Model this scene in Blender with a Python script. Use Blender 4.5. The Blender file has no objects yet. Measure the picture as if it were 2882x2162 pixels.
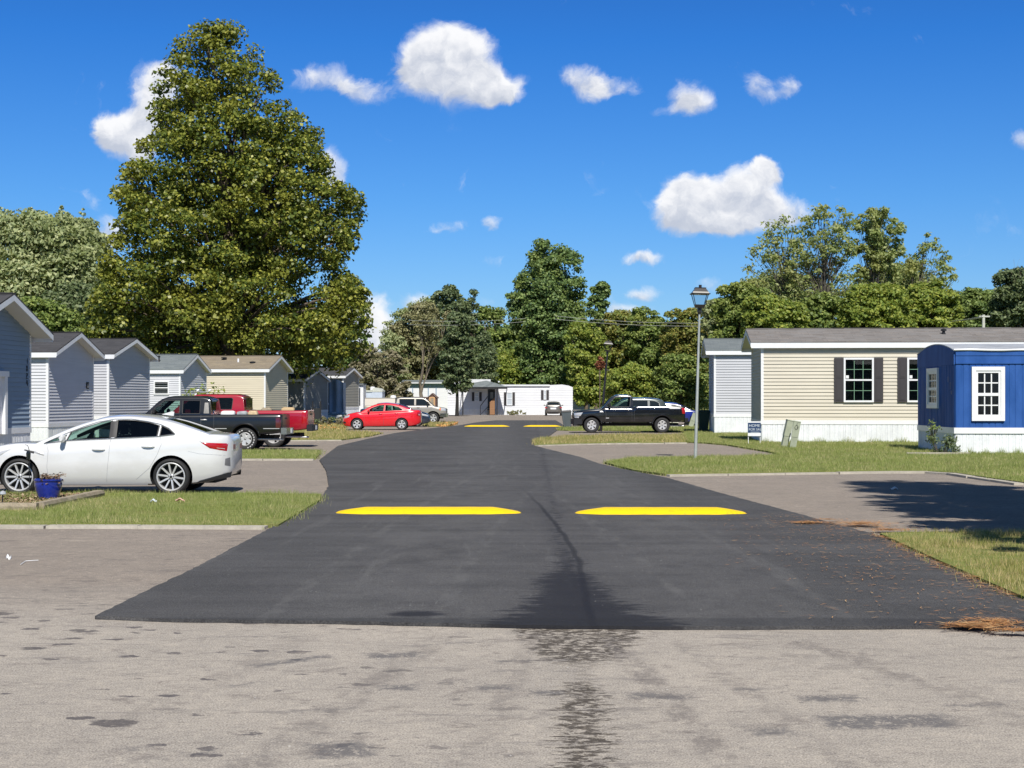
import bpy, bmesh, math, random
import numpy as np
from mathutils import Vector, Matrix
random.seed(7)
R = math.radians
C = bpy.context.scene
COL = C.collection

# ------------------------------------------------------------------ camera, sky, sun, exposure
F = 4330.0          # focal length in pixels of the 2882 px wide photograph
CH = 1.7            # eye height
cam_d = bpy.data.cameras.new('camera'); cam = bpy.data.objects.new('camera', cam_d); COL.objects.link(cam)
cam.location = (0, 0, CH); cam.rotation_euler = (R(90), 0, 0)
cam_d.sensor_width = 36; cam_d.lens = F / 2882 * 36; cam_d.shift_y = 44 / 2882
cam_d.clip_start = 0.1; cam_d.clip_end = 6000
C.camera = cam
C.view_settings.view_transform = 'Standard'; C.view_settings.look = 'None'
C.view_settings.exposure = 0.15; C.view_settings.gamma = 1; C.view_settings.use_curve_mapping = False
C.render.engine = 'CYCLES'
C.cycles.max_bounces = 6; C.cycles.diffuse_bounces = 3; C.cycles.glossy_bounces = 3
C.cycles.transmission_bounces = 4; C.cycles.transparent_max_bounces = 8
C.cycles.use_denoising = True
C.cycles.caustics_reflective = False; C.cycles.caustics_refractive = False

SUN_EL, SUN_AZ = 48.0, 8.0      # degrees; azimuth to the right of straight behind the camera
sd = Vector((math.sin(R(SUN_AZ)) * math.cos(R(SUN_EL)), -math.cos(R(SUN_AZ)) * math.cos(R(SUN_EL)), math.sin(R(SUN_EL))))
sl = bpy.data.lights.new('sun', 'SUN'); sl.energy = 5.0; sl.angle = R(0.5); sl.color = (1.0, 0.955, 0.88)
so = bpy.data.objects.new('sun', sl); COL.objects.link(so)
so.rotation_euler = sd.to_track_quat('Z', 'Y').to_euler(); so.location = (0, -20, 40)

# ---- a small node language
class NT:
    def __init__(s, tree):
        s.t = tree; s.n = tree.nodes; s.l = tree.links
    def put(s, sock, v):
        if isinstance(v, V): s.l.new(v.s, sock)
        elif v is not None: sock.default_value = v
    def math(s, op, a, b=None, c=None, clamp=False):
        n = s.n.new('ShaderNodeMath'); n.operation = op; n.use_clamp = clamp
        for i, v in enumerate((a, b, c)):
            if v is not None: s.put(n.inputs[i], v)
        return V(s, n.outputs[0])
    def vmath(s, op, a, b=None, c=None, out=0):
        n = s.n.new('ShaderNodeVectorMath'); n.operation = op
        for i, v in enumerate((a, b, c)):
            if v is not None: s.put(n.inputs[i], v)
        return V(s, n.outputs[out])
    def maprange(s, v, a, b, c=0.0, d=1.0, smooth=True):
        n = s.n.new('ShaderNodeMapRange'); n.interpolation_type = 'SMOOTHSTEP' if smooth else 'LINEAR'
        s.put(n.inputs[0], v)
        for i, x in enumerate((a, b, c, d)): s.put(n.inputs[i + 1], x)
        return V(s, n.outputs[0])
    def mix(s, f, a, b, mode='MIX'):
        n = s.n.new('ShaderNodeMix'); n.data_type = 'RGBA'; n.blend_type = mode; n.clamp_factor = True
        s.put(n.inputs[0], f)
        for i, v in ((6, a), (7, b)):
            if isinstance(v, tuple) and len(v) == 3: v = v + (1,)
            s.put(n.inputs[i], v)
        return V(s, n.outputs[2])
    def noise(s, vec, scale, detail=4, rough=0.55, dist=0.0, out='Fac'):
        n = s.n.new('ShaderNodeTexNoise'); n.inputs['Scale'].default_value = scale
        n.inputs['Detail'].default_value = detail; n.inputs['Roughness'].default_value = rough
        n.inputs['Distortion'].default_value = dist
        s.put(n.inputs['Vector'], vec); return V(s, n.outputs[out])
    def voronoi(s, vec, scale, out='Distance', feature='F1'):
        n = s.n.new('ShaderNodeTexVoronoi'); n.feature = feature; n.inputs['Scale'].default_value = scale
        s.put(n.inputs['Vector'], vec); return V(s, n.outputs[out])
    def sep(s, vec):
        n = s.n.new('ShaderNodeSeparateXYZ'); s.put(n.inputs[0], vec); return [V(s, o) for o in n.outputs]
    def comb(s, x, y, z=0.0):
        n = s.n.new('ShaderNodeCombineXYZ')
        for i, v in enumerate((x, y, z)): s.put(n.inputs[i], v)
        return V(s, n.outputs[0])
    def ramp(s, v, stops):
        n = s.n.new('ShaderNodeValToRGB'); s.put(n.inputs[0], v)
        e = n.color_ramp.elements
        while len(e) < len(stops): e.new(0.5)
        for i, (p, c) in enumerate(stops): e[i].position = p; e[i].color = tuple(c) + (1,)
        return V(s, n.outputs[0])
    def coord(s, which='Object'):
        n = s.n.new('ShaderNodeTexCoord'); return V(s, n.outputs[which])
    def pos(s):
        n = s.n.new('ShaderNodeNewGeometry'); return V(s, n.outputs['Position'])
    def island(s):
        n = s.n.new('ShaderNodeNewGeometry'); return V(s, n.outputs['Random Per Island'])
class V:
    def __init__(s, t, sock): s.t = t; s.s = sock
    def __add__(s, o): return s.t.math('ADD', s, o)
    def __radd__(s, o): return s.t.math('ADD', s, o)
    def __sub__(s, o): return s.t.math('SUBTRACT', s, o)
    def __rsub__(s, o): return s.t.math('SUBTRACT', o, s)
    def __mul__(s, o): return s.t.math('MULTIPLY', s, o)
    def __rmul__(s, o): return s.t.math('MULTIPLY', s, o)
    def __truediv__(s, o): return s.t.math('DIVIDE', s, o)
    def abs(s): return s.t.math('ABSOLUTE', s)
    def max(s, o): return s.t.math('MAXIMUM', s, o)
    def min(s, o): return s.t.math('MINIMUM', s, o)
    def clamp(s): return s.t.math('ADD', s, 0.0, clamp=True)

# ---- world: Nishita daylight, deepened to the clear autumn blue, with cumulus placed by direction
w = bpy.data.worlds.new('World'); C.world = w; w.use_nodes = True
t = NT(w.node_tree); w.node_tree.nodes.clear()
sky = t.n.new('ShaderNodeTexSky'); sky.sky_type = 'NISHITA'; sky.sun_disc = False
sky.sun_elevation = R(SUN_EL); sky.sun_rotation = R(180 - SUN_AZ)
sky.air_density = 1.0; sky.dust_density = 0.2; sky.ozone_density = 3.0; sky.altitude = 200
gen = t.coord('Generated')
dx, dy, dz = t.sep(gen)
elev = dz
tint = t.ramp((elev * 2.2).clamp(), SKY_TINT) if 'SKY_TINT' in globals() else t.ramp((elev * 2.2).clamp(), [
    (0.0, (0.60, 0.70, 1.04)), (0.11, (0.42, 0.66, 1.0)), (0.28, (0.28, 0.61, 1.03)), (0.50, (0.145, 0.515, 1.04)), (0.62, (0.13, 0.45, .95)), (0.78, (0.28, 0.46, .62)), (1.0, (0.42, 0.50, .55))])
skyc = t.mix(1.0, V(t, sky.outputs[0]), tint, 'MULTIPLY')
dyp = dy.max(0.02)
u = dx / dyp; v = dz / dyp
uv = t.comb(u, v, 0.0)
n1 = t.noise(uv, 42, 6, 0.62, 0.4, 'Color')
warp = t.vmath('MULTIPLY_ADD', n1, (0.020, 0.015, 0), (-0.010, -0.0075, 0))
p = t.vmath('ADD', uv, warp)
CL = [  # cx, cy, rx, ry, weight   (photo pixels, turned into directions below)
 (1245,118,95,62,1.1),(1190,175,105,72,1.1),(1335,165,95,80,1.1),(1290,245,175,62,1.1),(1400,262,70,40,1.0),(1140,190,35,40,.4),
 (935,212,80,50,.58),(1030,258,80,36,.56),(985,240,70,36,.45),(865,232,55,40,.38),
 (1640,215,80,42,.8),(1725,247,75,36,.75),(1665,270,55,32,.6),
 (1930,265,75,45,.8),(1965,300,70,36,.75),(1870,312,75,24,.4),
 (2135,232,42,42,.5),(2218,238,48,38,.6),(2180,275,48,24,.45),
 (1935,545,75,75,1.1),(1905,600,70,60,1.1),(2020,575,110,80,1.1),(2110,525,85,85,1.1),(2165,480,55,45,1.1),(2215,590,105,48,1.0),(2050,628,190,38,1.0),
 (430,285,85,115,1.1),(360,390,85,80,1.1),(310,370,50,50,1.0),(460,215,50,48,1.0),(400,440,50,50,.7),
 (935,470,55,70,.85),(930,530,50,40,.5),
 (1382,630,38,28,.8),(1275,634,55,28,.45),(1210,650,40,14,.25),
 (1805,725,72,26,.85),(1400,738,40,22,.3),(1805,826,55,26,.7),(2015,802,70,34,.5),
 (250,568,50,38,.35),(315,655,70,60,1.0),(1030,880,75,75,.9),(1060,960,90,70,.9),(1180,850,60,40,.85),
 (2878,400,42,38,.65),(1700,862,60,50,.45),(1775,885,70,30,.75),(1360,855,60,35,.3),(2470,800,80,40,.25),
 (150,890,200,60,.4)]
acc = None; hacc = None
for cx, cy, rx, ry, wt in CL:
    cu, cv = (cx - 1441) / F, (1125 - cy) / F
    iu, iv = F / rx * 1.05, F / ry * 1.05
    q = t.vmath('MULTIPLY_ADD', p, (iu, iv, 0), (-cu * iu, -cv * iv, 0))
    d = t.vmath('LENGTH', q, out=1)
    m = t.maprange(d, 0.15, 1.5, wt, 0.0)
    hz = t.vmath('DOT_PRODUCT', q, (0.25, 1, 0), out=1) * m
    acc = m if acc is None else acc + m
    hacc = hz if hacc is None else hacc + hz
front = t.math('GREATER_THAN', dy, 0.05)
n2 = t.noise(p, 22, 9, 0.62, 0.9)
n3 = t.noise(p, 75, 6, 0.6, 0.3)
dens = (acc.min(1.25) + (n2 - 0.5) * 1.7 + (n3 - 0.5) * 0.35) * front
cover = t.maprange(dens, 0.22, 1.08)
rel = (hacc / acc.max(0.02))
lit = t.maprange(rel * 0.55 + (n3 - 0.5) * 1.3 + (n2 - 0.5) * 0.9 + (dens - 0.9) * -0.15, -0.50, 0.38)
cloudc = t.mix(lit, (5.0, 5.4, 6.3), (9.0, 9.0, 9.1))
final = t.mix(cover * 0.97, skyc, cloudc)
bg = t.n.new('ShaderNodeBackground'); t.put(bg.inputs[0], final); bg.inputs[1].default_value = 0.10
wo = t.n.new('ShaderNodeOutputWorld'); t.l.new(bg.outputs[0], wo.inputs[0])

# ------------------------------------------------------------------ pixel helpers: a photo pixel plus a depth gives a place in the world
def PX(x, D): return (x - 1441) / F * D
def PZ(y, D): return CH - (y - 1125) / F * D
def GD(y): return F * CH / (y - 1125)
def G(x, y):
    D = GD(y); return (PX(x, D), D)

# ------------------------------------------------------------------ mesh helpers
class MB:
    def __init__(s): s.v = []; s.f = []; s.m = []
    def add(s, vs, fs, mi=0):
        b = len(s.v); s.v += [tuple(x) for x in vs]
        for f in fs: s.f.append(tuple(b + i for i in f)); s.m.append(mi)
        return s
    def box(s, x0, x1, y0, y1, z0, z1, mi=0):
        vs = [(x0,y0,z0),(x1,y0,z0),(x1,y1,z0),(x0,y1,z0),(x0,y0,z1),(x1,y0,z1),(x1,y1,z1),(x0,y1,z1)]
        return s.add(vs, [(0,3,2,1),(4,5,6,7),(0,1,5,4),(1,2,6,5),(2,3,7,6),(3,0,4,7)], mi)
    def hexa(s, lo, hi, mi=0):    # two quads of four points each, bottom then top
        return s.add(list(lo) + list(hi), [(0,3,2,1),(4,5,6,7),(0,1,5,4),(1,2,6,5),(2,3,7,6),(3,0,4,7)], mi)
    def prism_y(s, poly, y0, y1, mi=0):   # poly in (x, z), extruded along y
        n = len(poly)
        vs = [(x, y0, z) for x, z in poly] + [(x, y1, z) for x, z in poly]
        return s.add(vs, [tuple(range(n)), tuple(range(2*n-1, n-1, -1))] + [(i, n+i, n+(i+1)%n, (i+1)%n) for i in range(n)], mi)
    def prism_z(s, poly, z0, z1, mi=0):   # poly in (x, y), counter-clockwise
        n = len(poly)
        vs = [(x, y, z0) for x, y in poly] + [(x, y, z1) for x, y in poly]
        return s.add(vs, [tuple(range(n-1, -1, -1)), tuple(range(n, 2*n))] + [(i, (i+1)%n, n+(i+1)%n, n+i) for i in range(n)], mi)
    def prism_x(s, poly, x0, x1, mi=0):   # poly in (y, z)
        n = len(poly)
        vs = [(x0, y, z) for y, z in poly] + [(x1, y, z) for y, z in poly]
        return s.add(vs, [tuple(range(n-1, -1, -1)), tuple(range(n, 2*n))] + [(i, (i+1)%n, n+(i+1)%n, n+i) for i in range(n)], mi)
    def tube(s, pts, rad, seg=8, mi=0, cap=True):
        pts = [Vector(p) for p in pts]; rings = []
        for i, p in enumerate(pts):
            d = (pts[min(i+1, len(pts)-1)] - pts[max(i-1, 0)]).normalized()
            a = Vector((0, 0, 1)) if abs(d.z) < 0.9 else Vector((1, 0, 0))
            e1 = d.cross(a).normalized(); e2 = d.cross(e1).normalized()
            r = rad[i] if isinstance(rad, (list, tuple)) else rad
            rings.append([p + (e1 * math.cos(2*math.pi*k/seg) + e2 * math.sin(2*math.pi*k/seg)) * r for k in range(seg)])
        vs = [q for rr in rings for q in rr]; fs = []
        for i in range(len(pts) - 1):
            for k in range(seg):
                a, b = i*seg + k, i*seg + (k+1) % seg
                fs.append((a, b, b + seg, a + seg))
        if cap: fs += [tuple(range(seg-1, -1, -1)), tuple(range(len(vs)-seg, len(vs)))]
        return s.add(vs, fs, mi)
    def lathe(s, prof, seg=32, axis='z', c=(0,0,0), mi=0):    # prof: (r, h)
        vs = []; fs = []; n = len(prof)
        for k in range(seg):
            a = 2*math.pi*k/seg; ca, sa = math.cos(a), math.sin(a)
            for r, h in prof:
                q = (r*ca, r*sa, h) if axis == 'z' else (r*ca, h, r*sa)
                vs.append((q[0]+c[0], q[1]+c[1], q[2]+c[2]))
        for k in range(seg):
            k2 = (k+1) % seg
            for j in range(n-1):
                q = (k*n+j, k2*n+j, k2*n+j+1, k*n+j+1)
                fs.append(q if axis == 'z' else q[::-1])
        return s.add(vs, fs, mi)
    def grid(s, fn, nu, nv, mi=0):
        vs = [fn(i/nu, j/nv) for i in range(nu+1) for j in range(nv+1)]
        fs = [(i*(nv+1)+j, (i+1)*(nv+1)+j, (i+1)*(nv+1)+j+1, i*(nv+1)+j+1) for i in range(nu) for j in range(nv)]
        return s.add(vs, fs, mi)
    def build(s, name, mats, parent=None, smooth=None, loc=None, label=None):
        me = bpy.data.meshes.new(name); me.from_pydata(s.v, [], s.f)
        if not isinstance(mats, (list, tuple)): mats = [mats]
        for m in mats: me.materials.append(m)
        if len(mats) > 1: me.polygons.foreach_set('material_index', s.m)
        me.update()
        return link(name, me, parent, smooth, loc, label)
def link(name, me, parent=None, smooth=None, loc=None, label=None):
    if smooth is not None:
        me.polygons.foreach_set('use_smooth', [True]*len(me.polygons))
        if smooth < 179: me.set_sharp_from_angle(angle=R(smooth))
    o = bpy.data.objects.new(name, me); COL.objects.link(o)
    if parent: o.parent = parent
    if loc: o.location = loc
    if label: o['label'] = label
    return o
def fixn(o):
    bm = bmesh.new(); bm.from_mesh(o.data); bmesh.ops.recalc_face_normals(bm, faces=bm.faces); bm.to_mesh(o.data); bm.free(); return o
def tag(o, label=None, cat=None, group=None, kind=None):
    if label: o['label'] = label
    if cat: o['category'] = cat
    if group: o['group'] = group
    if kind: o['kind'] = kind
    return o
def thing(name, label, cat, loc=(0,0,0), rz=0.0, group=None):
    o = bpy.data.objects.new(name, None); COL.objects.link(o); o.location = loc; o.rotation_euler = (0, 0, rz)
    o.empty_display_size = 0.2
    return tag(o, label, cat, group)
def empty_part(name, parent, loc=(0,0,0)):
    o = bpy.data.objects.new(name, None); COL.objects.link(o); o.parent = parent; o.location = loc; o.empty_display_size = .1; return o
def lerp_pts(pts, x):
    if x <= pts[0][0]: return pts[0][1]
    for (a, b), (c, d) in zip(pts, pts[1:]):
        if x <= c: return b + (d-b)*(x-a)/(c-a) if c > a else d
    return pts[-1][1]
def smooth_pts(pts, x):     # Catmull-Rom on irregular points (monotone x)
    n = len(pts)
    if x <= pts[0][0]: return pts[0][1]
    if x >= pts[-1][0]: return pts[-1][1]
    for i in range(n-1):
        if x <= pts[i+1][0]: break
    x0, y0 = pts[i]; x1, y1 = pts[i+1]; h = x1 - x0
    def slope(k):
        if k <= 0 or k >= n-1: 
            j = 0 if k <= 0 else n-2
            return (pts[j+1][1]-pts[j][1])/(pts[j+1][0]-pts[j][0])
        a = (pts[k][1]-pts[k-1][1])/(pts[k][0]-pts[k-1][0]); b = (pts[k+1][1]-pts[k][1])/(pts[k+1][0]-pts[k][0])
        if a*b <= 0: return 0
        return 2*a*b/(a+b)
    s0, s1 = slope(i), slope(i+1); q = (x-x0)/h
    return (2*q**3-3*q*q+1)*y0 + (q**3-2*q*q+q)*h*s0 + (-2*q**3+3*q*q)*y1 + (q**3-q*q)*h*s1

# ------------------------------------------------------------------ materials
MATS = {}
def newmat(name):
    m = bpy.data.materials.new(name); m.use_nodes = True
    nt = NT(m.node_tree); b = m.node_tree.nodes['Principled BSDF']; MATS[name] = m
    return m, nt, b
def plain(name, col, rough=0.5, metal=0.0, var=0.0, scale=3.0, bump=0.0, bscale=40, coat=0.0, spec=None):
    m, t, b = newmat(name)
    if var > 0:
        n = t.noise(t.coord('Object'), scale, 5, 0.6)
        n2 = t.noise(t.coord('Object'), scale*9, 3, 0.6)
        f = t.maprange(n*0.65 + n2*0.35, 0.3, 0.7)
        lo = tuple(c*(1-var) for c in col); hi = tuple(min(1, c*(1+var)) for c in col)
        t.put(b.inputs['Base Color'], t.mix(f, lo, hi))
    else: b.inputs['Base Color'].default_value = tuple(col) + (1,)
    b.inputs['Roughness'].default_value = rough; b.inputs['Metallic'].default_value = metal
    if coat: b.inputs['Coat Weight'].default_value = coat; b.inputs['Coat Roughness'].default_value = 0.05
    if spec is not None: b.inputs['Specular IOR Level'].default_value = spec
    if bump:
        bn = t.n.new('ShaderNodeBump'); bn.inputs['Strength'].default_value = bump; bn.inputs['Distance'].default_value = 0.01
        t.put(bn.inputs['Height'], t.noise(t.coord('Object'), bscale, 4, 0.6)); t.l.new(bn.outputs[0], b.inputs['Normal'])
    return m
def siding_mat(name, col, dirt=0.10):
    m, t, b = newmat(name)
    o = t.coord('Object')
    n = t.noise(t.vmath('MULTIPLY', o, (0.5, 0.5, 1.6)), 1.3, 5, 0.6)
    n2 = t.noise(t.vmath('MULTIPLY', o, (0.35, 0.35, 9)), 1.0, 3, 0.5)
    f = t.maprange(n*0.5 + n2*0.5, 0.32, 0.68)
    t.put(b.inputs['Base Color'], t.mix(f, tuple(c*(1-dirt) for c in col), col))
    b.inputs['Roughness'].default_value = 0.7; b.inputs['Specular IOR Level'].default_value = 0.2
    return m
def shingle_mat(name, c1, c2, c3):
    m, t, b = newmat(name)
    o = t.coord('Object')
    br = t.n.new('ShaderNodeTexBrick'); t.put(br.inputs['Vector'], t.vmath('ADD', t.vmath('MULTIPLY', o, (1, 1, 1)), t.comb(0.0, 0.0, 0.0)))
    br.inputs['Color1'].default_value = c1 + (1,); br.inputs['Color2'].default_value = c2 + (1,); br.inputs['Mortar'].default_value = tuple(x*0.55 for x in c1) + (1,)
    br.inputs['Scale'].default_value = 1.0; br.inputs['Brick Width'].default_value = 0.42; br.inputs['Row Height'].default_value = 0.145
    br.inputs['Mortar Size'].default_value = 0.006; br.offset = 0.37; br.inputs['Bias'].default_value = 0.0
    x, y, z = t.sep(o)
    cell = t.voronoi(t.comb(x*1.6, t.math('FLOOR', y*6.9), 0.0), 1.0, 'Color')
    n = t.noise(o, 0.8, 5, 0.6); n2 = t.noise(o, 60, 2, 0.7)
    c = t.mix(0.75, V(t, br.outputs[0]), c3, 'MIX') if False else V(t, br.outputs[0])
    c = t.mix(t.maprange(t.sep(cell)[0], 0.2, 0.8, 0.0, 0.8), c, c3)
    c = t.mix(t.maprange(n, 0.4, 0.75, 0, 0.35), c, tuple(q*0.65 for q in c1))
    c = t.mix(t.maprange(n2, 0.35, 0.7, 0, 0.25), c, tuple(min(1,q*1.4) for q in c2))
    t.put(b.inputs['Base Color'], c); b.inputs['Roughness'].default_value = 0.95
    b.inputs['Specular IOR Level'].default_value = 0.15
    return m

m_white = plain('white_vinyl', (0.78, 0.79, 0.80), 0.45, var=0.06, scale=2)
m_whitedirty = plain('white_skirt_vinyl', (0.74, 0.76, 0.78), 0.7, var=0.10, scale=1.5)
m_soffit = plain('soffit_vinyl', (0.66, 0.66, 0.62), 0.5)
m_black = plain('black_paint', (0.010, 0.010, 0.012), 0.55)
m_rubber = plain('tyre_rubber', (0.022, 0.022, 0.023), 0.75, var=0.25, scale=8)
m_dark = plain('dark_underside', (0.010, 0.010, 0.011), 0.9)
m_chrome = plain('chrome', (0.72, 0.73, 0.75), 0.12, 1.0)
m_alloy = plain('alloy_silver', (0.60, 0.60, 0.60), 0.35, 0.35)
m_trimblack = plain('black_trim', (0.02, 0.02, 0.022), 0.5)
m_glassdark = plain('dark_window_glass', (0.012, 0.016, 0.018), 0.06, spec=0.7)
m_blind = plain('window_blind', (0.20, 0.22, 0.215), 0.6)
m_seat = plain('seat_cloth', (0.06, 0.058, 0.055), 0.9)
m_redlamp = plain('red_lamp_lens', (0.42, 0.008, 0.014), 0.12, coat=1.0)
m_clearlamp = plain('clear_lamp_lens', (0.62, 0.63, 0.64), 0.1, 0.3, coat=1.0)
m_amber = plain('amber_lamp_lens', (0.75, 0.22, 0.08), 0.2)
m_shutter = plain('shutter_vinyl', (0.045, 0.040, 0.042), 0.55)
m_concrete = plain('kerb_concrete', (0.42, 0.385, 0.32), 0.9, var=0.22, scale=2.5, bump=0.4, bscale=30)
m_wood = plain('weathered_timber', (0.30, 0.25, 0.18), 0.9, var=0.35, scale=6, bump=0.5)
m_bark = plain('tree_bark', (0.13, 0.10, 0.075), 0.95, var=0.35, scale=5, bump=0.6, bscale=20)
m_barkpale = plain('pale_bark', (0.26, 0.22, 0.165), 0.95, var=0.35, scale=4, bump=0.6, bscale=20)
m_greenbox = plain('green_pedestal_paint', (0.33, 0.36, 0.27), 0.7, var=0.18, scale=4)
def tinted_glass(name, col, trans, spec=0.9):
    m, t, b = newmat(name)
    b.inputs['Base Color'].default_value = (0.0, 0.0, 0.0, 1); b.inputs['Roughness'].default_value = 0.03
    b.inputs['Specular IOR Level'].default_value = spec
    tr = t.n.new('ShaderNodeBsdfTransparent'); tr.inputs[0].default_value = tuple(col) + (1,)
    mx = t.n.new('ShaderNodeMixShader'); mx.inputs[0].default_value = 1 - trans
    out = [n for n in t.n if n.type == 'OUTPUT_MATERIAL'][0]
    t.l.new(tr.outputs[0], mx.inputs[1]); t.l.new(b.outputs[0], mx.inputs[2]); t.l.new(mx.outputs[0], out.inputs[0])
    return m
m_glass = tinted_glass('car_glass', (0.72, 0.92, 0.84), 0.72)
m_glassprivacy = tinted_glass('privacy_glass', (0.18, 0.22, 0.24), 0.45)
# ------------------------------------------------------------------ ground, roads, verges
def grass_mat(name, g1, g2, dry, dryness):
    m, t, b = newmat(name)
    p = t.pos(); r = t.island()
    n = t.noise(p, 0.55, 4, 0.6); n2 = t.noise(p, 3.0, 3, 0.6)
    c = t.mix(r, g1, g2)
    c = t.mix(t.maprange(n*0.6 + n2*0.4 + (r-0.5)*0.35, 0.62-dryness, 0.80-dryness), c, dry)
    t.put(b.inputs['Base Color'], c); b.inputs['Roughness'].default_value = 0.6; b.inputs['Specular IOR Level'].default_value = 0.25
    tl = t.n.new('ShaderNodeBsdfTranslucent'); t.put(tl.inputs[0], c)
    mx = t.n.new('ShaderNodeMixShader'); mx.inputs[0].default_value = 0.3
    out = [q for q in t.n if q.type == 'OUTPUT_MATERIAL'][0]
    t.l.new(b.outputs[0], mx.inputs[1]); t.l.new(tl.outputs[0], mx.inputs[2]); t.l.new(mx.outputs[0], out.inputs[0])
    return m
m_blade = grass_mat('grass_blades', (0.205, 0.265, 0.065), (0.37, 0.41, 0.135), (0.58, 0.51, 0.27), 0.09)
m_bladedry = grass_mat('dry_grass_blades', (0.24, 0.26, 0.06), (0.40, 0.38, 0.12), (0.60, 0.48, 0.24), 0.20)
m, t, b = newmat('ground_soil')
p = t.pos()
n = t.noise(p, 0.25, 5, 0.6); n2 = t.noise(p, 4, 5, 0.65); n3 = t.noise(p, 40, 3, 0.6)
c = t.mix(t.maprange(n2, 0.35, 0.65), (0.17, 0.20, 0.055), (0.27, 0.28, 0.09))
c = t.mix(t.maprange(n*0.7+n3*0.3, 0.5, 0.68, 0, 0.8), c, (0.28, 0.23, 0.11))
c = t.mix(t.maprange(n3, 0.3, 0.7, 0, 0.4), c, (0.06, 0.08, 0.02))
t.put(b.inputs['Base Color'], c); b.inputs['Roughness'].default_value = 1.0; b.inputs['Specular IOR Level'].default_value = 0.1
m_soil = m

def boxmask(t, x, y, cx, cy, hx, hy, ang, soft=0.05):
    ca, sa = math.cos(ang), math.sin(ang)
    a = (x*ca + y*sa - (cx*ca+cy*sa)).abs() - hx
    q = (y*ca - x*sa - (cy*ca-cx*sa)).abs() - hy
    return t.maprange(a.max(q), 0.0, -soft, 0.0, 1.0)

# old weathered asphalt
m, t, b = newmat('old_asphalt'); m_old = m
p = t.pos(); x, y, z = t.sep(p)
sp = t.noise(p, 95, 3, 0.75); sp2 = t.voronoi(p, 70); big = t.noise(p, 0.6, 5, 0.6); mid = t.noise(p, 4.5, 6, 0.72, 0.5)
streak = t.noise(t.vmath('MULTIPLY', p, (0.5, 3.2, 1)), 1.6, 5, 0.65, 0.8)
c = t.mix(t.maprange(big*0.5+mid*0.5, 0.35, 0.66), (0.25, 0.215, 0.185), (0.46, 0.395, 0.325))
c = t.mix(t.maprange(sp, 0.30, 0.70), t.mix(0.68, c, (0.11, 0.10, 0.098)), t.mix(0.55, c, (0.72, 0.66, 0.57)))
c = t.mix(t.maprange(streak, 0.56, 0.72, 0, 0.45), c, (0.15, 0.14, 0.14))
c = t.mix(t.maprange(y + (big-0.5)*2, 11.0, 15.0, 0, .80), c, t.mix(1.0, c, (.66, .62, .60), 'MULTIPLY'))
# dark oil and tar spots
pw = t.vmath('ADD', p, t.vmath('MULTIPLY', t.noise(p, 5, 3, 0.6, 0, 'Color'), (0.25, 0.25, 0)))
vd = t.voronoi(t.vmath('MULTIPLY', pw, (0.75, 1.2, 1)), 2.0); vc = t.sep(t.voronoi(t.vmath('MULTIPLY', pw, (0.75, 1.2, 1)), 2.0, 'Color'))
brs = t.noise(p, 14, 5, .75)
spot = t.maprange(vd + (vc[0]-1.0)*0.16 + (brs-0.5)*0.24, 0.10, 0.03)
leftzone = t.maprange(x, 0.8, -1.6, 0.25, 1.0)
c = t.mix(spot * 0.85 * t.maprange(vc[1], 0.30, 0.45) * leftzone * t.maprange(y, 15, 11.5, .35, 1.0), c, (0.075, 0.068, 0.072))
ps = t.vmath('MULTIPLY', pw, (1.6, 2.6, 1)); v3 = t.voronoi(ps, 2.3); c3 = t.sep(t.voronoi(ps, 2.3, 'Color'))
c = t.mix(t.maprange(v3 + (c3[0]-1)*.2 + (brs-.5)*.2, .12, .05) * .85 * t.maprange(y, 14, 11, .3, 1.0) * t.maprange(c3[1], .35, .5) * t.maprange(x, 1.2, -2.0, .12, 1.0), c, (0.08, 0.072, 0.078))
vd2 = t.voronoi(t.vmath('MULTIPLY', pw, (1, 1.6, 1)), 7.0)
c = t.mix(t.maprange(vd2, 0.14, 0.06) * t.maprange(big, 0.42, 0.55) * 0.6, c, (0.10, 0.09, 0.09))
# worn tyre marks and scuffs: where, how long, how wide, which way
tread = (t.noise(t.vmath('MULTIPLY', p, (26, 9, 1)), 1.0, 4, .75, 1.2) - .5) * 1.6
brk = t.noise(p, 9, 6, 0.78); brk2 = t.noise(t.vmath('ADD', p, (3.3, 7.1, 0)), 8, 6, 0.78)
marks = None
for px_, py_, hx, hy, an in [(825,1860,.30,.08,.75),(690,1925,.14,.05,.6),(1110,1845,.20,.12,.2),(1120,1935,.14,.10,.1),(960,2110,.17,.16,.3),(870,2000,.28,.05,.2),
        (1400,1935,.13,.10,.1),(1540,1950,.16,.09,0),(1280,1810,.22,.05,.4),(2110,1940,.11,.08,.1),(2340,1965,.20,.10,.1),(2510,1930,.07,.06,0),(1860,1960,.20,.10,-.15),
        (2170,2060,.13,.09,.2),(2740,1985,.18,.06,.1),(400,1895,.14,.05,.5),(450,1850,.12,.04,.2),(2080,1850,.30,.04,-.3),(1500,1860,.25,.07,.2),(560,2120,.10,.05,.4),(380,2105,.09,.05,0),(2500,2030,.35,.16,.1)]:
    gx, gy = G(px_, py_)
    q = boxmask(t, x + (brk-0.5)*0.30, y + (brk2-0.5)*0.40, gx, gy, hx*1.15, hy*1.35, an, 0.11)
    marks = q if marks is None else marks.max(q)
mk = marks * t.maprange(brk*.6 + brk2*.4 + tread*0.30, 0.38, 0.50)
c = t.mix(mk * 0.72, c, (0.085, 0.085, 0.095))
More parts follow.
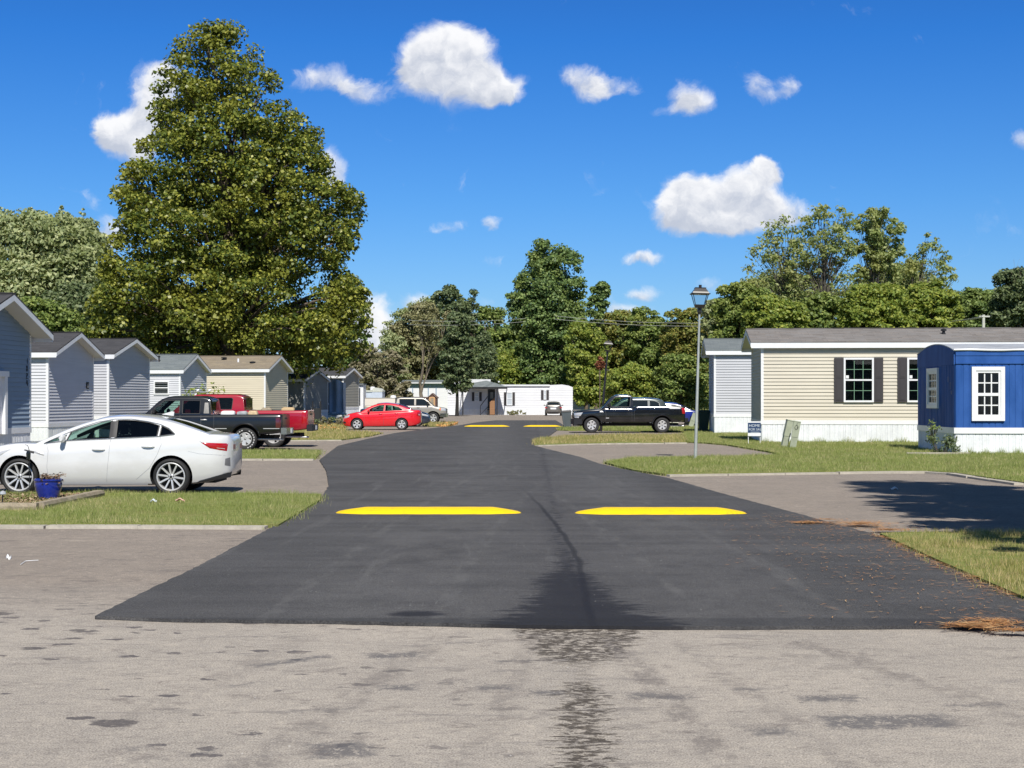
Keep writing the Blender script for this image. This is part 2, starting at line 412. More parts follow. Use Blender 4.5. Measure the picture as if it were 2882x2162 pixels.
# dried run-off trail down the middle
edge = t.noise(t.vmath('MULTIPLY', p, (3.0, 9, 1)), 1.6, 6, 0.75)
cxm = 0.34 + (y-7.1)*0.035
wd = t.ramp((y-7.0)/4.6, [(0, (.13,)*3), (0.42, (.12,)*3), (0.50, (.05,)*3), (0.58, (.04,)*3), (0.68, (.25,)*3), (0.86, (.42,)*3), (1, (.5,)*3)])
trail = t.maprange((x-cxm).abs() + (edge-0.5)*0.85 - t.sep(wd)[0], 0.04, -0.05) * t.maprange(t.noise(t.vmath('MULTIPLY', p, (1.0, 1.5, 1)), 11, 5, 0.7, .6), 0.42, 0.52)
gap = t.maprange((y-9.6).abs(), 0.2, 0.5, 0.35, 1.0)
c = t.mix(trail * 0.92 * gap * t.maprange(y, 11.7, 11.5), c, (0.055, 0.045, 0.036))
# long soft tyre tracks fanning out of the street
trk = None
for ax, ay, bx_, by_, wdt, st in [(1720,1800,2060,2162,.13,.6),(1500,1790,1330,2162,.12,.35),(1250,1790,700,2162,.16,.5),(900,1780,200,2100,.16,.30),(2200,1790,2880,2010,.16,.45),(1900,1800,2400,2162,.10,.30)]:
    (x0_, y0_), (x1_, y1_) = G(ax, ay), G(bx_, by_); L_ = math.hypot(x1_-x0_, y1_-y0_); nx_, ny_ = (y1_-y0_)/L_, -(x1_-x0_)/L_
    dd = (x*nx_ + y*ny_ - (x0_*nx_+y0_*ny_) + (mid-0.5)*0.10).abs()
    q = t.maprange(dd, wdt, wdt*.35, 0, st)
    trk = q if trk is None else trk.max(q)
c = t.mix(trk * t.maprange(y, 11.3, 10.6) * t.maprange(t.noise(t.vmath('MULTIPLY', p, (2.5, 1.2, 1)), 2.0, 6, .75), .40, .62), c, (.13, .115, .11))
blot = t.noise(t.vmath('MULTIPLY', p, (1.0, 1.5, 1)), 2.6, 9, .80, .8)
fl_ = t.noise(t.vmath('MULTIPLY', p, (1.0, 1.4, 1)), 16, 4, .7, .5)
c = t.mix(t.maprange(fl_, .52, .66, 0, .30), c, (.17, .15, .14))
c = t.mix(t.maprange(fl_, .46, .34, 0, .28), c, (.62, .55, .45))
c = t.mix(t.maprange(blot, .52, .68, 0, .62), c, (.14, .12, .112))
c = t.mix(t.maprange(blot, .44, .30, 0, .35), c, (.60, .52, .42))

# bright grit
g1 = t.voronoi(p, 5.5)
c = t.mix(t.maprange(g1, 0.045, 0.03) * t.maprange(t.noise(p, 1.3, 3), 0.47, 0.6) * 0.9, c, (0.72, 0.70, 0.66))
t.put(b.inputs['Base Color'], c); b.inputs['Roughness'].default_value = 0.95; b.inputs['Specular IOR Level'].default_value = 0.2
bn = t.n.new('ShaderNodeBump'); bn.inputs['Strength'].default_value = 0.5; bn.inputs['Distance'].default_value = 0.006
t.put(bn.inputs['Height'], sp + sp2); t.l.new(bn.outputs[0], b.inputs['Normal'])

# fresh blacktop
m, t, b = newmat('fresh_asphalt'); m_new = m
p = t.pos(); x, y, z = t.sep(p)
sp = t.noise(p, 70, 5, 0.8); big = t.noise(p, 0.5, 5, 0.6); mid = t.noise(p, 6, 5, 0.65)
lanes = t.noise(t.vmath('MULTIPLY', p, (2.2, 0.14, 1)), 1.5, 4, 0.6, 0.4)
rows = t.noise(t.vmath('MULTIPLY', p, (0.12, 1.7, 1)), 1.3, 5, 0.65, 0.3)
c = t.mix(t.maprange(big*0.55+rows*0.45, 0.38, 0.62), (0.017, 0.0168, 0.019), (0.070, 0.068, 0.070))
c = t.mix(t.maprange(lanes, 0.56, 0.74, 0, 0.55), c, (0.145, 0.142, 0.138))
zone = t.maprange((x + 0.9 + (big-.5)*1.6).abs(), 1.5, .2, 0, .42).max(t.maprange((x - 1.9 + (big-.5)*1.4).abs(), 1.1, .2, 0, .40))
c = t.mix(zone * t.maprange(t.noise(t.vmath('MULTIPLY', p, (1.2, .8, 1)), 1.6, 7, .72), .36, .60), c, (.135, .132, .130))
c = t.mix(t.maprange(sp, 0.3, 0.75), t.mix(0.6, c, (0.014, 0.014, 0.016)), t.mix(0.34, c, (0.34, 0.33, 0.32)))
gr = t.noise(t.vmath('MULTIPLY', p, (1, 1.5, 1)), 22, 5, .82)
c = t.mix(t.maprange(gr, .54, .70, 0, .5), c, (.17, .168, .162))
c = t.mix(t.maprange(gr, .46, .32, 0, .5), c, (.012, .012, .014))
# pale scuffs
sc = t.noise(t.vmath('MULTIPLY', p, (6.0, 0.55, 1)), 1.2, 5, 0.8, 2.2)
c = t.mix(t.maprange(sc, 0.62, 0.72) * 0.5 * t.maprange(mid, 0.40, 0.6), c, (0.28, 0.28, 0.27))
arc = None
for ax_, bx2, y0_, cv_, st_ in [(-1.9, -1.2, 11, .010, .5), (-.6, -.1, 11, .014, .45), (1.5, 1.9, 11, -.012, .45), (2.6, 2.9, 11, -.008, .4)]:
    xc = ax_ + (y-y0_)*cv_*2 + (y-y0_)*(y-y0_)*cv_*.12
    q = t.maprange((x - xc + (mid-.5)*.06).abs(), .10, .03, 0, st_)
    arc = q if arc is None else arc.max(q)
c = t.mix(arc * .5 * t.maprange(t.noise(t.vmath('MULTIPLY', p, (3, .9, 1)), 1.5, 6, .75), .42, .62), c, (.17, .166, .16))
# seam between the two paving passes and the damp patch at its foot
wob = t.noise(p, 1.1, 3, 0.5)
seamx = t.sep(t.ramp((y-11)/20.0, [(0, (.60,)*3), (0.24, (.69,)*3), (0.38, (.66,)*3), (0.6, (.50,)*3), (0.75, (.35,)*3), (1, (.10,)*3)]))[0]
# seam position follows the photo: X 0.45 near, drifting left far away
seam = t.maprange((x - seamx + (wob-0.5)*0.12).abs(), 0.05, 0.012)
farfade = t.maprange(y, 30, 22)
c = t.mix(seam * 0.6 * farfade, c, (0.014, 0.014, 0.017))
side = t.maprange(x - seamx, -0.35, 0.0, 0.0, 0.25) * t.maprange(x-seamx, 0.02, 0.0)
c = t.mix(side*farfade, c, (0.02, 0.02, 0.024))
edge = t.noise(t.vmath('MULTIPLY', p, (1.5, 3.5, 1)), 2.4, 6, 0.75)
wdp = t.sep(t.ramp((y-11.2)/7.0, [(0, (.95,)*3), (0.05, (.80,)*3), (0.12, (.60,)*3), (0.25, (.45,)*3), (0.42, (.34,)*3), (0.58, (.13,)*3), (0.8, (.03,)*3), (1.0, (0,)*3)]))[0]
ed2 = t.noise(t.vmath('MULTIPLY', p, (2.0, 6.0, 1)), 3.5, 6, .8)
wet = t.maprange((x - 0.50 - (y-11.4)*0.012 + (wob-.5)*.5).abs() + (edge-0.5)*1.15 + (ed2-.5)*.55 - wdp*0.88, 0.08, -0.16)
gx, gy = G(1175, 1738)
bl = t.vmath('LENGTH', t.comb((x-gx)/0.24, (y-gy)/0.20, 0.0), out=1)
wet = wet.max(t.maprange(bl + (edge-0.5)*1.6 + (ed2-.5)*1.2, 1.15, 0.5))
c = t.mix(wet * 0.80, c, (0.013, 0.013, 0.018))
# dark rolled lip along the joint
c = t.mix(t.maprange(y + (wob-0.5)*0.2, 11.85, 11.72, 0, 0.4), c, (0.02, 0.02, 0.022))
g1 = t.voronoi(p, 4.3)
c = t.mix(t.maprange(g1, 0.035, 0.022) * 0.8 * t.maprange(big, 0.4, 0.6), c, (0.6, 0.58, 0.52))
t.put(b.inputs['Base Color'], c); b.inputs['Roughness'].default_value = 0.86; b.inputs['Specular IOR Level'].default_value = 0.25
bn = t.n.new('ShaderNodeBump'); bn.inputs['Strength'].default_value = 0.5; bn.inputs['Distance'].default_value = 0.006
t.put(bn.inputs['Height'], sp); t.l.new(bn.outputs[0], b.inputs['Normal'])

g = MB(); g.grid(lambda a, q: (-900+1800*a, -60+2060*q, -0.03), 30, 30); o = g.build('ground', m_soil); tag(o, 'grassy ground under the whole mobile home park', None, None, 'structure')

def ccw(poly):
    a = sum(x0*y1-x1*y0 for (x0,y0),(x1,y1) in zip(poly, poly[1:]+poly[:1]))
    return poly if a > 0 else poly[::-1]
# old asphalt lot: everything paved; the verges are laid on top of it
lot = [(-30,-20),(30,-20),(30,33),(12,35),(10,50),(10,90),(11,100),(14,112),(17,140),(17,171),(-13,171),(-14,120),(-14.8,100),(-15,90),(-17.4,84),(-17.4,50),(-13.7,45),(-13.7,30),(-30,22)]
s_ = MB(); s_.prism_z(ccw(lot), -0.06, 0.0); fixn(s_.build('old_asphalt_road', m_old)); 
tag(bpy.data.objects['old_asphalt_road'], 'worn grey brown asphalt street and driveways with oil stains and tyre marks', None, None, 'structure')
newp = [(267,1744),(420,1668),(575,1592),(749,1498),(845,1450),(899,1418),(926,1368),(919,1329),(899,1297),(951,1257),(1030,1238),(1108,1221),(1200,1208),(1288,1199),(1340,1190),(1395,1184),
        (1564,1184),(1584,1196),(1566,1214),(1541,1232),(1499,1246),(1505,1257),(1634,1289),(1690,1309),(1783,1329),(1885,1350),(2050,1398),(2215,1442),(2476,1514),(2640,1590),(2882,1698),(2980,1745),(3010,1770),(2882,1771),(2300,1773),(1867,1774),(1433,1769),(900,1757),(520,1753)]
poly = [G(*q) for q in newp]
# jitter the long edges a little so they read as hand-raked
pj = []
for (a, b_) in zip(poly, poly[1:]+poly[:1]):
    L = math.dist(a, b_); n = max(1, int(L/0.14)) if a[1] < 60 else 2
    for k in range(n):
        q = k/n; j = 0.0 if k == 0 else (random.random()-0.5)*0.026
        pj.append((a[0]+(b_[0]-a[0])*q+j, a[1]+(b_[1]-a[1])*q+j))
s_ = MB(); s_.prism_z(ccw(pj), 0.002, 0.028); o = fixn(s_.build('fresh_asphalt_road', m_new)); tag(o, 'freshly laid black asphalt strip running up the middle of the street', None, None, 'structure')

# verges: outline in photo pixels
V1 = [(-120,1397),(300,1396),(700,1396),(905,1398),(900,1415),(850,1446),(782,1488),(760,1486),(400,1484),(-120,1484)]
V2 = [(420,1271),(665,1270),(903,1272),(898,1284),(888,1294),(600,1295),(420,1295)]
V3 = [(620,1219),(815,1217),(960,1216),(1075,1221),(1040,1230),(960,1240),(815,1241),(620,1241)]
V4 = [(690,1197),(870,1196),(975,1197),(972,1213),(815,1213),(690,1213)]
V5 = [(1195,1192),(1262,1191),(1284,1194),(1268,1200),(1210,1202),(1190,1200)]
R1 = [(2476,1512),(2540,1508),(2700,1508),(3000,1510),(3100,1790),(2882,1696),(2640,1589)]
R2 = [(1702,1306),(1740,1297),(1783,1292),(1900,1290),(2100,1287),(2201,1284),(2160,1274),(2100,1264),(2040,1254),(1980,1249),(1925,1246),(1905,1232),(1925,1222),(1930,1206),(2100,1195),(3100,1195),(3300,1395),(2882,1364),(2747,1345),(2690,1336),(2611,1331),(2500,1331),(2200,1335),(1900,1339),(1872,1340),(1783,1328)]
R3 = [(1499,1245),(1510,1240),(1526,1236),(1600,1231),(1700,1228),(1865,1226),(1925,1228),(1935,1248),(1900,1249),(1800,1249),(1700,1250),(1580,1253),(1504,1255)]
R4 = [(1566,1212),(1575,1207),(1640,1204),(1800,1203),(1925,1203),(1925,1216),(1880,1217),(1700,1213),(1600,1213)]
VERG = [('V1',V1),('V2',V2),('V3',V3),('V4',V4),('V5',V5),('R1',R1),('R2',R2),('R3',R3),('R4',R4)]
VP = {}
vlabels = {'V1':'near left grass verge in front of the white sedan','V2':'grass verge between the white sedan and the pickups','V3':'grass verge in front of the red sedan','V4':'dry grass verge beyond the red sedan','V5':'small grass island beside the silver truck','R1':'grass verge in the near right corner','R2':'lawn in front of the beige and blue homes','R3':'grass verge in front of the black pickup on the right','R4':'grass verge behind the black pickup on the right'}
for nme, pl in VERG:
    pp = ccw([G(*q) for q in pl]); VP[nme] = pp
    top = 0.05
    s_ = MB(); s_.prism_z(pp, -0.02, top); o = fixn(s_.build('grass_verge', m_soil)); tag(o, vlabels[nme], None, None, 'structure')
# flush concrete edging along the near sides of the verges
def kerb(pts, wd, label):
    s_ = MB()
    P = [G(*q) for q in pts]
    for (a, q) in zip(P, P[1:]):
        L = math.dist(a, q); n = max(1, round(L/1.2))
        dx_, dy_ = (q[0]-a[0])/L, (q[1]-a[1])/L; nx, ny = dy_, -dx_
        if ny > 0: nx, ny = -nx, -ny
        for k in range(n):
            s0, s1 = L*k/n+0.012, L*(k+1)/n-0.012; j = random.uniform(-.02,.02); zt = 0.045+random.uniform(-.006,.006)
            c4 = [(a[0]+dx_*s0+nx*j, a[1]+dy_*s0+ny*j), (a[0]+dx_*s1+nx*j, a[1]+dy_*s1+ny*j)]
            c4 += [(c4[1][0]+nx*wd, c4[1][1]+ny*wd), (c4[0][0]+nx*wd, c4[0][1]+ny*wd)]
            s_.prism_z(ccw(c4), -0.01, zt)
    tag(fixn(s_.build('kerb', m_concrete)), label, None, None, 'structure')
kerb([(-120,1485),(400,1485),(758,1487)], 0.22, 'pale concrete edging along the near left verge')
kerb([(420,1296),(600,1296),(886,1296)], 0.2, 'concrete edging before the pickups')
kerb([(620,1242),(815,1242),(960,1241)], 0.2, 'concrete edging before the red sedan')
kerb([(1874,1341),(2200,1336),(2500,1332),(2611,1332),(2690,1337),(2747,1346),(2882,1366)], 0.2, 'concrete edging along the right lawn')
kerb([(1504,1256),(1580,1254),(1700,1251),(1800,1250),(1930,1249)], 0.2, 'concrete edging before the black pickup on the right')
kerb([(2478,1511),(2620,1507)], 0.2, 'concrete edging piece at the near right verge')

# grass blades (uncountable)
def pts_in(poly, n, rng):
    P = np.array(poly); lo, hi = P.min(0), P.max(0); out = []
    tot = 0
    while tot < n:
        q = rng.uniform(lo, hi, (n*2, 2)); ins = np.zeros(len(q), bool)
        j = len(P)-1
        for i in range(len(P)):
            xi, yi = P[i]; xj, yj = P[j]
            cnd = ((yi > q[:,1]) != (yj > q[:,1])) & (q[:,0] < (xj-xi)*(q[:,1]-yi)/(yj-yi+1e-12)+xi)
            ins ^= cnd; j = i
        out.append(q[ins]); tot += ins.sum()
    return np.concatenate(out)[:n]
def poly_area(p): return abs(sum(x0*y1-x1*y0 for (x0,y0),(x1,y1) in zip(p, p[1:]+p[:1])))/2
def mesh_np(name, verts, faces, mats, parent=None, mi=None):
    me = bpy.data.meshes.new(name); nv = len(verts); nf, k = faces.shape
    me.vertices.add(nv); me.vertices.foreach_set('co', verts.astype(np.float32).ravel())
    me.loops.add(nf*k); me.loops.foreach_set('vertex_index', faces.astype(np.int32).ravel())
    me.polygons.add(nf); me.polygons.foreach_set('loop_start', np.arange(0, nf*k, k, dtype=np.int32)); me.polygons.foreach_set('loop_total', np.full(nf, k, np.int32))
    for m_ in (mats if isinstance(mats, (list, tuple)) else [mats]): me.materials.append(m_)
    if mi is not None: me.polygons.foreach_set('material_index', mi.astype(np.int32))
    me.update(calc_edges=True); me.validate()
    o = bpy.data.objects.new(name, me); COL.objects.link(o)
    if parent: o.parent = parent
    return o
def blades(name, poly, dens, h, wd, mat, label, z0=0.045, seed=1, edge=0.09):
    rng = np.random.default_rng(seed); n = int(poly_area(poly)*dens)
    q = pts_in(poly, n, rng)
    bare = np.sin(q[:,0]*1.7+np.sin(q[:,1]*1.1+seed)*2.2)+np.sin(q[:,1]*2.1+q[:,0]*.9+seed)+rng.normal(0,.5,n); q = q[bare > -1.25]; n = len(q)
    q = q + rng.normal(0, edge, q.shape)*(rng.uniform(size=n) < .5)[:,None]; z0 = .015; h = h + .03
    # patchy: taller tufts
    tuft = 0.6 + 0.8*np.clip(np.sin(q[:,0]*3.1+np.sin(q[:,1]*2.3)*2)*np.sin(q[:,1]*4.3+q[:,0])*0.5+0.5, 0, 1)
    hh = h*rng.uniform(0.5, 1.25, n)*tuft; a = rng.uniform(0, 2*np.pi, n); ln = rng.uniform(0.1, 0.75, n)*hh; la = rng.uniform(0, 2*np.pi, n)
    ww = wd*rng.uniform(0.7, 1.3, n)
    base = np.stack([q[:,0], q[:,1], np.full(n, z0-0.01)], 1); side = np.stack([np.cos(a)*ww/2, np.sin(a)*ww/2, np.zeros(n)], 1)
    tip = base + np.stack([np.cos(la)*ln, np.sin(la)*ln, hh], 1)
    v = np.stack([base-side, base+side, tip], 1).reshape(-1, 3); f = np.arange(3*n).reshape(-1, 3)
    o = mesh_np(name, v, f, mat); tag(o, label, 'grass', None, 'stuff'); return o
blades('grass', VP['V1'], 2300, .065, .009, m_blade, 'mown grass on the near left verge', seed=1)
blades('grass', VP['V2'], 600, .08, .016, m_blade, 'grass on the verge before the pickups', seed=2)
blades('grass', VP['V3'], 200, .11, .03, m_bladedry, 'grass on the verge before the red sedan', seed=3)
blades('grass', VP['V4'], 120, .13, .04, m_bladedry, 'dry grass beyond the red sedan', seed=4)
blades('grass', VP['V5'], 120, .13, .04, m_bladedry, 'grass on the island by the silver truck', seed=5)
blades('grass', [q for q in VP['R1']], 2600, .065, .008, m_bladedry, 'yellowing grass in the near right corner', seed=6)
def clip_poly(poly, xmax, ymax=None):
    rng = poly; out = []
    for a, q in zip(rng, rng[1:]+rng[:1]):
        ia, iq = a[0] <= xmax, q[0] <= xmax
        if ia: out.append(a)
        if ia != iq:
            k = (xmax-a[0])/(q[0]-a[0]); out.append((xmax, a[1]+(q[1]-a[1])*k))
    return out
blades('grass', clip_poly(VP['R2'], 18), 700, .075, .014, m_blade, 'lawn grass in front of the right hand homes', seed=7)
blades('grass', VP['R3'], 300, .11, .022, m_bladedry, 'grass on the verge before the black pickup on the right', seed=8)
blades('grass', VP['R4'], 180, .12, .03, m_blade, 'grass behind the black pickup on the right', seed=9)
def lit_mat(name, c1, c2, c3):
    m, t, b = newmat(name); r = t.island()
    t.put(b.inputs['Base Color'], t.ramp(r, [(0, c1), (0.5, c2), (1, c3)])); b.inputs['Roughness'].default_value = 0.8; return m
m_litter = lit_mat('fallen_leaf_brown', (0.36, 0.13, 0.045), (0.55, 0.27, 0.08), (0.50, 0.38, 0.13))
m_needle = lit_mat('fallen_needle_orange', (0.34, 0.15, 0.06), (0.52, 0.24, 0.08), (0.50, 0.34, 0.17))
def flakes(name, q, z, size, mat, label, seed, aspect=1.0, tilt=0.5, dirn=None):
    rng = np.random.default_rng(seed); n = len(q)
    a = rng.uniform(0, 2*np.pi, n) if dirn is None else dirn + rng.normal(0, .5, n)
    s_ = size*rng.uniform(0.6, 1.3, n)
    u_ = np.stack([np.cos(a), np.sin(a), rng.normal(0, tilt*.5, n)], 1)*s_[:,None]/2
    w_ = np.stack([-np.sin(a), np.cos(a), rng.normal(0, tilt, n)], 1)*(s_*aspect)[:,None]/2
    zz = (z if np.isscalar(z) else z) + rng.uniform(0.004, 0.02, n)
    c_ = np.stack([q[:,0], q[:,1], np.zeros(n)+zz], 1)
    lift = np.zeros_like(c_); lift[:,2] = np.abs(u_[:,2])+np.abs(w_[:,2])
    c_ = c_ + lift
    v = np.stack([c_-u_, c_-w_, c_+u_, c_+w_], 1).reshape(-1, 3); f = np.arange(4*n).reshape(-1, 4)
    o = mesh_np(name, v, f, mat); tag(o, label, 'leaf litter', None, 'stuff'); return o
rng = np.random.default_rng(5)
flakes('fallen_leaves', pts_in(VP['V4'], 1500, rng), 0.08, .09, m_litter, 'brown leaves lying on the dry verge beyond the red sedan', 1, 0.8)
flakes('fallen_leaves', pts_in(ccw([G(1225,1203),(G(1250,1192)),G(1290,1191),G(1284,1200),G(1245,1206)]), 700, rng), 0.06, .10, m_litter, 'heap of orange brown leaves at the road edge by the silver truck', 2, 0.8)
# orange pine needles: drifts and single needles
def drift(cx, cy, rx, ry, n, ang=0.0):
    gx, gy = G(cx, cy); r = np.abs(rng.normal(0, .55, n)); a = rng.uniform(0, 2*np.pi, n)
    k = 0.5 + 0.5*np.sin(a*3+cx)**2
    dx_ = r*np.cos(a)*rx*k; dy_ = r*np.sin(a)*ry*k
    return np.stack([gx + dx_*math.cos(ang)-dy_*math.sin(ang), gy + dx_*math.sin(ang)+dy_*math.cos(ang)], 1)
Q = [drift(2275,1479,.42,.25,700), drift(2420,1482,.75,.7,1500,-.3), drift(2500,1500,.5,.3,600), drift(2330,1470,.3,.2,150), drift(2745,1775,.32,.18,900,-.2), drift(2800,1765,.28,.30,500,.3), drift(2860,1790,.35,.10,400,-.3)]
ed = [G(2476,1514), G(2640,1592), G(2882,1700)]
for (a, q) in zip(ed, ed[1:]):
    k = np.clip(rng.normal(rng.choice([.1,.45,.8],350),.08),0,1); Q.append(np.stack([a[0]+(q[0]-a[0])*k+rng.normal(0,.07,350)-.03, a[1]+(q[1]-a[1])*k+rng.normal(0,.12,350)], 1))
flakes('pine_needles', np.concatenate(Q), 0.03, .11, m_needle, 'drifts of orange pine needles at the right edge of the fresh asphalt', 3, 0.07, 0.1)
area = ccw([G(1950,1470),G(2215,1450),G(2476,1525),G(2882,1702),G(2882,1760),G(2150,1755)])
q = pts_in(area, 9000, rng); keep = rng.uniform(0, 1, len(q)) < 0.30*np.clip((q[:,0]-1.7)/2.9, 0.0, 1)**1.5*(0.35+1.1*(np.sin(q[:,0]*5+q[:,1]*2)*np.sin(q[:,1]*4.1-q[:,0]*2)*.5+.5))
flakes('pine_needles', q[keep], 0.030, .085, m_needle, 'single pine needles scattered over the right lane', 4, 0.10, 0.05)
# ------------------------------------------------------------------ homes
def siding_plane(mb, p0, p1, z0, z1, course=0.12, lip=0.030, clip=None, mi=0):
    """lap siding on a vertical plane from p0 to p1 (xy), outward normal to the right of p0->p1. clip(z) -> (s0, s1) keeps 0..1 of the length."""
    p0 = Vector((p0[0], p0[1], 0)); p1 = Vector((p1[0], p1[1], 0)); d = p1 - p0; L = d.length; d /= L; nrm = Vector((d.y, -d.x, 0))
    n = max(1, round((z1 - z0) / course)); h = (z1 - z0) / n
    for i in range(n):
        za, zb = z0 + i*h, z0 + (i+1)*h
        if clip: 
            s0, s1 = clip(za); t0, t1 = clip(zb)
            if s1 - s0 < 0.01: continue
        else: s0 = t0 = 0; s1 = t1 = 1
        zm = za + h*0.52
        a = p0 + d*(L*s0); b = p0 + d*(L*s1); e = p0 + d*(L*t1); f = p0 + d*(L*t0)
        mb.add([a+nrm*lip+Vector((0,0,za)), b+nrm*lip+Vector((0,0,za)), e+Vector((0,0,zb)), f+Vector((0,0,zb)), a+Vector((0,0,za)), b+Vector((0,0,za))],
               [(0,1,2,3),(4,5,1,0)], mi)
def ribbed_plane(mb, p0, p1, z0, z1, pitch=0.2, deep=0.018, mi=0):
    p0 = Vector((p0[0], p0[1], 0)); p1 = Vector((p1[0], p1[1], 0)); d = p1 - p0; L = d.length; d /= L; nrm = Vector((d.y, -d.x, 0))
    n = max(1, round(L / pitch)); w = L/n; rng = random.Random(int(L*100)); pts = []
    for i in range(n):
        for k, q in ((0, 0), (0.10, deep), (0.62, deep), (0.68, deep*0.35), (0.74, deep), (0.93, deep), (0.999, 0)):
            pts.append((i*w + k*w, q*(0.8 + 0.4*rng.random())))
    vs = []; fs = []
    for s_, q in pts:
        a = p0 + d*s_ + nrm*q; vs += [(a.x, a.y, z0), (a.x, a.y, z1)]
    for i in range(len(pts)-1): fs.append((2*i, 2*i+2, 2*i+3, 2*i+1))
    mb.add(vs, fs, mi)

def window_part(root, x, y, z0, w, h, face='front', cols=3, rows=2, muntin=True, shutters=True, frame=m_white, double=True, s=1, name='window', fw=0.07, blinds=True, mun=None, shw=0.35, pane=None):
    """a sash window. front: lies in the plane y, spans x..x+w. end: lies in the plane x, spans y..y+w."""
    def bx(mb, a0, a1, d0, d1, c0, c1, mi=0):      # a along the wall, d outward, c up
        if face == 'front': mb.box(a0, a1, y-d1, y-d0, c0, c1, mi)
        else:
            e0, e1 = sorted((x + s*d0, x + s*d1)); mb.box(e0, e1, a0, a1, c0, c1, mi)
    a0 = x if face == 'front' else y
    mb = MB()
    bx(mb, a0, a0+fw, 0, .075, z0, z0+h); bx(mb, a0+w-fw, a0+w, 0, .075, z0, z0+h)
    bx(mb, a0+fw, a0+w-fw, 0, .075, z0+h-fw, z0+h); bx(mb, a0+fw, a0+w-fw, 0, .075, z0, z0+fw)
    zm = z0 + h*0.5
    if double: bx(mb, a0+fw, a0+w-fw, 0, .060, zm-.03, zm+.03)
    fr = mb.build(name, frame, root)
    ix0, ix1, iz0, iz1 = a0+fw, a0+w-fw, z0+fw, z0+h-fw
    if muntin:
        mb = MB()
        spans = [(iz0, zm-.03), (zm+.03, iz1)] if double else [(iz0, iz1)]
        for q0, q1 in spans:
            for c in range(1, cols):
                a = ix0 + (ix1-ix0)*c/cols; bx(mb, a-.009, a+.009, .012, .034, q0, q1)
            for r in range(1, rows):
                z = q0 + (q1-q0)*r/rows; bx(mb, ix0, ix1, .013, .030, z-.009, z+.009)
        mb.build('muntin', mun or frame, fr)
    mb = MB(); bx(mb, ix0, ix1, 0.0245, .0285, iz0, iz1); g_ = mb.build('glass_pane', pane or m_winglass, fr)
    mb = MB()
    if blinds:
        n = int((iz1-iz0)/0.045)
        for i in range(n):
            z = iz0 + (i+.5)*(iz1-iz0)/n; bx(mb, ix0+.01, ix1-.01, 0.004, 0.018, z-.014, z+.010)
        mb.build('blind', m_blind, fr)
    mb = MB(); bx(mb, ix0, ix1, -.002, .0035, iz0, iz1); mb.build('dark_interior', m_dark, fr)
    if shutters:
        for sd_ in (0, 1):
            b0 = a0 - shw - .01 if sd_ == 0 else a0 + w + .01
            mb = MB(); bx(mb, b0, b0+shw, .02, .05, z0, z0+h)
            zz = z0 + h*0.52
            for q0, q1 in ((z0+.07, zz-.04), (zz+.04, z0+h-.07)):
                bx(mb, b0+.06, b0+shw-.06, .05, .062, q0, q1)
                bx(mb, b0+.10, b0+shw-.10, .062, .070, q0+.05, q1-.05)
            mb.build('shutter', m_shutter, root)
    return fr
m_palepane = plain('pane_over_white_blind', (.50,.55,.60), .15)
m_winglass = tinted_glass('house_window_glass', (0.55, 0.62, 0.60), 0.6, 0.8)
m_muntingreen = plain('muntin_bright', (0.20, 0.36, 0.24), 0.5)

